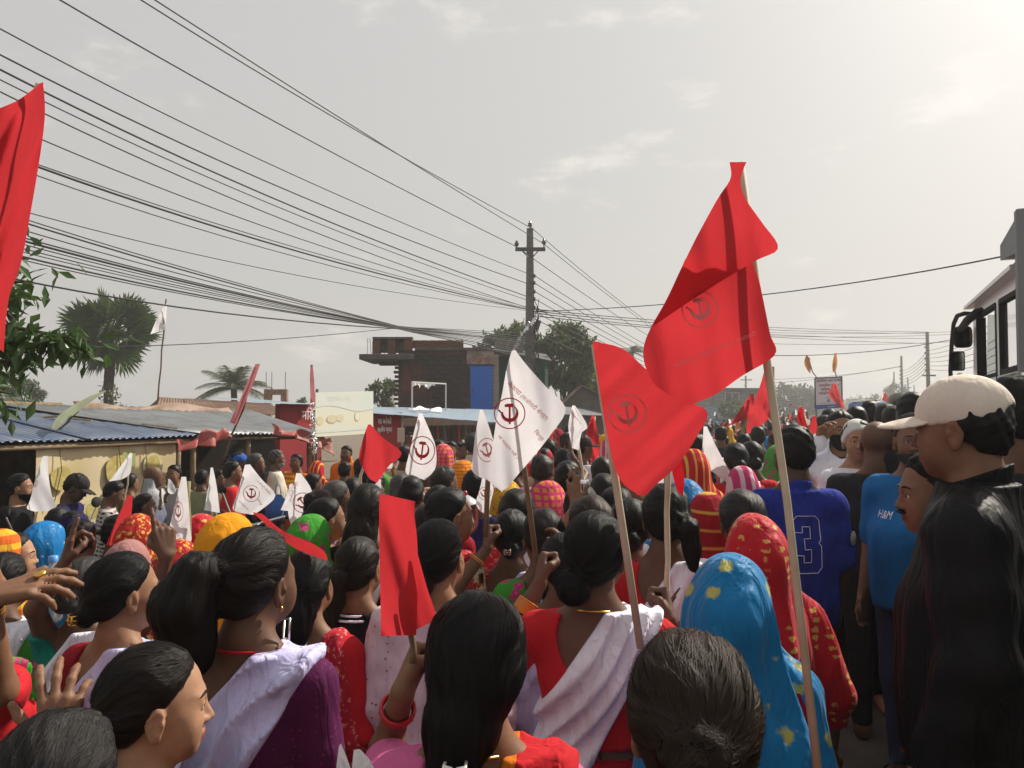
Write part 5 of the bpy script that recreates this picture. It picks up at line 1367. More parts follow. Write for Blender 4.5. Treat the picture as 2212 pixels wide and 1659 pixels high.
# from the pole on down the street
NX = RP(62, -9.2, 0)
def wire_f(x):
    k = (x - 1106.0) / FPX; a_, b_ = PXY, NX; dx, dy = b_.x - a_.x, b_.y - a_.y; t_ = (k * a_.y - a_.x) / (dx - k * dy); return a_.y + dy * min(max(t_, 0), 1)
for x0, y0, y1, sg in ((1146, 490, 812, 12), (1176, 528, 818, 8), (1118, 534, 822, 10), (1156, 596, 838, 8), (1156, 612, 842, 8), (1156, 630, 846, 8), (1156, 646, 850, 8), (1156, 664, 855, 8), (1160, 676, 858, 10), (1158, 690, 862, 10), (1160, 720, 866, 12)):
    wire(x0, y0, 1565, y1, sg, .012, 'wire running from the tall pole down the street', wire_f, False)
f_right = lambda x: PXY.y + (9 - PXY.y) * min(max((x - 1150) / 1100, 0), 1)
wire(1150, 673, 2250, 536, 26, .012, 'single wire crossing the road high behind the big red flag', f_right, False)
f_r2 = lambda x: PXY.y + (60 - PXY.y) * min(max((x - 1150) / 860, 0), 1)
for y0, y1, sg in ((668, 717, 10), (672, 720, 12), (676, 731, 14), (682, 742, 10)): wire(1155, y0, 2003, y1, sg, .018, 'wire crossing from the tall pole to the right side poles', f_r2, False)
# poles on the right side of the road
rp_x = [(2003, 717, 60, .13), (1947, 769, 86, .12), (1931, 803, 118, .11), (1964, 815, 128, .11), (1977, 832, 150, .11), (1611, 812, 95, .11)]
for i, (x, yt, d, r) in enumerate(rp_x):
    p = at(x, yt, d); q = Vector((p.x, p.y, 0)); o = empty('power_pole', q); tag(o, ['grey power pole right of the road, nearest beyond the truck', 'distant power pole with insulators right of the road', 'short distant pole among the hazy trees', 'far slanting pole behind the horn loudspeaker', 'farthest small pole at the right of the road', 'far pole with cross-arm above the two-storey house'][i], 'power pole')
    lean = .25 if i in (3, 4) else 0.0
    MB().tube([(0, 0, 0), (-lean, 0, p.z)], [r * 1.3, r], 8).build('shaft', pole_m, o, smooth=True)
    for k in range(5): MB().lathe([(0, .08), (.07, .06), (.04, 0), (.07, -.06), (0, -.08)], 8, Matrix.Translation((-r - .12, -.1, p.z - 1.2 - .45 * k))).build('insulator', ins_m, o)
    if i in (0, 5): MB().box((0, -.15, p.z - (3.4 if i == 0 else .5)), (1.0 if i == 0 else 1.4, .1, .12)).build('cross_arm', mat('steel_dark'), o)
f_r3 = lambda x: 60 + (86 - 60) * min(max((2003 - x) / 56, 0), 1)
for k in range(6): wire(2003, 758 + 8 * k, 1947, 802 + 6 * k, 8, .02, 'sagging wire between the right side poles', f_r3, False, 8)
f_r4 = lambda x: 60 - 40 * min(max((x - 2003) / 200, 0), 1)
for k in range(6): wire(2003, 758 + 8 * k, 2140, 700 + 16 * k, 9, .016, 'wire from the right side pole towards the truck', f_r4, False, 8)
f_hz = lambda x: 60.0
for y0, y1, sg in ((718, 715, 4), (725, 720, 5), (742, 736, 5)): wire(1650, y0, 2100, y1, sg, .016, 'level wire strung between far poles behind the big red flag', f_hz, False)
wire(1670, 768, 2060, 733, 10, .02, 'string of small paper pennants across the road', lambda x: 40.0, False, 24)
f_l = lambda x: 86.0
for y0, y1, sg in ((820, 792, 6), (828, 790, 6)): wire(1650, y0, 1947, y1, sg, .022, 'thin far wire meeting the distant insulator pole', f_l, False)
wire(1660, 865, 1925, 855, 6, .03, 'low far wire near the horizon', lambda x: 100.0, False)
for k in range(11): wire(1470 + k * 4, 838 + k * 6, 1790, 842 + k * 4, 22, .013, 'drooping cable of the tangle before the far trees', lambda x: 55.0, False, 12)

# ------------------------------------------------------------------ tipper truck on the right
tk = empty('tipper_truck', RP(6.5, 2.1, GR)); tag(tk, 'white tipper truck with big door mirrors and dark grey tipping body', 'truck')
wpaint = mat('truck_white', (.76, .77, .78), .35, .5, noise=(2.5, .4, (.62, .62, .61)), coat=.2); gpaint = mat('truck_grey', (.21, .225, .235), .6, .4, noise=(2, .6, (.15, .16, .165))); rubber = mat('rubber', (.02, .02, .02), .8)
glass = mat('cab_glass', (.25, .28, .28), .06, .5)
gb = glass.node_tree.nodes['Principled BSDF']; gb.inputs['Transmission Weight'].default_value = .9; gb.inputs['IOR'].default_value = 1.1
dark_in = mat('cab_inside', (.03, .03, .032), .8)
def tb(a0, a1, l0, l1, z0, z1): return [RP(a, l, z) for a in (a0, a1) for l in (l0, l1) for z in (z0, z1)]
def tbox(nm, a0, a1, l0, l1, z0, z1, m, bev=0.0):
    return MB().add(tb(a0, a1, l0, l1, z0, z1), [(0, 1, 3, 2), (4, 6, 7, 5), (0, 4, 5, 1), (2, 3, 7, 6), (0, 2, 6, 4), (1, 5, 7, 3)]).build(nm, m, None, bevel=bev)
with Under(tk):
    CL, CR_, CA0, CA1 = .97, 3.25, 5.75, 8.15
    # left side built as a frame round two window openings
    def side_poly(nm, pts, m, l, th=.05): 
        vs = [RP(a, l, z) for a, z in pts] + [RP(a, l + th, z) for a, z in pts]; n_ = len(pts)
        return MB().add(vs, [tuple(range(n_)), tuple(range(2 * n_ - 1, n_ - 1, -1))] + [(i, n_ + i, n_ + (i + 1) % n_, (i + 1) % n_) for i in range(n_)]).build(nm, m, None)
    for l in (CL, CR_ - .05):
        side_poly('side_panel', [(CA0, .75), (CA1 - .1, .75), (CA1, 1.3), (CA1 - .04, 2.17), (CA0, 2.17)], wpaint, l)
        side_poly('roof_rail', [(CA0, 2.70), (CA1 - .15, 2.76), (CA1 - .28, 2.88), (CA0, 2.84)], wpaint, l)
        side_poly('pillar', [(CA0 - .02, 2.17), (CA0 + .20, 2.17), (CA0 + .18, 2.705), (CA0 - .02, 2.70)], wpaint, l)
        for a_ in (CA0 + .20, 6.63, 6.80, 7.80): side_poly('window_gasket', [(a_ - .012, 2.17), (a_ + .03, 2.17), (a_ + .025, 2.72), (a_ - .017, 2.72)], rubber, l - .006, .07)
        side_poly('pillar', [(6.64, 2.17), (6.82, 2.17), (6.82, 2.73), (6.62, 2.725)], wpaint, l)
        side_poly('pillar', [(7.80, 2.17), (CA1 - .04, 2.17), (CA1 - .12, 2.76), (7.80, 2.755)], wpaint, l)
        side_poly('window_gasket', [(6.82, 2.17), (7.8, 2.17), (7.8, 2.20), (6.82, 2.20)], rubber, l - .006); side_poly('window_gasket', [(6.82, 2.70), (7.8, 2.72), (7.8, 2.75), (6.82, 2.73)], rubber, l - .006)
        side_poly('window_gasket', [(CA0 + .20, 2.17), (6.66, 2.17), (6.66, 2.21), (CA0 + .20, 2.21)], rubber, l - .006)
        side_poly('window_gasket', [(CA0 + .18, 2.67), (6.64, 2.695), (6.64, 2.73), (CA0 + .18, 2.706)], rubber, l - .006)
    side_poly('window_glass', [(CA0 + .2, 2.2), (6.66, 2.2), (6.65, 2.71), (CA0 + .19, 2.69)], glass, CL + .02, .006)
    tbox('door_seam', 6.83, 6.845, CL - .004, CL + .01, .9, 2.72, rubber); tbox('window_bar', 6.8, 7.05, CL + .1, CL + .14, 2.28, 2.32, rubber)
    tbox('back_panel', CA0 - .04, CA0 - .003, CL + .02, CR_ - .02, .8, 2.80, wpaint); tbox('floor', CA0, CA1 - .1, CL + .06, CR_ - .06, .8, 1.0, dark_in)
    # rounded roof
    vs = []; fs = []; NA, NL = 8, 10
    for i in range(NA + 1):
        for j in range(NL + 1):
            u, v = i / NA, j / NL; a_ = CA0 - .05 + (CA1 - .22 - CA0 + .05) * u; l_ = CL - .05 + (CR_ - CL + .1) * v
            z_ = 2.84 + .03 * u + .27 * (max(0, 1 - abs(2 * v - 1) ** 6)) ** .6 * (max(0, 1 - max(0, (u - .55) / .45) ** 3)) ** .6; vs.append(RP(a_, l_, z_))
    for i in range(NA):
        for j in range(NL): fs.append((i * (NL + 1) + j, (i + 1) * (NL + 1) + j, (i + 1) * (NL + 1) + j + 1, i * (NL + 1) + j + 1))
    MB().add(vs, fs).build('roof', wpaint, None, smooth=True)
    side_poly('gutter', [(CA0 - .04, 2.80), (CA1 - .12, 2.825), (CA1 - .12, 2.85), (CA0 - .04, 2.83)], wpaint, CL - .075, .09)
    MB().add([RP(CA1, CL, 1.3), RP(CA1, CR_, 1.3), RP(CA1 - .05, CR_, 2.17), RP(CA1 - .05, CL, 2.17)], [(0, 1, 2, 3)]).build('front_panel', wpaint, None)
    MB().add([RP(CA1 - .05, CL + .1, 2.17), RP(CA1 - .05, CR_ - .1, 2.17), RP(CA1 - .2, CR_ - .1, 2.76), RP(CA1 - .2, CL + .1, 2.76)], [(0, 1, 2, 3)]).build('windscreen', glass, None)
    # seat and steering wheel seen through the windows
    tbox('seat', 6.05, 6.55, CL + .25, CL + .75, 1.0, 1.55, dark_in, .05); tbox('seat_back', 5.95, 6.12, CL + .25, CL + .75, 1.5, 2.35, dark_in, .05); tbox('headrest', 5.97, 6.10, CL + .36, CL + .64, 2.37, 2.56, dark_in, .04)
    # mirrors on bent arms
    def loc(x, y, l): return onl(x, y, l)
    MB().tube([onl(2098, 678, .93), onl(2084, 677, .88), onl(2068, 682, .85), onl(2060, 700, .85), onl(2056, 740, .85), onl(2053, 800, .85), onl(2056, 850, .85), onl(2075, 880, .92)], .02, 8).build('mirror_arm', rubber, None, smooth=True)
    MB().tube([onl(2120, 668, .93), onl(2112, 674, .90), onl(2090, 692, .86), onl(2074, 712, .85)], [.02, .035, .035, .028], 8).build('mirror_arm', rubber, None, smooth=True)
    mir = mat('mirror_glass', (.14, .145, .14), .08, .5, 1.0, noise=(9, .9, (.03, .035, .03)))  # dark mottling in the colour stands for trees reflected in the glass
    def mirror(c_, w_, h_, rnd):
        prof = []; n_ = 20
        for k in range(n_):
            t_ = 2 * PI * k / n_; cx, cz = math.cos(t_), math.sin(t_); e = .5 if rnd else .28; prof.append((w_ / 2 * math.copysign(abs(cx) ** e, cx), h_ / 2 * math.copysign(abs(cz) ** e, cz)))
        fw = -RU; sd = RV
        fr = [c_ + sd * x + Vector((0, 0, z)) for x, z in prof]; bk = [c_ + sd * x * .9 + Vector((0, 0, z * .9)) + RU * .07 for x, z in prof]; inn = [c_ + sd * x * .86 + Vector((0, 0, z * .88)) - RU * .002 for x, z in prof]
        MB().add(fr + bk, [(i, (i + 1) % n_, n_ + (i + 1) % n_, n_ + i) for i in range(n_)] + [tuple(range(2 * n_ - 1, n_ - 1, -1)), tuple(range(n_))]).build('mirror_housing', rubber, None, smooth=False)
        MB().add([p - RU * .004 for p in inn], [tuple(range(n_))[::-1]]).build('mirror', mir, None)
    mirror(onl(2080, 728, .88), .155, .20, True); mirror(onl(2068, 780, .88), .13, .19, False)
    bl = mat('truck_blue_decal', (.04, .16, .46), .4)
    for cx, cz, r_ in ((6.35, 2.05, .11), (6.05, 1.98, .15), (6.2, 1.8, .15), (6.5, 1.82, .12)): MB().add([RP(cx + r_ * math.cos(k * PI / 3), CL - .004, cz + r_ * math.sin(k * PI / 3)) for k in range(6)], [tuple(range(6))]).build('blue_decal', bl, None)
    MB().tube([RP(6.7 + .14 * math.cos(t), 1.7, 3.04 + .14 * math.sin(t)) for t in np.linspace(0, 2 * PI, 16)], .018, 6).build('roof_ring', rubber, None); MB().tube([RP(5.95, 1.25, 2.8), RP(5.95, 1.25, 3.16)], .045, 10).build('exhaust_stack', rubber, None)
    # tipping body with its cab guard
    tbox('headboard', 5.25, 5.33, .86, 3.36, 1.0, 3.08, gpaint, .01); tbox('body_side', .5, 5.25, .86, .93, 1.2, 1.95, gpaint, .01); tbox('body_side', .5, 5.25, 3.29, 3.36, 1.2, 1.95, gpaint, .01); tbox('body_floor', .5, 5.25, .93, 3.29, 1.15, 1.3, gpaint)
    for a_ in (1.0, 2.1, 3.2, 4.3): tbox('body_rib', a_, a_ + .1, .80, .86, 1.2, 1.93, gpaint, .01)
    vs = [RP(5.33, .88, 2.84), RP(5.95, .88, 2.90), RP(5.95, .88, 3.0), RP(5.33, .88, 3.06), RP(5.33, 3.3, 2.84), RP(5.95, 3.3, 2.90), RP(5.95, 3.3, 3.0), RP(5.33, 3.3, 3.06)]
    MB().add(vs, [(0, 1, 2, 3), (7, 6, 5, 4), (0, 4, 5, 1), (1, 5, 6, 2), (2, 6, 7, 3)]).build('cab_guard', gpaint, None)
    for a_ in (7.3, 1.6, 3.0):
        for l in (1.1, 2.85):
            Mw = Matrix.Translation(RP(a_, l, GR + .5)) @ basis(RV, (0, 0, 1)).to_4x4()
            wh = MB().lathe([(.2, -.12), (.46, -.14), (.5, -.08), (.5, .08), (.46, .14), (.2, .12)], 28, Mw).build('wheel', rubber, None, smooth=True); MB().lathe([(0, -.06), (.2, -.1), (.22, -.125)], 20, Mw).build('rim', wpaint, None, smooth=True)
    tbox('chassis', .6, 7.8, 1.6, 2.5, .75, 1.0, dark_in)

# ------------------------------------------------------------------ notice board, loudspeaker, small vehicle
nb = empty('notice_board', at(1789, 890, 30)); nb.location.z = 0; tag(nb, 'white notice board with red Nepali lines about the market on dark posts', 'notice board')
with Under(nb):
    d = 30; c4 = [at(1761, 884, d), at(1819, 881, d), at(1818, 814, d), at(1760, 817, d)]
    MB().add(c4 + [p + Vector((0, .04, 0)) for p in c4], [(0, 1, 2, 3), (7, 6, 5, 4), (0, 4, 5, 1), (1, 5, 6, 2), (2, 6, 7, 3), (3, 7, 4, 0)]).build('panel', mat('board_white', (.66, .60, .60), .6), None)
    def nbp(u, v, e=.006): return c4[0].lerp(c4[1], u).lerp(c4[3].lerp(c4[2], u), v) + Vector((0, -e, 0))
    MB().add([nbp(0, 0), nbp(1, 0), nbp(1, .13), nbp(0, .13)], [(0, 1, 2, 3)]).build('blue_band', mat('board_blue', (.03, .07, .30), .6), None)
    ink = mat('board_red', (.42, .02, .05), .7)
    for tx, v, wd_ in (('स्थािनय हाट बजार', .90, .92), ('लगाउँदा सडक', .765, .76), ('पेटीमा बाटो', .635, .62), ('फोहोर नगरी', .505, .80)):
        put_text('red_line', tx, lambda u, vv: nbp(.52 + u, v + vv), wd_, ink, None, height=.10, bold=.012)
    put_text('small_line', 'नगरपािलका', lambda u, vv: nbp(.5 + u, .36 + vv), .26, mat('board_grey', (.12, .1, .12), .7), None, height=.035); put_text('small_line', 'कार्यपािलकाको कार्यालय', lambda u, vv: nbp(.5 + u, .175 + vv), .7, mat('board_grey'), None, height=.035); put_text('band_line', 'सहयोगी', lambda u, vv: nbp(.6 + u, .065 + vv, .01), .3, mat('white_letters'), None, height=.04)
    ring = [nbp(.5 + .045 * math.cos(t), .26 + .04 * math.sin(t), .008) for t in np.linspace(0, 2 * PI, 18)]; MB().tube(ring, .012, 4).build('emblem', mat('board_grey'), None); MB().add([nbp(.475, .245, .01), nbp(.525, .245, .01), nbp(.5, .285, .01)], [(0, 1, 2)]).build('emblem', mat('board_grey'), None)
    for i, j in ((0, 3), (1, 2), (3, 2)): MB().tube([c4[i] + Vector((0, -.012, 0)), c4[j] + Vector((0, -.012, 0))], .028, 4).build('frame_bar', mat('steel_dark'), None)
    for x in (1763, 1816): p = at(x, 884, d + .05); MB().tube([(p.x, p.y, 0), (p.x, p.y, p.z)], .03, 6).build('post', mat('steel_dark'), None)

horn = empty('loudspeaker', at(1938, 895, 13)); tag(horn, 'grey horn loudspeaker standing above the heads by the truck', 'loudspeaker')
with Under(horn):
    M_ = Matrix.Translation(at(1938, 872, 13)) @ basis((-.15, -1, .05), (0, 0, 1)).to_4x4(); hm = mat('horn_grey', (.30, .32, .32), .5, .4, .3)
    MB().lathe([(.03, -.30), (.045, -.2), (.07, -.1), (.11, -.03), (.165, .02), (.18, .025), (.18, .03), (.16, .022), (.10, -.035), (.05, -.12), (0, -.14)], 28, M_).build('horn', hm, None, smooth=True)
    MB().lathe([(0, -.02), (.035, -.03), (.045, -.06), (.03, -.12)], 16, M_).build('driver', rubber, None, smooth=True); MB().lathe([(0, -.42), (.06, -.41), (.065, -.3), (.03, -.29)], 16, M_).build('magnet', rubber, None, smooth=True)
    p = at(1938, 880, 13.25); MB().tube([(p.x, p.y, GR), (p.x, p.y, p.z)], .025, 8).build('stand', mat('steel_dark'), None)
bv = empty('blue_van', at(1880, 895, 27)); bv.location.z = 0; tag(bv, 'blue-topped van with black roof rails half hidden behind the heads', 'van')
with Under(bv):
    c_ = at(1885, 0, 27); zt_ = at(0, 869, 27).z; Mz = Matrix.Rotation(.43 - PI / 2 + PI / 2, 3, 'Z'); bp_ = mat('van_blue', (.07, .16, .42), .4, .5)
    MB().box((c_.x, 27.6, (zt_ + .55) / 2), (1.5, 3.2, zt_ - .55), Matrix.Rotation(-.42, 3, 'Z')).build('body', bp_, None, bevel=.12); MB().box((c_.x - .02, 26.15, zt_ - .42), (1.2, .5, .42), Matrix.Rotation(-.42, 3, 'Z')).build('rear_window', mat('dark_glass'), None, bevel=.05)
    for k in range(3): MB().tube([at(1840 + 22 * k, 886, 26), at(1842 + 22 * k, 870 - 2 * k, 26), at(1870 + 16 * k, 868 - 2 * k, 26)], .018, 5).build('rail', rubber, None)
    for sx in (-1, 1):
        for sy in (-1, 1): MB().lathe([(.1, -.09), (.3, -.09), (.3, .09), (.1, .09)], 18, Matrix.Translation((c_.x + sx * .66, 27.6 + sy * 1.0, .3)) @ basis((1, -.45, 0), (0, 0, 1)).to_4x4()).build('wheel', rubber, None, smooth=True)

# ------------------------------------------------------------------ motorcycles among the crowd
chrome = mat('chrome', (.6, .6, .6), .15, .5, 1.0)
def motorcycle(loc_, rz, label, paint):
    r = empty('motorcycle', loc_, rz); tag(r, label, 'motorcycle', None)
    for y in (-.62, .62):
        Mw = Matrix.Translation((0, y, .30)) @ basis((1, 0, 0), (0, 0, 1)).to_4x4(); wh = MB().tube([(0, y + .26 * math.cos(t), .30 + .26 * math.sin(t)) for t in np.linspace(0, 2 * PI, 25)], .045, 8, False).build('wheel', rubber, r, smooth=True)
        mb = MB(); mb.lathe([(0, -.05), (.05, -.05), (.05, .05), (0, .05)], 12, Mw)
        for k in range(10): mb.tube([(0, y, .3), (0, y + .24 * math.cos(k * PI / 5), .3 + .24 * math.sin(k * PI / 5))], .005, 4)
        o = mb.build('hub', chrome, r, smooth=False); o.parent = wh
    mb = MB(); mb.tube([(0, .62, .3), (0, .42, .95)], .025, 8); mb.tube([(.08, .62, .3), (.08, .42, .95)], .022, 8); mb.tube([(0, .42, .9), (0, .1, .72), (0, -.4, .62), (0, -.62, .3)], .025, 8); mb.build('frame', rubber, r, smooth=True)
    MB().lathe([(0, -.22), (.10, -.2), (.13, 0), (.10, .2), (0, .22)], 14, Matrix.Translation((0, .18, .82)) @ basis((0, 1, .1), (0, 0, 1)).to_4x4()).build('tank', paint, r, smooth=True)
    MB().box((0, -.32, .80), (.24, .62, .09)).build('seat', rubber, r, bevel=.03); MB().box((0, .05, .45), (.22, .34, .34)).build('engine', mat('steel_dark'), r, bevel=.04)
    mb = MB(); mb.tube([(-.36, .26, 1.08), (-.22, .36, 1.06), (0, .42, 1.0), (.22, .36, 1.06), (.36, .26, 1.08)], .012, 6); mb.build('handlebar', chrome, r, smooth=True)
    for s_ in (-1, 1):
        MB().tube([(s_ * .36, .26, 1.08), (s_ * .24, .35, 1.06)], .019, 8).build('grip', rubber, r); MB().tube([(s_ * .22, .36, 1.07), (s_ * .30, .36, 1.25)], .006, 5).build('mirror_stalk', chrome, r)
        MB().lathe([(0, .004), (.036, .003), (.038, 0), (0, -.012)], 14, Matrix.Translation((s_ * .30, .36, 1.27)) @ basis((0, -1, .1), (0, 0, 1)).to_4x4()).build('mirror', rubber, r, smooth=True)
    MB().lathe([(0, .06), (.07, .05), (.085, 0), (.06, -.07), (0, -.09)], 16, Matrix.Translation((0, .52, .93)) @ basis((0, 1, 0), (0, 0, 1)).to_4x4()).build('headlight', chrome, r, smooth=True)
    return r
p = at(600, 1100, 6.6); motorcycle((p.x, p.y, 0), R(170), 'black motorcycle standing in the crowd beside the white flags', mat('bike_black', (.02, .02, .022), .25, .5))
p = at(182, 1150, 5.0); motorcycle((p.x, p.y, 0), R(60), 'motorcycle with chrome handlebar behind the blue veil, before the checked shirt', mat('bike_red', (.25, .02, .02), .3, .5))
# ------------------------------------------------------------------ flags
def flag_cloth(name, c, tr):
    m = cloth(name, c, rough=.8, sheen=.1, trans=tr, crease=.8); return m
RED = flag_cloth('flag_red', (.54, .034, .042), .60); RED2 = flag_cloth('flag_red_dark', (.54, .012, .022), .45)
WHT = flag_cloth('flag_white', (.88, .87, .91), .46); ORG = flag_cloth('flag_orange', (.52, .22, .05), .4); PNK = flag_cloth('flag_pink', (.52, .18, .19), .4)
INK = mat('flag_print_red', (.46, .03, .03), .8); INKP = mat('flag_print_pink', (.62, .20, .22), .8); INKF = mat('flag_print_faint', (.72, .20, .20), .8)
stick_m = mat('stick_wood', (.60, .51, .38), .7, .3, noise=(14, .7, (.44, .35, .24))); stick_d = mat('stick_dark', (.20, .135, .08), .75, .3, noise=(14, .7, (.10, .07, .04))); stick_g = mat('stick_green', (.22, .22, .10), .7, .3, noise=(12, .7, (.30, .24, .12)))

def catmull(P, n):
    P = np.array(P, float); m = len(P); out = []
    for t in np.linspace(0, m - 1, n):
        i = min(int(t), m - 2); f = t - i; p0, p1, p2, p3 = P[max(i - 1, 0)], P[i], P[i + 1], P[min(i + 2, m - 1)]
        out.append(.5 * ((2 * p1) + (-p0 + p2) * f + (2 * p0 - 5 * p1 + 4 * p2 - p3) * f * f + (-p0 + 3 * p1 - 3 * p2 + p3) * f ** 3))
    return np.array(out)

def emblem_polys():
    """ring, sickle and hammer in a unit circle"""
    out = []; n = 40; v = []; f = []
    for k in range(n):
        t = 2 * PI * k / n; v += [(math.cos(t), math.sin(t)), (.93 * math.cos(t), .93 * math.sin(t))]
    f = [(2 * k, (2 * k + 2) % (2 * n), (2 * k + 3) % (2 * n), 2 * k + 1) for k in range(n)]; out.append((v, f))
    v = []; f = []; m = 22
    for k in range(m):
        t = R(75 - 265 * k / (m - 1)); w = .02 + .20 * math.sin(PI * min(1, (k + .5) / (m - 1) * .8)) ; r = .56
        v += [((r) * math.cos(t), (r) * math.sin(t)), ((r - w) * math.cos(t), (r - w) * math.sin(t) + .02)]
    f = [(2 * k, 2 * k + 2, 2 * k + 3, 2 * k + 1) for k in range(m - 1)]; out.append((v, f))
    out.append(([(-.54, -.02), (-.42, -.06), (-.66, .26), (-.78, .2)], [(0, 1, 2, 3)]))
    out.append(([(-.065, -.68), (.065, -.68), (.065, .46), (-.065, .46)], [(0, 1, 2, 3)]))
    out.append(([(-.30, .40), (.22, .40), (.22, .62), (-.18, .62), (-.34, .52)], [(0, 1, 2, 3, 4)]))
    return out
EMB = emblem_polys()

def flag(label, m, d, rows, pole=None, emblem=None, texts=(), amp=None, lam=42.0, stick=None, r=None, group=None, ink=None, more=(), seed=None, tilt=(0, 0), knot=True, behind=0.0, eoff=0.0):
    """rows: (left, right) edge pairs from top to bottom, frame columns and rows; the cloth lies about d ahead and ripples in depth"""
    rs = random.Random(seed if seed is not None else int(rows[0][0][0] * 7 + rows[0][0][1])); ph = [rs.uniform(0, 6.3) for _ in range(4)]
    amp = amp if amp is not None else .012 * d ** .5
    x0, y0 = rows[0][0]
    dirx = rs.uniform(.5, 1.0); diry = rs.uniform(-.6, .6)
    def dep(x, y, off=0.0):
        s_ = (x * dirx + y * diry) / lam * (1.9 / max(d, 1)) ** -.0
        s_ = s_ if d < 3.5 else s_ * d / 3.5
        fall = min(1, math.hypot(x - x0, y - y0) / (120 / max(d, 1)))
        return d + off + amp * fall * (math.sin(s_ * 2 + ph[0]) + .45 * math.sin(s_ * 4.3 + y * .02 + ph[1]) + .22 * math.sin(s_ * 9.1 + y * .05 + ph[3])) + (x - x0) * (tilt[0] if tilt[0] else -.55 * d / FPX) + (y - y0) * tilt[1]
    base = at(*(pole[-1] if pole else rows[-1][0]), d)
    root = empty('hand_flag', base); tag(root, label, 'flag', group)
    nv = max(10, len(rows) * (4 if d < 4 else 3)); nu = 22 if d < 4 else 10
    if d > 7: nv, nu = max(6, len(rows) * 2), 5
    with Under(root):
        def sheet_(rows_, nm, off=0.0, mm=None):
            Lp = catmull([q[0] for q in rows_], nv); Rp = catmull([q[1] for q in rows_], nv); vs = []; fs = []
            for i in range(nv):
                for j in range(nu + 1):
                    u = j / nu; x = Lp[i][0] * (1 - u) + Rp[i][0] * u; y = Lp[i][1] * (1 - u) + Rp[i][1] * u + (1.5 * math.sin(u * 9 + ph[2]) if 0 < i < nv - 1 and d < 4 else 0)
                    vs.append(at(x, y, dep(x, y, off)))
            for i in range(nv - 1):
                for j in range(nu): a = i * (nu + 1) + j; fs.append((a, a + nu + 1, a + nu + 2, a + 1))
            return MB().add(vs, fs).build(nm, mm or m, None, smooth=True)
        sheet_(rows, 'cloth')
        for rr, off in more: sheet_(rr, 'cloth_fold', off)
        if pole:
            po = .010 + amp * 1.5 + behind
            P = [at(x, y, d + po + (x - x0) * (tilt[0] if tilt[0] else -.55 * d / FPX)) for x, y in pole]; pts = [P[0].lerp(P[1], t) + Vector((rs.uniform(-1, 1), 0, 0)) * .002 * d for t in np.linspace(0, 1, 8)] if len(P) == 2 else P
            rad = r or .0055; rr_ = [rad * rs.uniform(.9, 1.12) for _ in pts]; rr_[-1] = rad * 1.1
            MB().tube(pts, rr_, 8).build('pole', stick or stick_m, None, smooth=True)
        def surf(x, y, e): return at(x, y, dep(x, y, eoff) - e)
        if emblem:
            cx, cy, rad, rot = emblem[:4]; wd = emblem[4] if len(emblem) > 4 else 1.0; ii = ink or INK; mb = MB(); c_, s_ = math.cos(R(rot)), math.sin(R(rot))
            for k, (v, f) in enumerate(EMB): mb.add([surf(cx + rad * wd * (px * c_ - py * s_), cy - rad * (px * s_ + py * c_), .0035 + .0004 * k * d) for px, py in v], f)
            mb.build('printed_emblem', ii, None)
        for tx, cx, cy, w_, h_, rot in texts:
            c_, s_ = math.cos(R(rot)), math.sin(R(rot)); put_text('printed_words', tx, lambda u, v: surf(cx + u * c_ + v * s_, cy + u * s_ - v * c_, .0035), w_, ink or INK, None, height=h_)
    return root

NEK, MAO, CHI, MAT_ = 'नेकपा', '(माओवादी केन्द्र)', 'िचन्ह', 'मा मतदान गरौं ।'
flag('large red flag cropped at the left edge, its tip tied and dark', RED, 1.35, [((84, 181), (93, 177)), ((40, 215), (97, 226)), ((-30, 252), (95, 275)), ((-60, 330), (83, 360)), ((-60, 430), (66, 460)), ((-60, 520), (45, 570)), ((-60, 600), (18, 650)), ((-55, 700), (8, 762))], [(88, 182), (-75, 1000)], r=.007, amp=.022, lam=30)
F1 = flag('tallest red flag, folded over at its knotted top, on a thick pale pole', RED, 1.55, [((1576, 350), (1613, 350)), ((1578, 384), (1600, 388)), ((1550, 428), (1609, 428)), ((1513, 495), (1646, 482)), ((1490, 540), (1681, 537)), ((1465, 592), (1630, 566)), ((1438, 650), (1540, 620)), ((1406, 706), (1411, 705))],
     [(1600, 352), (1655, 770), (1700, 1080), (1773, 1720)], r=.0082, amp=.010, lam=60, ink=INKF,
     more=[([((1480, 560), (1622, 560)), ((1440, 645), (1640, 610)), ((1406, 706), (1653, 670)), ((1390, 750), (1664, 725)), ((1394, 790), (1674, 768)), ((1414, 828), (1602, 814)), ((1448, 853), (1546, 853)), ((1482, 872), (1497, 874))], .022)], emblem=(1512, 668, 40, 8), texts=[('मालेमाबाद िजन्दाबाद नेकपा माओवादी', 1545, 756, 190, 13, -22)], behind=.035, eoff=.022)
flag('red flag with its square corner up, overlapped by the tallest red one', RED, 1.95, [((1280, 737), (1291, 738)), ((1284, 770), (1345, 752)), ((1290, 810), (1400, 800)), ((1298, 860), (1470, 858)), ((1306, 910), (1528, 888)), ((1316, 960), (1503, 945)), ((1326, 1005), (1462, 1005)), ((1345, 1045), (1418, 1045)), ((1378, 1070), (1394, 1070))],
     [(1284, 745), (1330, 1040), (1384, 1400)], r=.0088, amp=.014, lam=55, ink=INKF, emblem=(1355, 893, 42, 10))
flag('narrow orange-red flag on a straight pale pole behind the square-cornered one', RED2, 2.3, [((1452, 940), (1466, 935)), ((1448, 975), (1470, 980)), ((1452, 1020), (1478, 1030)), ((1462, 1060), (1475, 1072))], [(1440, 950), (1443, 1318)], r=.0085)
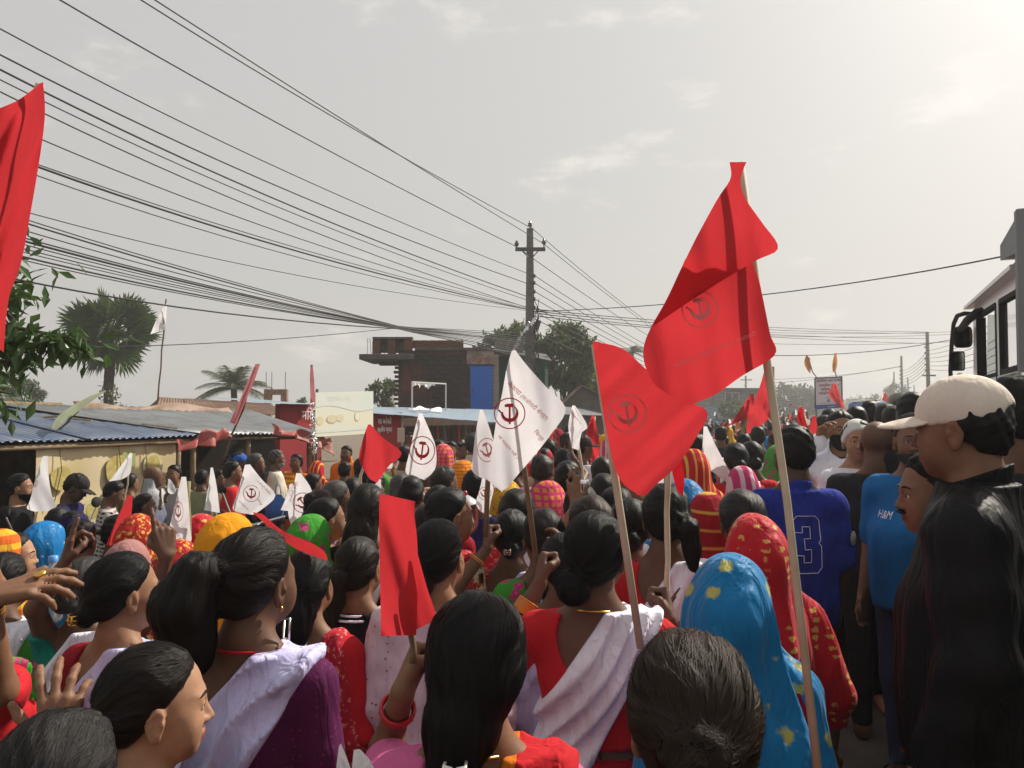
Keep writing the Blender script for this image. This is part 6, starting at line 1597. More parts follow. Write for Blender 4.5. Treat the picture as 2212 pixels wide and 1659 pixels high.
flag('red flag folded in two straight panels held up by a fist', RED, 1.5, [((820, 1066), (897, 1083)), ((819, 1120), (895, 1112)), ((820, 1200), (901, 1165)), ((822, 1300), (903, 1250)), ((823, 1374), (899, 1372))], [(884, 1300), (893, 1432)], r=.0062, amp=.008, stick=stick_d,
     more=[([((897, 1195), (902, 1196)), ((897, 1260), (921, 1265)), ((896, 1320), (936, 1310)), ((895, 1362), (945, 1338))], .02)])
flag('big white party flag with red hammer and sickle in a ring', WHT, 2.6, [((1106, 757), (1114, 757)), ((1094, 800), (1140, 790)), ((1085, 850), (1180, 835)), ((1074, 900), (1222, 882)), ((1066, 950), (1190, 937)), ((1060, 1000), (1150, 988)), ((1068, 1040), (1114, 1030)), ((1084, 1060), (1094, 1056))],
     [(1112, 765), (1130, 990), (1160, 1225)], r=.0085, amp=.014, stick=stick_d, emblem=(1101, 893, 34, 0), texts=[(NEK, 1112, 838, 36, 13, 42), (MAO, 1154, 880, 76, 15, 42), (CHI, 1164, 941, 27, 14, 50), (MAT_, 1098, 965, 62, 9, 50)])
flag('white flag with half-hidden emblem, its corner curling beside the big one', WHT, 2.9, [((1037, 885), (1043, 885)), ((1028, 930), (1062, 940)), ((1022, 980), (1078, 1000)), ((1021, 1018), (1080, 1035)), ((1052, 1036), (1086, 1064))], [(1041, 890), (1055, 1010), (1049, 1160)], r=.009, stick=stick_d, emblem=(1052, 972, 26, 20, .8), ink=INKP)
flag('small white flag with little emblem hanging below the curling one', WHT, 3.3, [((1042, 1030), (1053, 1028)), ((1035, 1060), (1066, 1055)), ((1028, 1086), (1060, 1086)), ((1040, 1106), (1056, 1112))], [(1050, 1030), (1046, 1150)], r=.005, emblem=(1047, 1066, 14, 0), ink=INK, stick=stick_d)
flag('upright white flag with bold red emblem before the dark shop', WHT, 5.0, [((905, 893), (912, 893)), ((895, 930), (930, 935)), ((885, 975), (941, 965)), ((876, 1020), (941, 1010)), ((896, 1030), (918, 1037))], [(908, 900), (887, 1085)], r=.010, stick=stick_g, emblem=(912, 973, 31, -8, .9))
flag('plain red diamond-shaped flag in front of the bleached billboard', RED, 4.6, [((795, 917), (801, 917)), ((785, 945), (826, 945)), ((775, 990), (868, 979)), ((787, 1016), (838, 1008)), ((800, 1036), (815, 1043))], [(798, 920), (775, 1070)], r=.009)
flag('white flag with centred small emblem before the old man in white', WHT, 5.4, [((529, 1004), (540, 1003)), ((520, 1040), (565, 1035)), ((510, 1075), (595, 1070)), ((503, 1100), (566, 1100)), ((520, 1108), (546, 1112))], [(533, 1008), (505, 1150)], r=.008, emblem=(543, 1066, 18, -5), texts=[(MAO, 569, 1052, 44, 7, 45), (CHI, 561, 1085, 15, 7, 55), (MAT_, 527, 1092, 30, 6, 45)])
flag('narrow limp white flag before the man in the red shirt', WHT, 5.2, [((455, 1010), (460, 1010)), ((450, 1050), (468, 1050)), ((441, 1102), (475, 1108))], [(458, 1014), (462, 1180)], r=.007)
flag('white flag on a bamboo stick beside the raised pointing hand', WHT, 3.3, [((392, 1030), (402, 1030)), ((380, 1080), (408, 1090)), ((368, 1130), (411, 1140)), ((362, 1165), (412, 1172)), ((372, 1190), (386, 1193))], [(405, 1040), (411, 1290)], r=.011, emblem=(385, 1105, 22, 0, .5), ink=INKP, texts=[(MAT_, 384, 1155, 30, 6, 60)], stick=stick_g)
flag('red flag held low before the gold-patterned veil', RED, 4.0, [((275, 1070), (286, 1070)), ((258, 1110), (284, 1110)), ((240, 1150), (272, 1150)), ((230, 1178), (262, 1178))], [(281, 1075), (222, 1230)], r=.008, stick=stick_d)
flag('puffed white flag over the young man in black by the stall', WHT, 5.0, [((93, 985), (103, 985)), ((78, 1030), (105, 1030)), ((65, 1080), (112, 1070)), ((58, 1098), (120, 1092)), ((75, 1105), (108, 1104))], [(95, 990), (74, 1160)], r=.008, texts=[(NEK, 77, 1045, 16, 8, -75)])
flag('small white flag on a thin stick before the yellow food banner', WHT, 6.2, [((282, 978), (286, 980)), ((262, 1005), (284, 1005)), ((245, 1028), (280, 1025)), ((236, 1040), (262, 1036))], [(285, 982), (266, 1095)], r=.007)
flag('white flag with a large tilted emblem above the green veil', WHT, 4.6, [((640, 1022), (650, 1022)), ((632, 1060), (673, 1058)), ((622, 1100), (676, 1100)), ((629, 1136), (646, 1142))], [(645, 1026), (640, 1190)], r=.008, emblem=(654, 1086, 22, 35), texts=[(MAO, 634, 1062, 46, 8, -70)])
flag('white flag seen edge on beside the tilted emblem flag', WHT, 5.3, [((626, 1046), (632, 1044)), ((618, 1075), (640, 1075)), ((606, 1102), (625, 1104))], None)
flag('small white flag bunched below, raised left of a plain red one', WHT, 7.0, [((1236, 876), (1242, 876)), ((1228, 915), (1269, 920)), ((1230, 940), (1256, 936)), ((1236, 968), (1250, 973))], [(1240, 880), (1262, 1070)], r=.014, texts=[(MAO, 1246, 905, 30, 5, 50)])
flag('plain red flag beside the bunched white one', RED, 8.0, [((1278, 898), (1283, 898)), ((1265, 940), (1290, 930)), ((1258, 975), (1296, 970)), ((1272, 990), (1285, 1003))], [(1283, 900), (1296, 1040)], r=.014)
flag('blank white flag on a bamboo stick before the striped pink veil', WHT, 5.5, [((1520, 921), (1527, 921)), ((1517, 970), (1545, 960)), ((1516, 1005), (1566, 1000)), ((1540, 1020), (1582, 1030)), ((1570, 1042), (1588, 1053))], [(1522, 925), (1529, 1090)], r=.012, stick=stick_d)
flag('red flag streaming left from a long green stick on the road', RED, 11.0, [((1621, 851), (1629, 851)), ((1602, 880), (1628, 878)), ((1583, 908), (1622, 898)), ((1570, 922), (1583, 917))], [(1627, 852), (1584, 990)], r=.022, stick=stick_g)
flag('red flag hanging with a green edge behind the thick pale pole', RED, 11.5, [((1650, 805), (1664, 790)), ((1636, 850), (1668, 850)), ((1616, 895), (1672, 890)), ((1612, 940), (1640, 922))], [(1668, 792), (1676, 1000)], r=.022, stick=stick_g)
flag('red pennant held high beside the man in blue jersey', RED2, 7.5, [((1727, 879), (1733, 879)), ((1721, 905), (1741, 912)), ((1738, 930), (1751, 962))], [(1731, 881), (1768, 1010)], r=.013, stick=stick_d)
flag('small red flag behind the red pennant by the masked woman', RED, 7.8, [((1755, 900), (1762, 898)), ((1748, 930), (1766, 930)), ((1752, 960), (1764, 972))], None)
flag('white flag drooping under the red pennant', WHT, 7.2, [((1722, 935), (1736, 930)), ((1722, 965), (1744, 960)), ((1730, 1000), (1748, 1008))], [(1734, 935), (1745, 1050)], r=.012)
flag('shiny red flag hung across the market notice board', RED, 27.0, [((1800, 829), (1806, 829)), ((1790, 850), (1812, 848)), ((1800, 866), (1820, 868)), ((1812, 878), (1826, 884))], [(1808, 826), (1822, 905)], r=.03)
flag('faded orange flag on a stick left above the notice board', ORG, 30.2, [((1741, 768), (1744, 766)), ((1737, 785), (1752, 788)), ((1744, 800), (1750, 807))], [(1743, 767), (1764, 820)], r=.02, stick=stick_d)
flag('faded orange flag on a stick right above the notice board', ORG, 30.2, [((1803, 763), (1806, 763)), ((1798, 785), (1809, 783)), ((1799, 803), (1804, 806))], [(1805, 763), (1805, 816)], r=.02, stick=stick_d)
flag('dark red double pennant on a stick near the horn loudspeaker', RED2, 40.0, [((1911, 850), (1914, 847)), ((1905, 864), (1917, 862)), ((1911, 866), (1917, 866)), ((1911, 876), (1920, 874))], [(1913, 848), (1913, 900)], r=.03)
flag('pale lilac flag just left of the double pennant', WHT, 42.0, [((1904, 853), (1908, 850)), ((1896, 862), (1908, 862)), ((1893, 870), (1904, 868))], [(1907, 851), (1907, 900)], r=.03)
flag('red flag lying across shoulders between ponytail and green veil', RED, 2.5, [((545, 1106), (566, 1110)), ((572, 1130), (612, 1148)), ((606, 1160), (668, 1172)), ((640, 1185), (700, 1192)), ((692, 1206), (708, 1212))], None, amp=.01)
flag('white flag tip poking up beside the red-bangled wrist', WHT, 1.15, [((733, 1610), (737, 1606)), ((730, 1630), (748, 1632)), ((724, 1680), (764, 1680))], None, amp=.01, lam=14)
flag('second white cloth tip beside the red-bangled wrist', WHT, 1.13, [((764, 1620), (776, 1618)), ((762, 1640), (800, 1645)), ((758, 1680), (815, 1680))], None, amp=.01, lam=14)
# flags over the left side stalls
flag('tall white flag on a long bamboo pole beside the fan palm', WHT, 16.0, [((355, 660), (361, 655)), ((338, 690), (359, 690)), ((325, 722), (357, 712))], [(361, 646), (336, 905)], r=.018, stick=stick_d)
GRN = flag_cloth('flag_green_white', (.42, .46, .30), .4)
flag('green and white leaf-shaped banner on a stick over the blue roof', GRN, 8.2, [((228, 843), (230, 844)), ((190, 858), (196, 868)), ((150, 880), (170, 888)), ((120, 905), (135, 915)), ((109, 935), (114, 937))], [(170, 888), (80, 970)], r=.012, stick=stick_d)
flag('faded pink cloth twisted down a slanting stick before the tea stall', PNK, 9.6, [((552, 786), (562, 786)), ((532, 830), (546, 832)), ((516, 870), (528, 872)), ((496, 912), (510, 918))], [(560, 788), (474, 1010)], r=.014, stick=stick_d)
flag('thin pink streamer above tinsel on the billboard pole', PNK, 11.0, [((671, 795), (676, 790)), ((671, 830), (679, 830)), ((670, 880), (680, 875))], [(674, 788), (679, 1010)], r=.02, stick=stick_d)
mb = MB(); rr = random.Random(2)
for i in range(420):
    t_ = rr.random(); p = at(675 + 4 * t_ + rr.gauss(0, 2.5), 870 + 110 * t_, 10.95); q = Vector((rr.uniform(-.04, .04), rr.uniform(-.03, .03), rr.uniform(-.03, .02))); mb.add([p, p + q, p + q + Vector((.006, 0, -.006))], [(0, 1, 2)])
o = mb.build('tinsel_garland', mat('tinsel')); tag(o, 'silver tinsel garland wound down the pole before the billboard', 'garland')
# small flags scattered over the far crowd
rr = random.Random(8)
small = [(1178, 935, 0, 9), (1195, 930, 1, 10), (1150, 950, 0, 9), (1215, 945, 1, 10), (1165, 955, 1, 11), (1270, 940, 0, 12), (1305, 930, 1, 13), (1490, 905, 0, 16), (1500, 925, 1, 12), (1460, 930, 0, 14), (1545, 890, 0, 22), (1535, 905, 0, 18), (1560, 925, 1, 20), (1690, 890, 0, 20), (1705, 895, 1, 24), (1718, 885, 0, 22), (1680, 905, 1, 18), (1740, 885, 0, 20), (1665, 885, 1, 26), (1650, 905, 0, 16), (1710, 870, 1, 40), (1728, 878, 0, 35), (1695, 880, 0, 45), (1000, 950, 0, 12), (1010, 965, 0, 9), (820, 1035, 0, 5.5), (965, 1030, 0, 6), (1420, 1010, 0, 5), (1432, 985, 1, 6), (365, 1035, 0, 6), (350, 1055, 0, 6.5), (1390, 985, 0, 7)]
small += [(x_, y_, c_, d_) for x_, y_, c_, d_ in ((1085, 975, 0, 8), (1120, 1000, 1, 7), (1340, 960, 1, 9), (1325, 1000, 0, 7), (1255, 975, 1, 9), (1205, 985, 0, 8), (930, 985, 1, 8), (845, 985, 0, 8), (1520, 895, 1, 18), (1575, 905, 0, 15), (1642, 915, 1, 13), (1755, 905, 1, 14), (1700, 912, 0, 13), (1480, 950, 1, 9))]
for x, y, c, d in small:
    k = 62 / max(d, 6) * rr.uniform(2.4, 3.6); dx = rr.choice((-1, 1)); s_ = rr.uniform(.5, .9)
    rows = [((x - 1, y), (x + 2, y)), ((x - k * .3 * s_ + dx * k * .15, y + k * .5), (x + k * .3 * s_ + dx * k * .15, y + k * .45)), ((x - k * .4 * s_ + dx * k * .25, y + k), (x + k * .4 * s_ + dx * k * .2, y + k * .92)), ((x + dx * k * .2 - 2, y + k * 1.2), (x + dx * k * .2 + k * .2, y + k * 1.18))]
    flag('small %s flag raised in the packed crowd on the road' % ('red' if c else 'white'), RED if c else WHT, d, rows, [(x, y + 1), (x - dx * 6, y + k * 1.9)], r=.006 * max(d, 6) ** .5, group='small %s flags over the crowd' % ('red' if c else 'white'), stick=stick_d)
# ------------------------------------------------------------------ the crowd
def K(name, c, *a, **k): return cloth('cloth_' + name, c, *a, **k)
C_ = dict(
    red=K('red', (.50, .018, .025)), crimson=K('crimson', (.28, .010, .022)), white=K('white', (.82, .82, .92), crease=1.0), lav=K('lavender', (.60, .58, .88), crease=1.0), purple=K('purple', (.085, .012, .06), 'spots', (.20, .03, .10), 60, width=.22),
    teal=K('teal', (.012, .20, .15)), black=K('black', (.010, .010, .011)), charcoal=K('charcoal', (.022, .022, .025)), navy=K('navy', (.018, .015, .07)), blue=K('blue', (.02, .045, .32)), jersey=K('jersey_blue', (.018, .035, .28)),
    tshirt=K('azure', (.012, .14, .36)), orange=K('orange', (.62, .16, .012)), mustard=K('mustard', (.66, .27, .012)), yellow=K('yellow', (.62, .38, .03), 'floral', (.45, .16, .03), 26, c3=(.10, .2, .08)), grey=K('grey', (.33, .34, .37)), offw=K('offwhite', (.62, .59, .50), 'check', (.52, .48, .38), 22),
    green=K('green', (.045, .26, .03), 'floral', (.42, .03, .16), 11, c3=(.55, .12, .25), width=.26), olive=K('olive', (.24, .25, .14)), pink=K('pink', (.60, .13, .30)), peach=K('peach', (.62, .25, .16)), brown=K('brown', (.16, .09, .06)), beige=K('beige', (.40, .32, .22)), dblue=K('dustyblue', (.15, .16, .24)),
    pinkdot=K('pink_dotted', (.66, .50, .55), 'spots', (.14, .10, .12), 42, width=.22), redpat=K('red_patterned', (.42, .02, .035), 'floral', (.58, .22, .18), 34, width=.30), cream=K('cream_floral', (.68, .60, .45), 'floral', (.55, .09, .03), 34, c3=(.4, .3, .05)),
    blueveil=K('blue_veil', (.006, .20, .47), 'spots', (.48, .46, .12), 13.0, width=.30, rough=.5, sheen=.5, trans=.12, crease=1.0), redveil=K('red_veil', (.52, .010, .022), 'dashes', (.66, .38, .08), 17, width=.30, rough=.55, sheen=.4, trans=.1, crease=.9), cyanveil=K('cyan_veil', (.010, .16, .42), 'spots', (.5, .5, .42), 24, width=.20, rough=.5),
    stripeveil=K('maroon_veil_striped', (.30, .010, .020), 'stripes', (.55, .30, .06), 4.2, width=.10), goldveil=K('gold_veil', (.34, .022, .022), 'floral', (.62, .33, .07), 30, width=.34), sheer=K('sheer_pink_veil', (.34, .17, .16), 'spots', (.62, .5, .52), 16, width=.16), orpink=K('orange_pink_veil', (.60, .20, .05), 'check', (.52, .04, .14), 9, width=.3), pinkstr=K('pink_striped_veil', (.48, .04, .13), 'vstripes', (.62, .42, .45), 5.0, width=.4),
    sunveil=K('sunset_veil', (.58, .12, .02), 'stripes', (.62, .36, .03), 5, width=.4), redyel=K('red_yellow_veil', (.45, .015, .03), 'vstripes', (.62, .36, .05), 6.5, width=.2), plaid=K('plaid', (.02, .018, .018), 'check', (.48, .44, .42), 7.5, c3=(.3, .26, .25)), orveil=K('orange_veil_leafy', (.62, .24, .015), 'stripes', (.5, .10, .02), 12, width=.25),
    tealflo=K('teal_floral', (.02, .26, .26), 'floral', (.5, .12, .04), 24, width=.2), cap=K('cap_cream', (.72, .64, .55), rough=.9), capdark=K('cap_dark', (.035, .028, .028)), capblue=K('cap_blue', (.03, .11, .42)), denim=K('denim', (.05, .07, .13)), scarf=K('pale_scarf', (.66, .68, .64)), maskb=K('mask_black', (.012, .013, .016)),
    jacket=K('black_nylon', (.006, .006, .007), rough=.55, crease=1.0))
gold = mat('gold', (.72, .42, .10), .3, .5, 1.0); bang = mat('bangle_orange', (.62, .25, .05), .3, .5, .4); redb = mat('bangle_red', (.42, .015, .02), .25, .5); silver = mat('silver', (.7, .68, .66), .3, .5, 1.0); clipm = mat('hair_clip', (.50, .26, .24), .3, .5); clipw = mat('pearl_clip', (.8, .76, .72), .25, .5)
DEEP = [((0, -.115, 1.29), (.108, .13, .135)), ((0, .0, 1.42), (.088, .11, .085))]
SCOOP = [((0, -.10, 1.33), (.092, .11, .085)), ((0, .0, 1.42), (.085, .105, .085))]
HIGH = [((0, .0, 1.405), (.070, .085, .075))]
def ground_at(X, d):
    l = X * RV.x + d * RV.y
    return GL if l < -6.4 else (GR if l > .98 else 0.0)
def res_for(d): return (.0115, .0050) if d < 2.0 else ((.015, .0066) if d < 2.9 else ((.022, .0096) if d < 4.4 else ((.030, .0130) if d < 7.5 else (.034, .0155))))
def PX(x, ytop, d, label, yaw=0, hairh=.012, gz=None, **kw):
    p = at(x, ytop, d); g_ = ground_at(p.x, d) if gz is None else gz
    H = p.z - g_ - hairh
    kw.setdefault('res', res_for(d))
    if d < 2.0 and 'strands' not in kw: kw['strands'] = 2200
    elif d < 2.9 and 'strands' not in kw: kw['strands'] = 1000
    elif d < 4.4 and 'strands' not in kw: kw['strands'] = 260
    return person((p.x, d, g_), H, R(yaw), label=label, **kw)
def ring_on(root, side, t, r, rr, m, name='bangle', n=1, gap=.008):
    info = root_info[root.name]; S, El, W = info['J'][side]
    dv = (W - El).normalized(); M_ = basis(dv, (0, 1, .1))
    for i in range(n):
        c_ = El.lerp(W, t) + dv * gap * i; MB().tube([c_ + M_ @ Vector((r * math.cos(a), r * math.sin(a), 0)) for a in np.linspace(0, 2 * PI, 21)], rr, 6, False).build(name, m, root, smooth=True)
def head_part(root, pts, r, m, name, n=6):
    HF = root_info[root.name]['HF']; return MB().tube([HF.wp(p) for p in pts], r, n).build(name, m, root, smooth=True)
def claw_clip(root, c, s, m, name='hair_clip'):
    """a small claw clip: two toothed halves and a spring"""
    HF = root_info[root.name]['HF']; mb = MB()
    for q in (-1, 1):
        for k in range(3): mb.tube([HF.wp((c[0] + q * s * .15, c[1] - s * .55, c[2] + (k - 1) * s * .5)), HF.wp((c[0] + q * s * .75, c[1] - s * .35, c[2] + (k - 1) * s * .55)), HF.wp((c[0] + q * s * .7, c[1] + s * .35, c[2] + (k - 1) * s * .6))], s * .13, 5)
        mb.tube([HF.wp((c[0] + q * s * .7, c[1] - s * .35, c[2] - s * .6)), HF.wp((c[0] + q * s * .78, c[1] - s * .4, c[2])), HF.wp((c[0] + q * s * .7, c[1] - s * .35, c[2] + s * .6))], s * .15, 6)
    mb.tube([HF.wp((c[0] - s * .3, c[1] - s * .6, c[2])), HF.wp((c[0] + s * .3, c[1] - s * .6, c[2]))], s * .2, 8)
    return mb.build(name, m, root, smooth=True)
def necklace(root, m, r=.003, drop=.0):
    info = root_info[root.name]; pts = [(.058 * math.sin(a), -.022 - .062 * math.cos(a) * (1 if math.cos(a) > 0 else 1.3), 1.338 - .012 * math.cos(a) * -1 - (.045 + drop if math.cos(a) < -.2 else 0) * max(0, -math.cos(a))) for a in np.linspace(0, 2 * PI, 29)]
    MB().tube(pts, r, 5, False).build('necklace', m, root, smooth=True)

# ---- nearest women
h = PX(128, 1538, 1.12, 'woman with greying dark hair whose crown shows beside the open hand', 0, skin=1, hair=('bun', 'salt', dict(off=.016)), wear=[('top', C_['red']), ('skirt', C_['red'])], arms={'R': dict(to=at(105, 1575, 1.45), hand='open', z=(-.12, .25, 1), palm=(-.3, 1, .1), pole=(.4, -.2, -1))}, strands=3000)
h = PX(330, 1388, 1.45, 'girl in profile with neat dark hair and smiling face, black collar', -44, skin=3, hair=('lowpony', 'dark', dict(off=.010, part=.002, line=.013)), head=(-20, -3, 0), face=True, res=(.010, .0040), wear=[('top', C_['black'], dict(cut=HIGH)), ('skirt', C_['red'])], strands=3000)
h = PX(545, 1138, 1.82, 'woman with high ponytail, purple sequinned sleeves and pale lavender shawl', -8, skin=2, hair=('pony', 'dark', dict(g=(0, -.09, .03), pts=[(0, -.085, .03), (-.035, -.14, .03), (-.05, -.165, -.03), (-.045, -.15, -.11), (-.03, -.125, -.16)], rad=[.03, .05, .064, .058, .022])), head=(-17, 0, 3), wear=[('top', C_['purple'], dict(cut=DEEP, sleeve=1.6)), ('shawl', C_['lav'], dict(w=.06, fan=.13, x=.085, slope=.78, fold=.010, bottom=.8)), ('skirt', C_['purple'])], strands=3000)
HFp = [(.078, .0, -.045), (.082, .0, -.07)]; head_part(h, [(.078, -.004, -.045), (.086, -.004, -.052), (.078, -.004, -.058)], .003, gold, 'earring')
head_part(h, [(.088, .0, -.075), (.088, .0, -.118), (.104, .0, -.118), (.104, .0, -.07), (.09, .0, -.075)], .0028, silver, 'earring', 5)
necklace(h, C_['red'], .004)
h = PX(268, 1190, 2.2, 'woman with low bun and gold clip, crimson blouse under lavender shawl', -20, skin=0, hair=('bun', 'black', dict(c=(0, -.108, -.05), r=.036)), head=(-26, 0, 0), face=True, wear=[('top', C_['crimson'], dict(cut=DEEP)), ('shawl', C_['lav'], dict(w=.07, fan=.16, x=.075, slope=.75, fold=.007)), ('skirt', C_['red'])], strands=3000)
claw_clip(h, (.01, -.145, -.055), .022, gold)
h = PX(190, 1200, 2.62, 'old woman with grey hair in teal blouse raising both arms', -12, skin=2, hair=('bun', 'grey', dict(c=(.0, -.12, -.02), r=.046)), wear=[('top', C_['teal'], dict(cut=SCOOP, sleeve=.7)), ('shawl', C_['white'], dict(w=.06, fan=.2, x=.06, slope=.7, fold=.007)), ('skirt', C_['teal'])], res=(.0125, .0055),
       arms={'L': dict(to=at(138, 1222, 2.42), hand='point', z=(.12, .15, 1), palm=(.8, .5, 0), pole=(-1, -.2, -.8)), 'R': dict(to=at(360, 1200, 2.45), hand='point', z=(-.18, .1, 1), palm=(-.6, .7, 0), pole=(1, -.3, -.7))})
ring_on(h, 'L', .9, .028, .004, clipw, 'bracelet')
h = PX(-75, 1180, 1.95, 'woman in orange-red blouse at the frame edge lifting a ringed hand', -15, skin=1, hair=('bun', 'black'), wear=[('top', C_['red'], dict(cut=SCOOP, sleeve=.75)), ('shawl', C_['green'], dict(w=.05, x=.10, side=1, slope=.5)), ('skirt', C_['green'])], res=(.0125, .0055),
       arms={'R': dict(to=at(-28, 1292, 1.62), hand='open', z=(1, .35, .28), palm=(.2, .5, -.85), pole=(.5, -.3, -1))})
inf = root_info[h.name]; W_, Rm_ = [q for q in inf['hands']][0][:2]; c_ = W_ + Rm_ @ Vector((-.012, -.014, .105)); MB().lathe([(0, .006), (.011, .004), (.0135, -.001), (0, -.006)], 16, Matrix.Translation(c_) @ (Rm_ @ Matrix.Rotation(PI / 2, 3, 'X')).to_4x4()).build('ring', gold, h, smooth=True)
ring_on(h, 'R', .86, .029, .004, gold, 'bangle', 2)
h = PX(665, 1185, 2.45, 'woman with loose black hair, red embroidered sleeve and white shawl', -8, skin=1, hair=('long', 'black', dict(rad=[.068, .066, .058, .04, .02], pts=[(0, -.06, .0), (-.01, -.08, -.07), (-.015, -.10, -.13), (-.02, -.11, -.18), (-.02, -.11, -.22)])), wear=[('top', C_['red'], dict(cut=SCOOP, sleeve=1.2)), ('shawl', C_['white'], dict(side=-1, w=.065, x=.03, slope=.2, bottom=1.08)), ('shawl', C_['redpat'], dict(side=1, w=.035, x=.12, slope=-.1, off=.018, name='embroidered_band')), ('skirt', C_['red'])])
h = PX(945, 1120, 2.45, 'woman in pale pink tunic printed with small dark motifs', -6, skin=0, hair=('bun', 'black', dict(c=(-.01, -.11, -.075), r=.038)), head=(-12, 0, 0), wear=[('top', C_['pinkdot'], dict(cut=HIGH, sleeve=1.7, off=.022, bottom=.62, fold=.008, loose=.03, name='tunic')), ('trousers', C_['white'])])
h = PX(775, 1158, 2.75, 'girl in black top with white striped collar and red hair tie', -14, skin=1, hair=('lowpony', 'dark', dict(pts=[(-.01, -.09, .01), (-.02, -.125, -.02), (-.04, -.13, -.10), (-.05, -.115, -.19)], g=(0, -.09, .01))), wear=[('top', C_['black'], dict(cut=HIGH, sleeve=.8)), ('skirt', C_['charcoal'])])
MB().tube([(.066 * math.cos(a), -.02 + .075 * math.sin(a), 1.318 - .01 * math.sin(a)) for a in np.linspace(0, 2 * PI, 25)], .005, 5, False).build('collar_stripe', C_['white'], h, smooth=True)
MB().tube([(.078 * math.cos(a), -.02 + .088 * math.sin(a), 1.300 - .012 * math.sin(a)) for a in np.linspace(0, 2 * PI, 25)], .005, 5, False).build('collar_stripe', C_['white'], h, smooth=True)
head_part(h, [(-.032, -.112, .0), (-.016, -.130, .012), (.004, -.112, .002), (-.014, -.10, -.012), (-.032, -.112, .0)], .006, redb, 'hair_tie')
h = PX(1032, 1282, 1.40, 'woman with long straight black hair and pearly clip, fist raising a red flag', -4, skin=1, hair=('lowpony', 'black', dict(off=.016, part=.003, g=(-.02, -.11, -.09), pts=[(0, -.06, -.02), (-.02, -.085, -.09), (-.035, -.11, -.15), (-.04, -.12, -.24)], rad=[.072, .062, .036, .022])), wear=[('top', C_['pink'], dict(cut=SCOOP, sleeve=.5)), ('shawl', C_['red'], dict(side=1, w=.06, x=.12, slope=.25)), ('shawl', C_['orange'], dict(side=1, w=.016, x=.055, slope=.25, off=.024, name='gold_border')), ('skirt', C_['red'])], res=(.010, .0048), strands=3000,
       arms={'L': dict(to=at(868, 1500, 1.50), hand='fist', z=(.25, .75, .6), palm=(.9, .0, .1), pole=(-.15, .0, -1))})
claw_clip(h, (-.02, -.152, -.135), .024, clipw); ring_on(h, 'L', .72, .033, .0045, redb, 'bangle', 2, .009); necklace(h, gold, .004)
h = PX(1285, 1104, 2.22, 'woman in red blouse with deep back, low bun and white shawl', -8, skin=2, wide=1.1, hair=('bun', 'black', dict(c=(-.045, -.112, -.075), r=.045, off=.013, g=(-.02, -.1, -.02))), head=(-8, 0, 0), wear=[('top', C_['red'], dict(cut=DEEP, sleeve=.62)), ('shawl', C_['white'], dict(w=.07, fan=.11, x=.085, slope=.60, fold=.007, bottom=.80)), ('skirt', C_['crimson'])], strands=3000, res=(.0105, .005),
       arms={'L': dict(to=at(1166, 1262, 2.5), hand='fist', z=(.08, .6, .8), palm=(.95, .2, 0), pole=(-.6, -.5, -1)), 'R': dict(to=at(1448, 1345, 2.3), hand='fist', z=(0, .7, .7), palm=(-.9, .2, 0), pole=(.8, -.4, -1))})
ring_on(h, 'L', .55, .033, .0035, bang, 'bangle', 7, .0065); necklace(h, gold, .0035)
h = PX(1490, 1368, 1.10, 'woman with tousled brown hair twisted into a loose bun', 0, skin=1, hair=('bun', 'brown', dict(c=(-.015, -.115, -.005), r=.046, off=.016, g=(-.01, -.1, -.0))), wear=[('top', C_['crimson'], dict(cut=SCOOP)), ('skirt', C_['crimson'])], strands=3000, res=(.010, .0046))
h = PX(1568, 1188, 1.90, 'woman wholly veiled in bright blue cloth with yellow motifs', 0, hairh=.022, skin=1, hair=None, wear=[('top', C_['crimson']), ('veil', C_['blueveil'], dict(flare=.15, bottom=.72, fold=.010, off=.017)), ('skirt', C_['blueveil'])], res=(.0105, .0065), strands=0)
h = PX(1628, 1104, 2.5, 'woman under red veil dotted with rows of gold dashes, crimson sleeves', 4, hairh=.02, skin=1, hair=None, wear=[('top', C_['crimson'], dict(sleeve=1.6)), ('veil', C_['redveil'], dict(flare=.03, bottom=.95, fold=.008)), ('skirt', C_['crimson'])], strands=0,
       arms={'R': dict(wl=(.27, .05, .80), hand='hang')})
PX(1602, 1058, 3.0, 'woman with dark frizzy hair between two red veils', 0, skin=2, hair=('bun', 'salt', dict(off=.016, c=(-.01, -.11, -.02), r=.05)), wear=[('top', C_['crimson']), ('skirt', C_['red'])])
PX(1528, 1058, 3.35, 'woman under maroon veil with fine gold stripes', 6, hairh=.02, skin=1, hair=None, wear=[('top', C_['crimson']), ('veil', C_['stripeveil'], dict(bottom=.9)), ('skirt', C_['crimson'])])
h = PX(1438, 1044, 2.85, 'woman with side ponytail and pearl slide, red blouse, white shawl', -10, skin=2, hair=('pony', 'black', dict(g=(.05, -.08, .0), pts=[(.04, -.08, .0), (.07, -.11, -.02), (.085, -.10, -.09), (.09, -.08, -.19)], rad=[.03, .035, .03, .014])), wear=[('top', C_['red'], dict(cut=DEEP)), ('shawl', C_['white'], dict(w=.06, fan=.12, x=.075, slope=.6)), ('shawl', C_['brown'], dict(w=.008, fan=0, x=.075, slope=.75, off=.03, name='bag_strap', fold=0)), ('skirt', C_['red'])])
head_part(h, [(-.01, -.105, .03), (-.028, -.108, .02), (-.03, -.108, -.005), (-.012, -.11, -.012)], .0045, clipw, 'hair_slide')
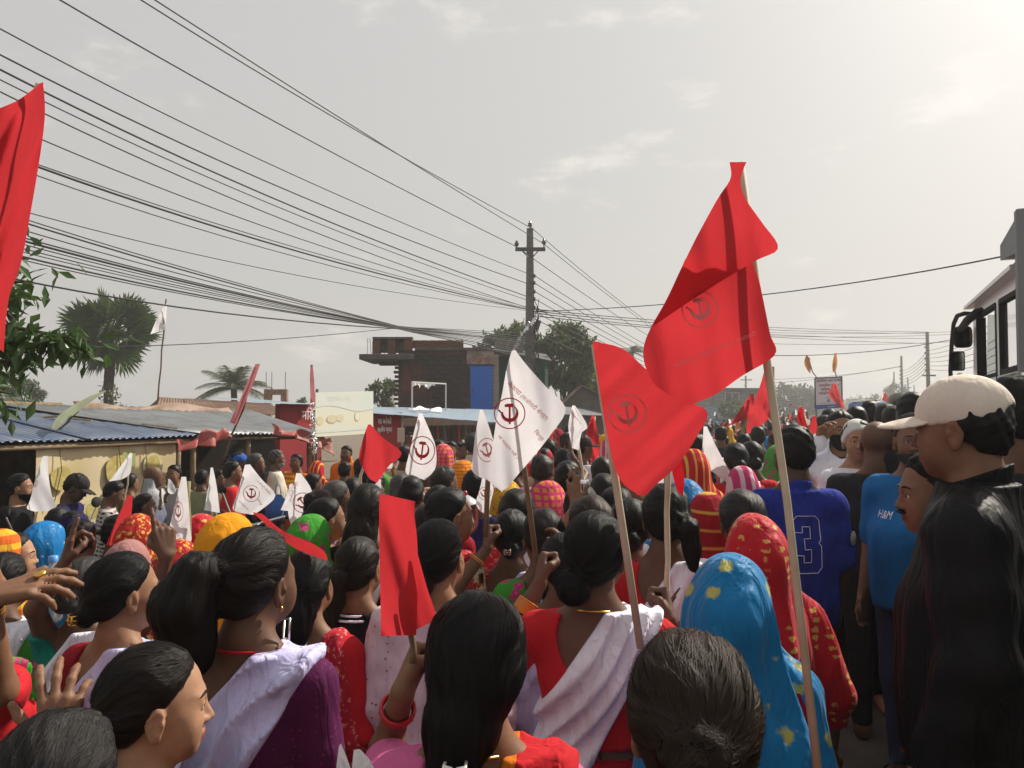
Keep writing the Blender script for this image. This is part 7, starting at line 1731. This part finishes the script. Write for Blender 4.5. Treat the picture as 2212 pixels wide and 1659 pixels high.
h = PX(1106, 1099, 3.25, 'woman with oiled bun and pink clip, patterned red blouse, lavender shawl', -8, skin=2, hair=('bun', 'black', dict(c=(.01, -.11, -.045), r=.036)), wear=[('top', C_['redpat'], dict(cut=DEEP, sleeve=.7)), ('shawl', C_['lav'], dict(w=.06, fan=.14, x=.08, slope=.7)), ('skirt', C_['redpat'])], res=(.0125, .0062),
       arms={'L': dict(to=at(1052, 1185, 3.1), hand='fist', z=(0, .6, .8), palm=(.9, .3, 0), pole=(-.7, -.3, -1))})
claw_clip(h, (.0, -.150, -.045), .018, clipm); ring_on(h, 'L', .7, .031, .003, bang, 'bangle', 2)

# ---- men on the right
def badge(root, pts, r, m, nm): return MB().tube(pts, r, 5).build(nm, m, root)
h = PX(1715, 921, 3.95, 'man in blue football shirt numbered 3, seen from behind', 0, skin=4, male=True, wide=.92, hair=('short', 'black', dict(top=.012)), wear=[('top', C_['jersey'], dict(sleeve=.9, off=.020, bottom=.74, loose=.03, fold=.005, name='football_shirt', collar=1.345, cut=HIGH)), ('trousers', C_['charcoal'])], res=(.0125, .0075), keep_low=True)
bod = [o for o in h.children if o.name.startswith('football_shirt')][0]
bvt = BVHTree.FromPolygons([tuple(v.co) for v in bod.data.vertices], [tuple(p.vertices) for p in bod.data.polygons])
def on_back(x, z):
    hit = bvt.ray_cast(Vector((x, -1, z)), Vector((0, 1, 0))); return (hit[0] if hit[0] else Vector((x, -.12, z))) + Vector((0, -.003, 0))
N3 = [(-.055, 1.20), (-.035, 1.225), (.045, 1.225), (.062, 1.205), (.062, 1.125), (.052, 1.112), (.062, 1.10), (.062, 1.01), (.043, .985), (-.035, .985), (-.058, 1.01), (-.058, 1.06), (-.018, 1.06), (-.018, 1.03), (.018, 1.03), (.018, 1.085), (-.012, 1.085), (-.012, 1.13), (.018, 1.13), (.018, 1.18), (-.016, 1.18), (-.016, 1.155), (-.055, 1.155), (-.055, 1.20)]
pp_ = []
for a_, b_ in zip(N3, N3[1:]):
    for t in np.linspace(0, 1, 5)[:-1]: pp_.append(on_back(a_[0] + (b_[0] - a_[0]) * t, a_[1] + (b_[1] - a_[1]) * t))
MB().tube(pp_ + [pp_[0]], .0016, 4).build('number_outline', C_['white'], h)
S, El, W = root_info[h.name]['J']['R']; q = S.lerp(El, .55); dv = (El - S).normalized(); nb_ = Vector((.75, -.65, 0)); M_ = basis(nb_, dv)
MB().lathe([(0, .006), (.030, .004), (.033, 0)], 20, Matrix.Translation(q + nb_.normalized() * .067) @ M_.to_4x4()).build('sleeve_patch', mat('patch_print', (.55, .53, .45), .8, noise=(60, .9, (.15, .15, .1))), h, smooth=True)
PX(1893, 906, 4.6, 'bald man in plain black T-shirt with his back turned', -22, skin=2, male=True, wide=1.05, head=(-18, 0, 0), hair=('bald', 'black'), wear=[('top', C_['charcoal'], dict(sleeve=.8, bottom=.80, loose=.01, off=.014, name='t_shirt', cut=HIGH)), ('trousers', C_['charcoal']), ('shoes', C_['brown'])], res=(.015, .0075), keep_low=True)
h = PX(1852, 906, 5.1, 'smiling girl in white headscarf and long white scarf, facing the camera', 165, skin=3, face=True, hair=('bun', 'black'), wear=[('top', C_['white'], dict(sleeve=1.4, bottom=.60, loose=.03, name='tunic')), ('headscarf', C_['scarf']), ('trousers', C_['black'])], res=(.016, .0055), keep_low=True)
h = PX(1815, 887, 5.6, 'young woman in black mask, black sleeves and white vest, hand raised', 170, skin=0, face=True, hair=('lowpony', 'black'), wear=[('top', C_['black'], dict(sleeve=1.8, name='jacket')), ('drape', C_['white'], dict(bottom=.95, off=.022, name='vest')), ('mask', C_['maskb']), ('trousers', C_['black'])], res=(.016, .0065), arms={'R': dict(to=at(1768, 955, 5.5), hand='cup', z=(.2, -.2, 1), palm=(.5, -.8, 0))})
h = PX(1972, 893, 4.05, 'pot-bellied man in bright blue T-shirt with white letters', 128, skin=1, male=True, wide=1.0, belly=.035, face=True, hair=('short', 'grey'), beard=dict(c='grey', z=.05), head=(30, 0, 0), wear=[('top', C_['tshirt'], dict(sleeve=.85, bottom=.76, loose=.015, off=.016, name='t_shirt')), ('trousers', C_['denim']), ('shoes', C_['brown'])], res=(.0125, .0055), keep_low=True)
bod = [o for o in h.children if o.name.startswith('t_shirt')][0]; bvt = BVHTree.FromPolygons([tuple(v.co) for v in bod.data.vertices], [tuple(p.vertices) for p in bod.data.polygons])
def on_front(u, v):
    hit = bvt.ray_cast(Vector((.075 - u, 1, 1.165 + v)), Vector((0, -1, 0))); return (hit[0] if hit[0] else Vector((.075 - u, .13, 1.165 + v))) + Vector((0, .004, 0))
put_text('shirt_letters', 'H&M', on_front, .075, C_['white'], h, height=.032)
h = PX(2026, 972, 2.35, 'moustached man in white shirt peering past the black jacket', 62, gz=GR, skin=1, male=True, face=True, hair=('short', 'black'), head=(18, -4, 0), wear=[('top', C_['white'], dict(sleeve=1.7, bottom=.75, collar=1.36, name='shirt')), ('trousers', C_['charcoal'])], res=(.0115, .005))
h = PX(2086, 810, 1.95, 'man in cream baseball cap and black nylon jacket, looking left', 54, gz=GR + .14, hairh=.012, skin=1, male=True, wide=.95, face=True, beard=False, hair=('short', 'black', dict(top=.0, off=.006)), head=(-8, -4, 0), wear=[('top', C_['jacket'], dict(sleeve=1.95, off=.024, puff=.012, bottom=.72, loose=.02, collar=1.375, flare=.03, fold=.0045, name='jacket', neck=1.365, cut=[((0, .01, 1.43), (.062, .075, .06))])), ('cap', C_['cap'], dict(hole=True)), ('trousers', C_['black'])], res=(.0095, .0046), strands=0)
MB().box((at(2130, 0, 1.95).x, 1.95, GR + .07), (.7, .5, .132)).build('step_stone', conc)['kind'] = 'structure'
MB().box((-.055, .12, 1.12), (.012, .006, .03), Matrix.Rotation(.5, 3, 'Y')).build('chest_logo', C_['white'], h)
mr_ = [(1848, 878, 7.2, 'man with short cropped hair behind the white headscarf', 0, 'grey', 'short', 'black'), (1880, 866, 7.6, 'tall dark-haired man lifting a phone, beyond the headscarf girl', -40, 'dblue', 'short', 'black'), (1913, 873, 6.6, 'man with thick dark hair behind the bald man', 0, 'grey', 'short', 'black'), (1929, 877, 6.2, 'brown-haired man beside the loudspeaker horn', -10, 'charcoal', 'short', 'dark'), (1972, 849, 4.6, 'dark-haired man just beyond the cap bill', 0, 'charcoal', 'short', 'black'), (1790, 882, 9.5, 'woman with pinned-up hair below the notice board', 0, 'brown', 'bun', 'black'), (1779, 897, 8.2, 'balding man in profile near the red pennant', 40, 'brown', 'short', 'salt'), (2146, 838, 3.3, 'black-haired man between the cap and the truck', 0, 'charcoal', 'short', 'black'), (2203, 812, 2.7, 'dark-haired man cropped by the frame beside the truck', 0, 'charcoal', 'short', 'black'), (2228, 940, 3.0, 'head of short black hair behind the black jacket collar', 30, 'black', 'short', 'black')]
for x, y, d, lb, yw, cc, st, hc in mr_: PX(x, y, d, lb, yw, gz=GR, skin=2, male=st == 'short', hair=(st, hc), wear=[('top', C_[cc], dict(sleeve=.8, bottom=.78, name='shirt')), ('trousers', C_['charcoal'])])

# ---- people before the stalls
def man(x, y, d, lb, cc, yaw, skin=2, hair=('short', 'black'), pitch=0, hy=0, face=False, beard=None, sleeve=1.0, extra=(), wide=1.0, arms=None, nm='shirt', **k):
    return PX(x, y, d, lb, yaw, skin=skin, male=True, hair=hair, head=(hy, pitch, 0), face=face, beard=beard, wide=wide, arms=arms, wear=[('top', C_[cc], dict(sleeve=sleeve, bottom=.78, name=nm, off=.014, loose=.01))] + list(extra) + [('trousers', C_['charcoal'])], **k)
F6 = dict(res=(.022, .0078))
man(44, 1023, 6.9, 'bearded young man in black shirt looking right by the stall', 'black', -75, 0, face=True, beard=dict(c='black', z=.05), **F6)
man(152, 1019, 7.0, 'man in navy shirt and dark backward cap bending his head', 'navy', -80, 4, pitch=-28, extra=[('cap', C_['capdark'])], face=True, beard=False, **F6)
man(236, 1036, 6.5, 'man in black and white checked shirt looking down', 'plaid', -62, 2, pitch=-24, sleeve=1.9, face=True, beard=False, res=(.016, .0068))
man(331, 1004, 8.3, 'bald man in grey-blue shirt with a towel on his shoulder', 'dblue', -62, 2, hair=('bald', 'black'), sleeve=1.8, extra=[('drape', C_['grey'], dict(bottom=1.15))])
man(282, 1022, 8.7, 'man with dark hair between checked shirt and bald man', 'brown', -30, 1)
man(376, 1004, 9.2, 'man holding a phone to his ear at the edge of the banner', 'grey', 170, 1, face=True)
man(437, 1014, 8.2, 'man in olive shirt before the dark stall opening', 'olive', -20, 2)
man(503, 996, 8.7, 'man in red T-shirt and glasses looking across the road', 'red', -70, 1, face=True, nm='t_shirt', **F6)
man(516, 977, 9.8, 'smiling man in blue cap in the tea stall', 'red', -75, 4, face=True, beard=False, extra=[('cap', C_['capblue'])])
man(553, 979, 9.3, 'grey-haired man in dark shirt beside the blue cap', 'navy', -75, 2, hair=('short', 'grey'), face=True)
man(598, 971, 9.1, 'white-bearded old man in pale checked shirt, standing tall', 'offw', -72, 2, hair=('short', 'grey'), beard=dict(c='white', z=.05), face=True, sleeve=1.8, res=(.018, .0075))
PX(640, 979, 9.6, 'woman in orange sari facing the road under the stall roof', 165, skin=2, face=True, hair=('bun', 'black'), wear=[('top', C_['orange']), ('shawl', C_['sunveil'], dict(w=.09)), ('skirt', C_['orange'])])
PX(686, 993, 9.0, 'woman in red veil striped with yellow by the billboard foot', -20, hairh=.02, skin=2, hair=None, wear=[('top', C_['red']), ('veil', C_['redyel'], dict(bottom=.8)), ('skirt', C_['red'])])
man(748, 962, 10.4, 'man in orange shawl facing the camera under the billboard', 'orange', 170, 2, face=True, extra=[('drape', C_['orange'], dict(bottom=.9))])
man(745, 997, 8.4, 'dark-haired person in coral shirt before the orange shawl man', 'peach', -15, 2)
man(677, 1022, 7.0, 'man with short black hair and white shirt near the striped veil', 'white', -50, 2)
man(473, 1014, 9.0, 'man with thin moustache behind the limp white flag', 'brown', -100, 2, face=True)
PX(313, 1064, 6.0, 'woman with dark bun in profile, teal blouse, below the bald man', -70, skin=2, face=True, hair=('bun', 'black', dict(r=.05)), wear=[('top', C_['teal'], dict(cut=SCOOP)), ('skirt', C_['teal'])])
# ---- the crowd in front, row by row
def wom(x, y, d, lb, cc, yaw=0, skin=2, hair=('bun', 'black'), sh=None, hy=0, arms=None, cut=SCOOP, sleeve=.6, face=False, **k):
    if sh is None: sh = ('lav', 'white', None)[int(x) % 3]
    return PX(x, y, d, lb, yaw, skin=skin, hair=hair, head=(hy, 0, 0), arms=arms, face=face, wear=[('top', C_[cc], dict(cut=cut, sleeve=sleeve))] + ([('shawl', C_[sh], dict(w=.06, fan=.12, x=.08, slope=.6))] if sh else []) + [('skirt', C_[cc])], **k)
def vei(x, y, d, lb, cc, yaw=0, **k):
    return PX(x, y, d, lb, yaw, hairh=.02, skin=2, hair=None, wear=[('top', C_['crimson']), ('veil', C_[cc], dict(bottom=.82, flare=k.pop('flare', 0), fold=.006)), ('skirt', C_['crimson'])], **k)
vei(100, 1120, 3.55, 'woman in bright blue veil edged with silver beads', 'cyanveil', -25)
man(128, 1095, 4.5, 'curly dark-haired man behind the blue beaded veil', 'black', 0, 2)
man(160, 1103, 4.2, 'boy with navy patterned cap beyond the blue beaded veil', 'navy', -10, 2, extra=[('cap', C_['navy'])])
man(176, 1122, 3.9, 'man with smooth dark hair beside the raised pointing hand', 'charcoal', 0, 2)
vei(2, 1140, 3.2, 'woman in flame-striped orange veil at the frame edge', 'sunveil', -30)
wom(30, 1148, 3.35, 'young woman in profile with dark hair beside the flame-striped veil', 'red', -70, 3, ('lowpony', 'black'), face=True)
wom(10, 1192, 2.75, 'woman with black hair low at the frame edge above the ringed hand', 'green', 0, 2)
vei(300, 1106, 3.6, 'woman in dark red veil covered with gold flowers', 'goldveil', -12)
vei(278, 1162, 2.95, 'woman in sheer dusty pink veil with pale sprigs', 'sheer', 0)
man(252, 1112, 4.3, 'dark head beside the red flag before the checked shirt', 'charcoal', -10, 2)
vei(436, 1104, 3.6, 'woman in crimson veil with a golden border', 'redveil', -5)
vei(385, 1160, 2.95, 'woman in red sari veil with gold trim under the bamboo stick flag', 'goldveil', 10)
vei(492, 1103, 2.75, 'woman under plain mustard-orange veil behind the ponytail', 'mustard', -8)
vei(672, 1105, 3.35, 'woman under bright green veil with magenta flowers', 'green', -18)
wom(706, 1073, 3.9, 'woman in profile with pinned black hair and yellow wrap', 'yellow', -60, 1, ('bun', 'black', dict(r=.05, c=(0, -.11, .0))), 'mustard', face=True)
wom(728, 1036, 4.8, 'old woman with grey combed-back hair beyond the green veil', 'white', -40, 2, ('bun', 'grey'))
wom(690, 1055, 4.4, 'woman with brown topknot beside the grey-haired one', 'brown', -10, 2, ('bun', 'dark', dict(c=(-.02, -.09, .06), r=.045)))
h = PX(796, 1044, 3.45, 'young woman with very long half-tied black hair and white dupatta', -6, skin=1, hair=('long', 'dark', dict(rad=[.068, .07, .07, .06, .04], pts=[(0, -.06, .0), (-.01, -.09, -.09), (-.03, -.115, -.2), (-.055, -.12, -.33), (-.08, -.12, -.46)])), wear=[('top', C_['black'], dict(sleeve=1.2)), ('shawl', C_['white'], dict(w=.04, x=.10, slope=.5)), ('skirt', C_['black'])], strands=900)
wom(762, 1030, 5.0, 'woman with black hair behind the long-haired one', 'pink', 0, 2)
man(812, 1020, 6.0, 'man with black hair left of the upright emblem flag', 'grey', 0, 2)
h = wom(972, 1052, 3.3, 'woman in profile with sleek black hair and cream floral blouse', 'cream', -45, 1, ('lowpony', 'black'), 'redpat', hy=-20, face=True, sleeve=.9)
wom(925, 1088, 3.9, 'dark-haired woman low behind the folded red flag', 'brown', 0, 2)
man(889, 1029, 4.7, 'curly-haired man under the upright emblem flag', 'beige', -10, 2)
wom(866, 1022, 5.4, 'grey-haired woman left of the upright emblem flag pole', 'grey', 0, 2, ('bun', 'grey'))
man(960, 1007, 5.0, 'grey-haired man with peach shirt turning right', 'peach', -50, 2, ('short', 'salt'))
man(1026, 1014, 4.6, 'man with cropped hair in dark blue shirt by the small emblem flag', 'navy', -5, 2)
vei(1001, 992, 6.0, 'woman in orange striped veil before the awning', 'orveil', -15)
wom(948, 1047, 4.2, 'woman with black hair in front of the grey-haired man', 'crimson', 0, 2)
vei(1095, 1033, 4.8, 'woman in yellow floral veil below the big white flag', 'yellow', 0)
wom(1117, 1057, 3.7, 'woman with frizzy dark hair under the big white flag', 'redpat', 0, 2, ('bun', 'dark', dict(off=.018)))
man(1171, 979, 5.5, 'man in white collared shirt with thinning hair', 'white', -20, 2, hair=('short', 'salt', dict(top=.0)))
man(1226, 996, 4.8, 'person with thick cropped black hair beside the bamboo flag stick', 'orange', -10, 2)
wom(1301, 988, 5.8, 'woman with wavy brown hair right of the plain red flag', 'crimson', 0, 2, ('lowpony', 'dark', dict(off=.018)))
h = wom(1305, 1021, 4.4, 'woman with curled silver hair ornament on her bun', 'pink', 0, 2); claw_clip(h, (0, -.15, -.04), .02, silver)
h = wom(1331, 1050, 3.6, 'woman with pink flower clip in black hair', 'crimson', -10, 2, sh='white'); claw_clip(h, (-.045, -.095, .01), .022, C_['pink'])
vei(1183, 1036, 4.0, 'woman in orange veil with magenta check squares', 'orpink', 10)
wom(1276, 1070, 3.0, 'woman with henna-tinted hair behind the low-bun woman', 'tealflo', 0, 2, ('bun', 'henna', dict(off=.015)))
wom(1173, 1096, 3.0, 'woman with short dark braid beside the bangled fist', 'green', 10, 2, ('braid', 'dark'), arms={'R': dict(to=at(1225, 1215, 2.8), hand='cup', z=(-.1, .4, 1), palm=(-.7, .6, 0))})
h = wom(1255, 1045, 3.6, 'person clapping a lifted hand above the henna-tinted hair', 'brown', 0, 1, arms={'L': dict(to=at(1245, 1090, 3.4), hand='flat', z=(-.15, .2, 1), palm=(.6, .7, 0))})
vei(1497, 968, 5.2, 'woman in white and maroon striped veil by the orange-red flag', 'redyel', 5)
vei(1602, 1002, 4.7, 'woman in pink and white striped veil beyond the maroon one', 'pinkstr', 0)
wom(1588, 955, 5.6, 'woman with dark bun in red blouse holding a green stick', 'red', 0, 2)
wom(1622, 952, 5.9, 'woman in bright red shirt beside the blue jersey', 'red', 0, 2, sleeve=1.5, cut=HIGH)
man(1507, 938, 8.0, 'man in black cloth cap looking right over the crowd', 'charcoal', -60, 2, face=True)
vei(1478, 1030, 3.6, 'woman in royal blue shawl behind the side ponytail', 'cyanveil', 8)
wom(1360, 1075, 3.1, 'woman in teal floral blouse between the two pale poles', 'tealflo', -10, 2, sh='crimson')
wom(1215, 1150, 2.75, 'woman in plain red blouse behind the bangled fist', 'red', 0, 2)
man(1215, 970, 7.0, 'man raising both hands beyond the white-shirted man', 'grey', 0, 2, arms={'R': dict(wl=(.1, .25, 1.55), hand='flat', z=(0, .2, 1), palm=(-.5, .8, 0))})
man(1176, 968, 7.4, 'man in red cap beyond the white-shirted man', 'beige', 0, 2, extra=[('cap', C_['red'])])
man(974, 953, 9.5, 'bearded man in white and red shirt facing the crowd', 'white', 165, 1, face=True, beard=dict(c='black', z=.05))
man(992, 955, 9.8, 'man in white shirt looking aside under the awning', 'white', 150, 2, face=True)
man(1005, 956, 9.4, 'young man in grey shirt under the awning edge', 'grey', 170, 2, face=True)
man(972, 990, 8.6, 'man in red football shirt under the awning', 'red', 170, 1, face=True)
wom(955, 972, 9.0, 'woman in orange under the awning facing the road', 'orange', 170, 2, face=True)
man(874, 962, 8.5, 'man in khaki shirt holding up a phone by the red wall', 'beige', -20, 2, arms={'L': dict(wl=(-.12, .3, 1.62), hand='cup', z=(0, .1, 1), palm=(.3, 1, 0))})
PH = at(866, 940, 8.2); o = MB().box((0, 0, 0), (.075, .009, .15)).build('phone', mat('phone_case', (.5, .42, .33), .4), bevel=.004); o.location = PH; tag(o, 'tan phone held up beside the red painted wall', 'phone')
man(1556, 921, 11, 'man with dark hair left of the streaming red flag', 'charcoal', 0, 2)
man(1606, 936, 8.5, 'man with light shirt and orange scarf on the road', 'white', 0, 2)
man(1637, 921, 9.2, 'man in black jacket behind the streaming red flag', 'black', -10, 2)

# ---- bodies that stand close behind the front rows, seen only as heads
pr = []
def proto(kind, **k):
    r = person((0, -60 - 2 * len(pr), 0), 1.6, 0, label='p', **k); pr.append(r); return r
LOW = dict(res=(.026, .0095), skin=2, strands=1000)
P0 = proto('a', hair=('short', 'black', dict(top=.014)), male=True, wear=[('top', C_['grey'], dict(sleeve=.8, bottom=.78, name='shirt')), ('trousers', C_['charcoal'])], **LOW)
P1 = proto('b', hair=('bun', 'black'), head=(-18, 0, 3), wear=[('top', C_['red']), ('skirt', C_['red'])], **LOW)
P2 = proto('c', hair=None, wear=[('top', C_['crimson']), ('veil', C_['orange'], dict(bottom=.85, fold=.008)), ('skirt', C_['red'])], **LOW)
P3 = proto('d', hair=('short', 'grey'), male=True, head=(15, 4, 0), wear=[('top', C_['white'], dict(sleeve=.8, bottom=.78, name='shirt', collar=1.36)), ('trousers', C_['charcoal'])], **LOW)
P4 = proto('e', hair=('lowpony', 'dark'), head=(12, 0, -4), wear=[('top', C_['teal']), ('shawl', C_['white']), ('skirt', C_['red'])], **LOW)
P5 = proto('f', hair=('short', 'dark', dict(top=.018)), male=True, wear=[('top', C_['charcoal'], dict(sleeve=1.6, bottom=.78, name='jacket')), ('trousers', C_['charcoal'])], arms={'R': dict(wl=(.2, .3, 1.62), hand='fist', z=(0, .5, 1), palm=(-1, 0, 0))}, **LOW)
P6 = proto('g', hair=('short', 'black', dict(off=.005)), male=True, head=(-25, 0, 0), wear=[('top', C_['beige'], dict(sleeve=.8, bottom=.78, name='shirt')), ('cap', C_['capdark']), ('trousers', C_['charcoal'])], **LOW)
P7 = proto('h', hair=('bun', 'salt', dict(c=(0, -.10, .035), r=.05, g=(0, -.08, .05))), head=(20, 3, 0), wear=[('top', C_['orange']), ('shawl', C_['lav'], dict(side=-1)), ('skirt', C_['red'])], **LOW)
lbls = ['dark-haired man in shirt amid the packed crowd on the road', 'woman with black bun amid the packed crowd on the road', 'veiled woman amid the packed crowd on the road', 'grey-haired man amid the packed crowd on the road', 'woman with tied-back hair amid the packed crowd on the road', 'man in dark jacket with raised fist amid the crowd on the road', 'man in peaked cap amid the packed crowd on the road', 'woman with high topknot amid the packed crowd on the road']
grps = ['dark-haired men in the far crowd', 'women with buns in the far crowd', 'veiled women in the far crowd', 'grey-haired men in the far crowd', 'women with tied-back hair in the far crowd', 'men with raised fists in the far crowd', 'men in caps in the far crowd', 'women with topknots in the far crowd']
pal = [['grey', 'white', 'dblue', 'charcoal', 'beige', 'brown', 'olive', 'tshirt'], ['red', 'crimson', 'orange', 'pink', 'teal', 'mustard'], ['orange', 'redveil', 'mustard', 'green', 'pinkstr', 'redyel', 'yellow', 'cyanveil', 'goldveil', 'red', 'crimson', 'orpink', 'white', 'peach'], ['white', 'grey', 'offw', 'dblue'], ['red', 'teal', 'crimson', 'pink'], ['charcoal', 'black', 'navy', 'brown'], ['beige', 'grey', 'red', 'white', 'dblue'], ['orange', 'red', 'pink', 'cream', 'mustard']]
rr = random.Random(21); taken = []
for o in bpy.data.objects:
    if o.type == 'EMPTY' and o.get('category') == 'person' and o.location.y > 0: taken.append((o.location.x, o.location.y))
used = {}
def drop_copy(k, p, H, yaw):
    src = pr[k]; o = src if k not in used else copy_tree(src)
    used[k] = 1; o.location = p; s_ = H / 1.6; o.scale = (s_, s_, s_); o.rotation_euler = (0, 0, yaw); o['label'] = lbls[k]; o['group'] = grps[k]
    for ch in o.children:
        nm = ch.name.split('.')[0]; ch.material_slots[0].link = 'OBJECT'
        if nm in ('blouse', 'shirt', 'veil', 'jacket'): ch.material_slots[0].material = C_[rr.choice(pal[k])]
        elif nm == 'body': ch.material_slots[0].material = SKIN[rr.choice((1, 2, 2, 4))]
        elif nm == 'hair' and k in (0, 1): ch.material_slots[0].material = HAIR[rr.choice(('black', 'black', 'dark', 'salt'))]
        else: ch.material_slots[0].material = ch.data.materials[0]
    taken.append((p[0], p[1]))
n = 0
for d in np.concatenate([np.arange(4.6, 12, .52), np.arange(12, 24, .75), np.arange(24, 62, 1.9)]):
    sp = .50 + d * .012
    ls = np.arange(-6.0, .55, sp) if d < 24 else np.arange(-5.6, 3.4, sp * (1.5 if d < 40 else 2.2))
    for l in ls:
        X = (l + rr.uniform(-.2, .2) + .407 * d) / .9134; Y = d + rr.uniform(-.2, .2)
        x = 1106 + X / Y * FPX
        if x < -30 or x > (1735 if d < 24 else 2150): continue
        if x < 760 and d < 13: continue
        if l < -5.0 and d < 20: continue
        if any((X - a) ** 2 + (Y - b) ** 2 < (.40 + .004 * d) ** 2 for a, b in taken): continue
        if n >= 230: break
        k = rr.choices(range(8), (18, 15, 32, 8, 15, 3 if d > 9 else 0, 6, 8))[0]
        drop_copy(k, (X, Y, 0.0), rr.uniform(1.46, 1.62) if k in (1, 2, 4, 7) else rr.uniform(1.56, 1.72), R(rr.uniform(-45, 30))); n += 1
print('far people', n)

# ---- things carried
wb = empty('water_bottle', at(112, 1312, 2.75)); tag(wb, 'clear water bottle with blue label between the old woman and blue veil', 'bottle')
with Under(wb):
    pet = mat('bottle_plastic', (.62, .74, .86), .12, .5); pet.node_tree.nodes['Principled BSDF'].inputs['Transmission Weight'].default_value = .6
    Mb = Matrix.Translation(at(112, 1340, 2.75)); MB().lathe([(0, 0), (.034, .002), (.036, .01), (.034, .03), (.036, .05), (.036, .13), (.033, .15), (.02, .185), (.014, .195), (.014, .21)], 20, Mb).build('bottle_body', pet, None, smooth=True)
    MB().lathe([(.0365, .06), (.037, .062), (.037, .108), (.0365, .11)], 20, Mb).build('label', mat('label_blue', (.10, .28, .62), .4), None, smooth=True); MB().lathe([(.016, .205), (.016, .225), (0, .226)], 16, Mb).build('cap', mat('label_blue'), None, smooth=True)
    cb = at(112, 1340, 2.75); put_text('label_letters', 'GOOD LUCK', lambda u, v: cb + Vector((.0378 * math.sin(u / .0378), -.0378 * math.cos(u / .0378), .085 + v)), .07, C_['white'], None, height=.014)
bg_ = empty('plastic_bag', at(598, 1085, 8.85)); tag(bg_, 'blue plastic bag hanging before the white-bearded old man', 'bag')
with Under(bg_):
    c0 = at(600, 1120, 8.8); vs = []; fs = []; prof = [(.035, .27), (.05, .24), (.10, .19), (.14, .10), (.14, .02), (.06, -.02), (0, -.022)]
    for r_, z_ in prof:
        for k in range(28): q = r_ * (1 + .12 * math.sin(k * 2 * PI / 28 * 9)); vs.append(c0 + Vector((q * math.cos(2 * PI * k / 28), q * .6 * math.sin(2 * PI * k / 28), z_)))
    for i in range(len(prof) - 1):
        for k in range(28): fs.append((i * 28 + k, i * 28 + (k + 1) % 28, (i + 1) * 28 + (k + 1) % 28, (i + 1) * 28 + k))
    MB().add(vs, fs).build('bag_body', mat('bag_blue', (.03, .14, .45), .4, .5, translucent=.3), None, smooth=True)
    MB().tube([c0 + Vector((-.03, 0, .28)), c0 + Vector((-.02, 0, .38)), c0 + Vector((.02, 0, .38)), c0 + Vector((.03, 0, .28))], .006, 6).build('handle', mat('bag_blue'), None)
pt = empty('steel_pot', at(1005, 1095, 3.75)); tag(pt, 'steel pot with lid and red knob carried among the heads', 'pot')
with Under(pt):
    Mp = Matrix.Translation(at(1005, 1088, 3.75)); st_ = mat('steel_bright', (.72, .72, .72), .22, .5, 1.0)
    MB().lathe([(0, -.14), (.05, -.138), (.062, -.10), (.062, -.01), (.066, 0)], 24, Mp).build('pot_body', st_, None, smooth=True); MB().lathe([(.070, -.004), (.071, .002), (.05, .02), (.018, .04), (.012, .042)], 24, Mp).build('lid', st_, None, smooth=True); MB().lathe([(.009, .04), (.012, .05), (.006, .062), (0, .063)], 12, Mp).build('knob', redb, None, smooth=True)

# ---- air
hzb = MB().box((60, 150, 10), (560, 330, 23)).build('haze', None); tag(hzb, 'pale dusty air over the whole street', 'haze', kind='stuff')
hm_ = bpy.data.materials.new('haze_air'); hm_.use_nodes = True; t = hm_.node_tree; t.nodes.clear()
vo = t.nodes.new('ShaderNodeVolumePrincipled'); vo.inputs['Density'].default_value = .0022; vo.inputs['Color'].default_value = (.95, .95, .95, 1); vo.inputs['Anisotropy'].default_value = .35
ou = t.nodes.new('ShaderNodeOutputMaterial'); t.links.new(vo.outputs[0], ou.inputs['Volume']); hzb.data.materials.append(hm_)
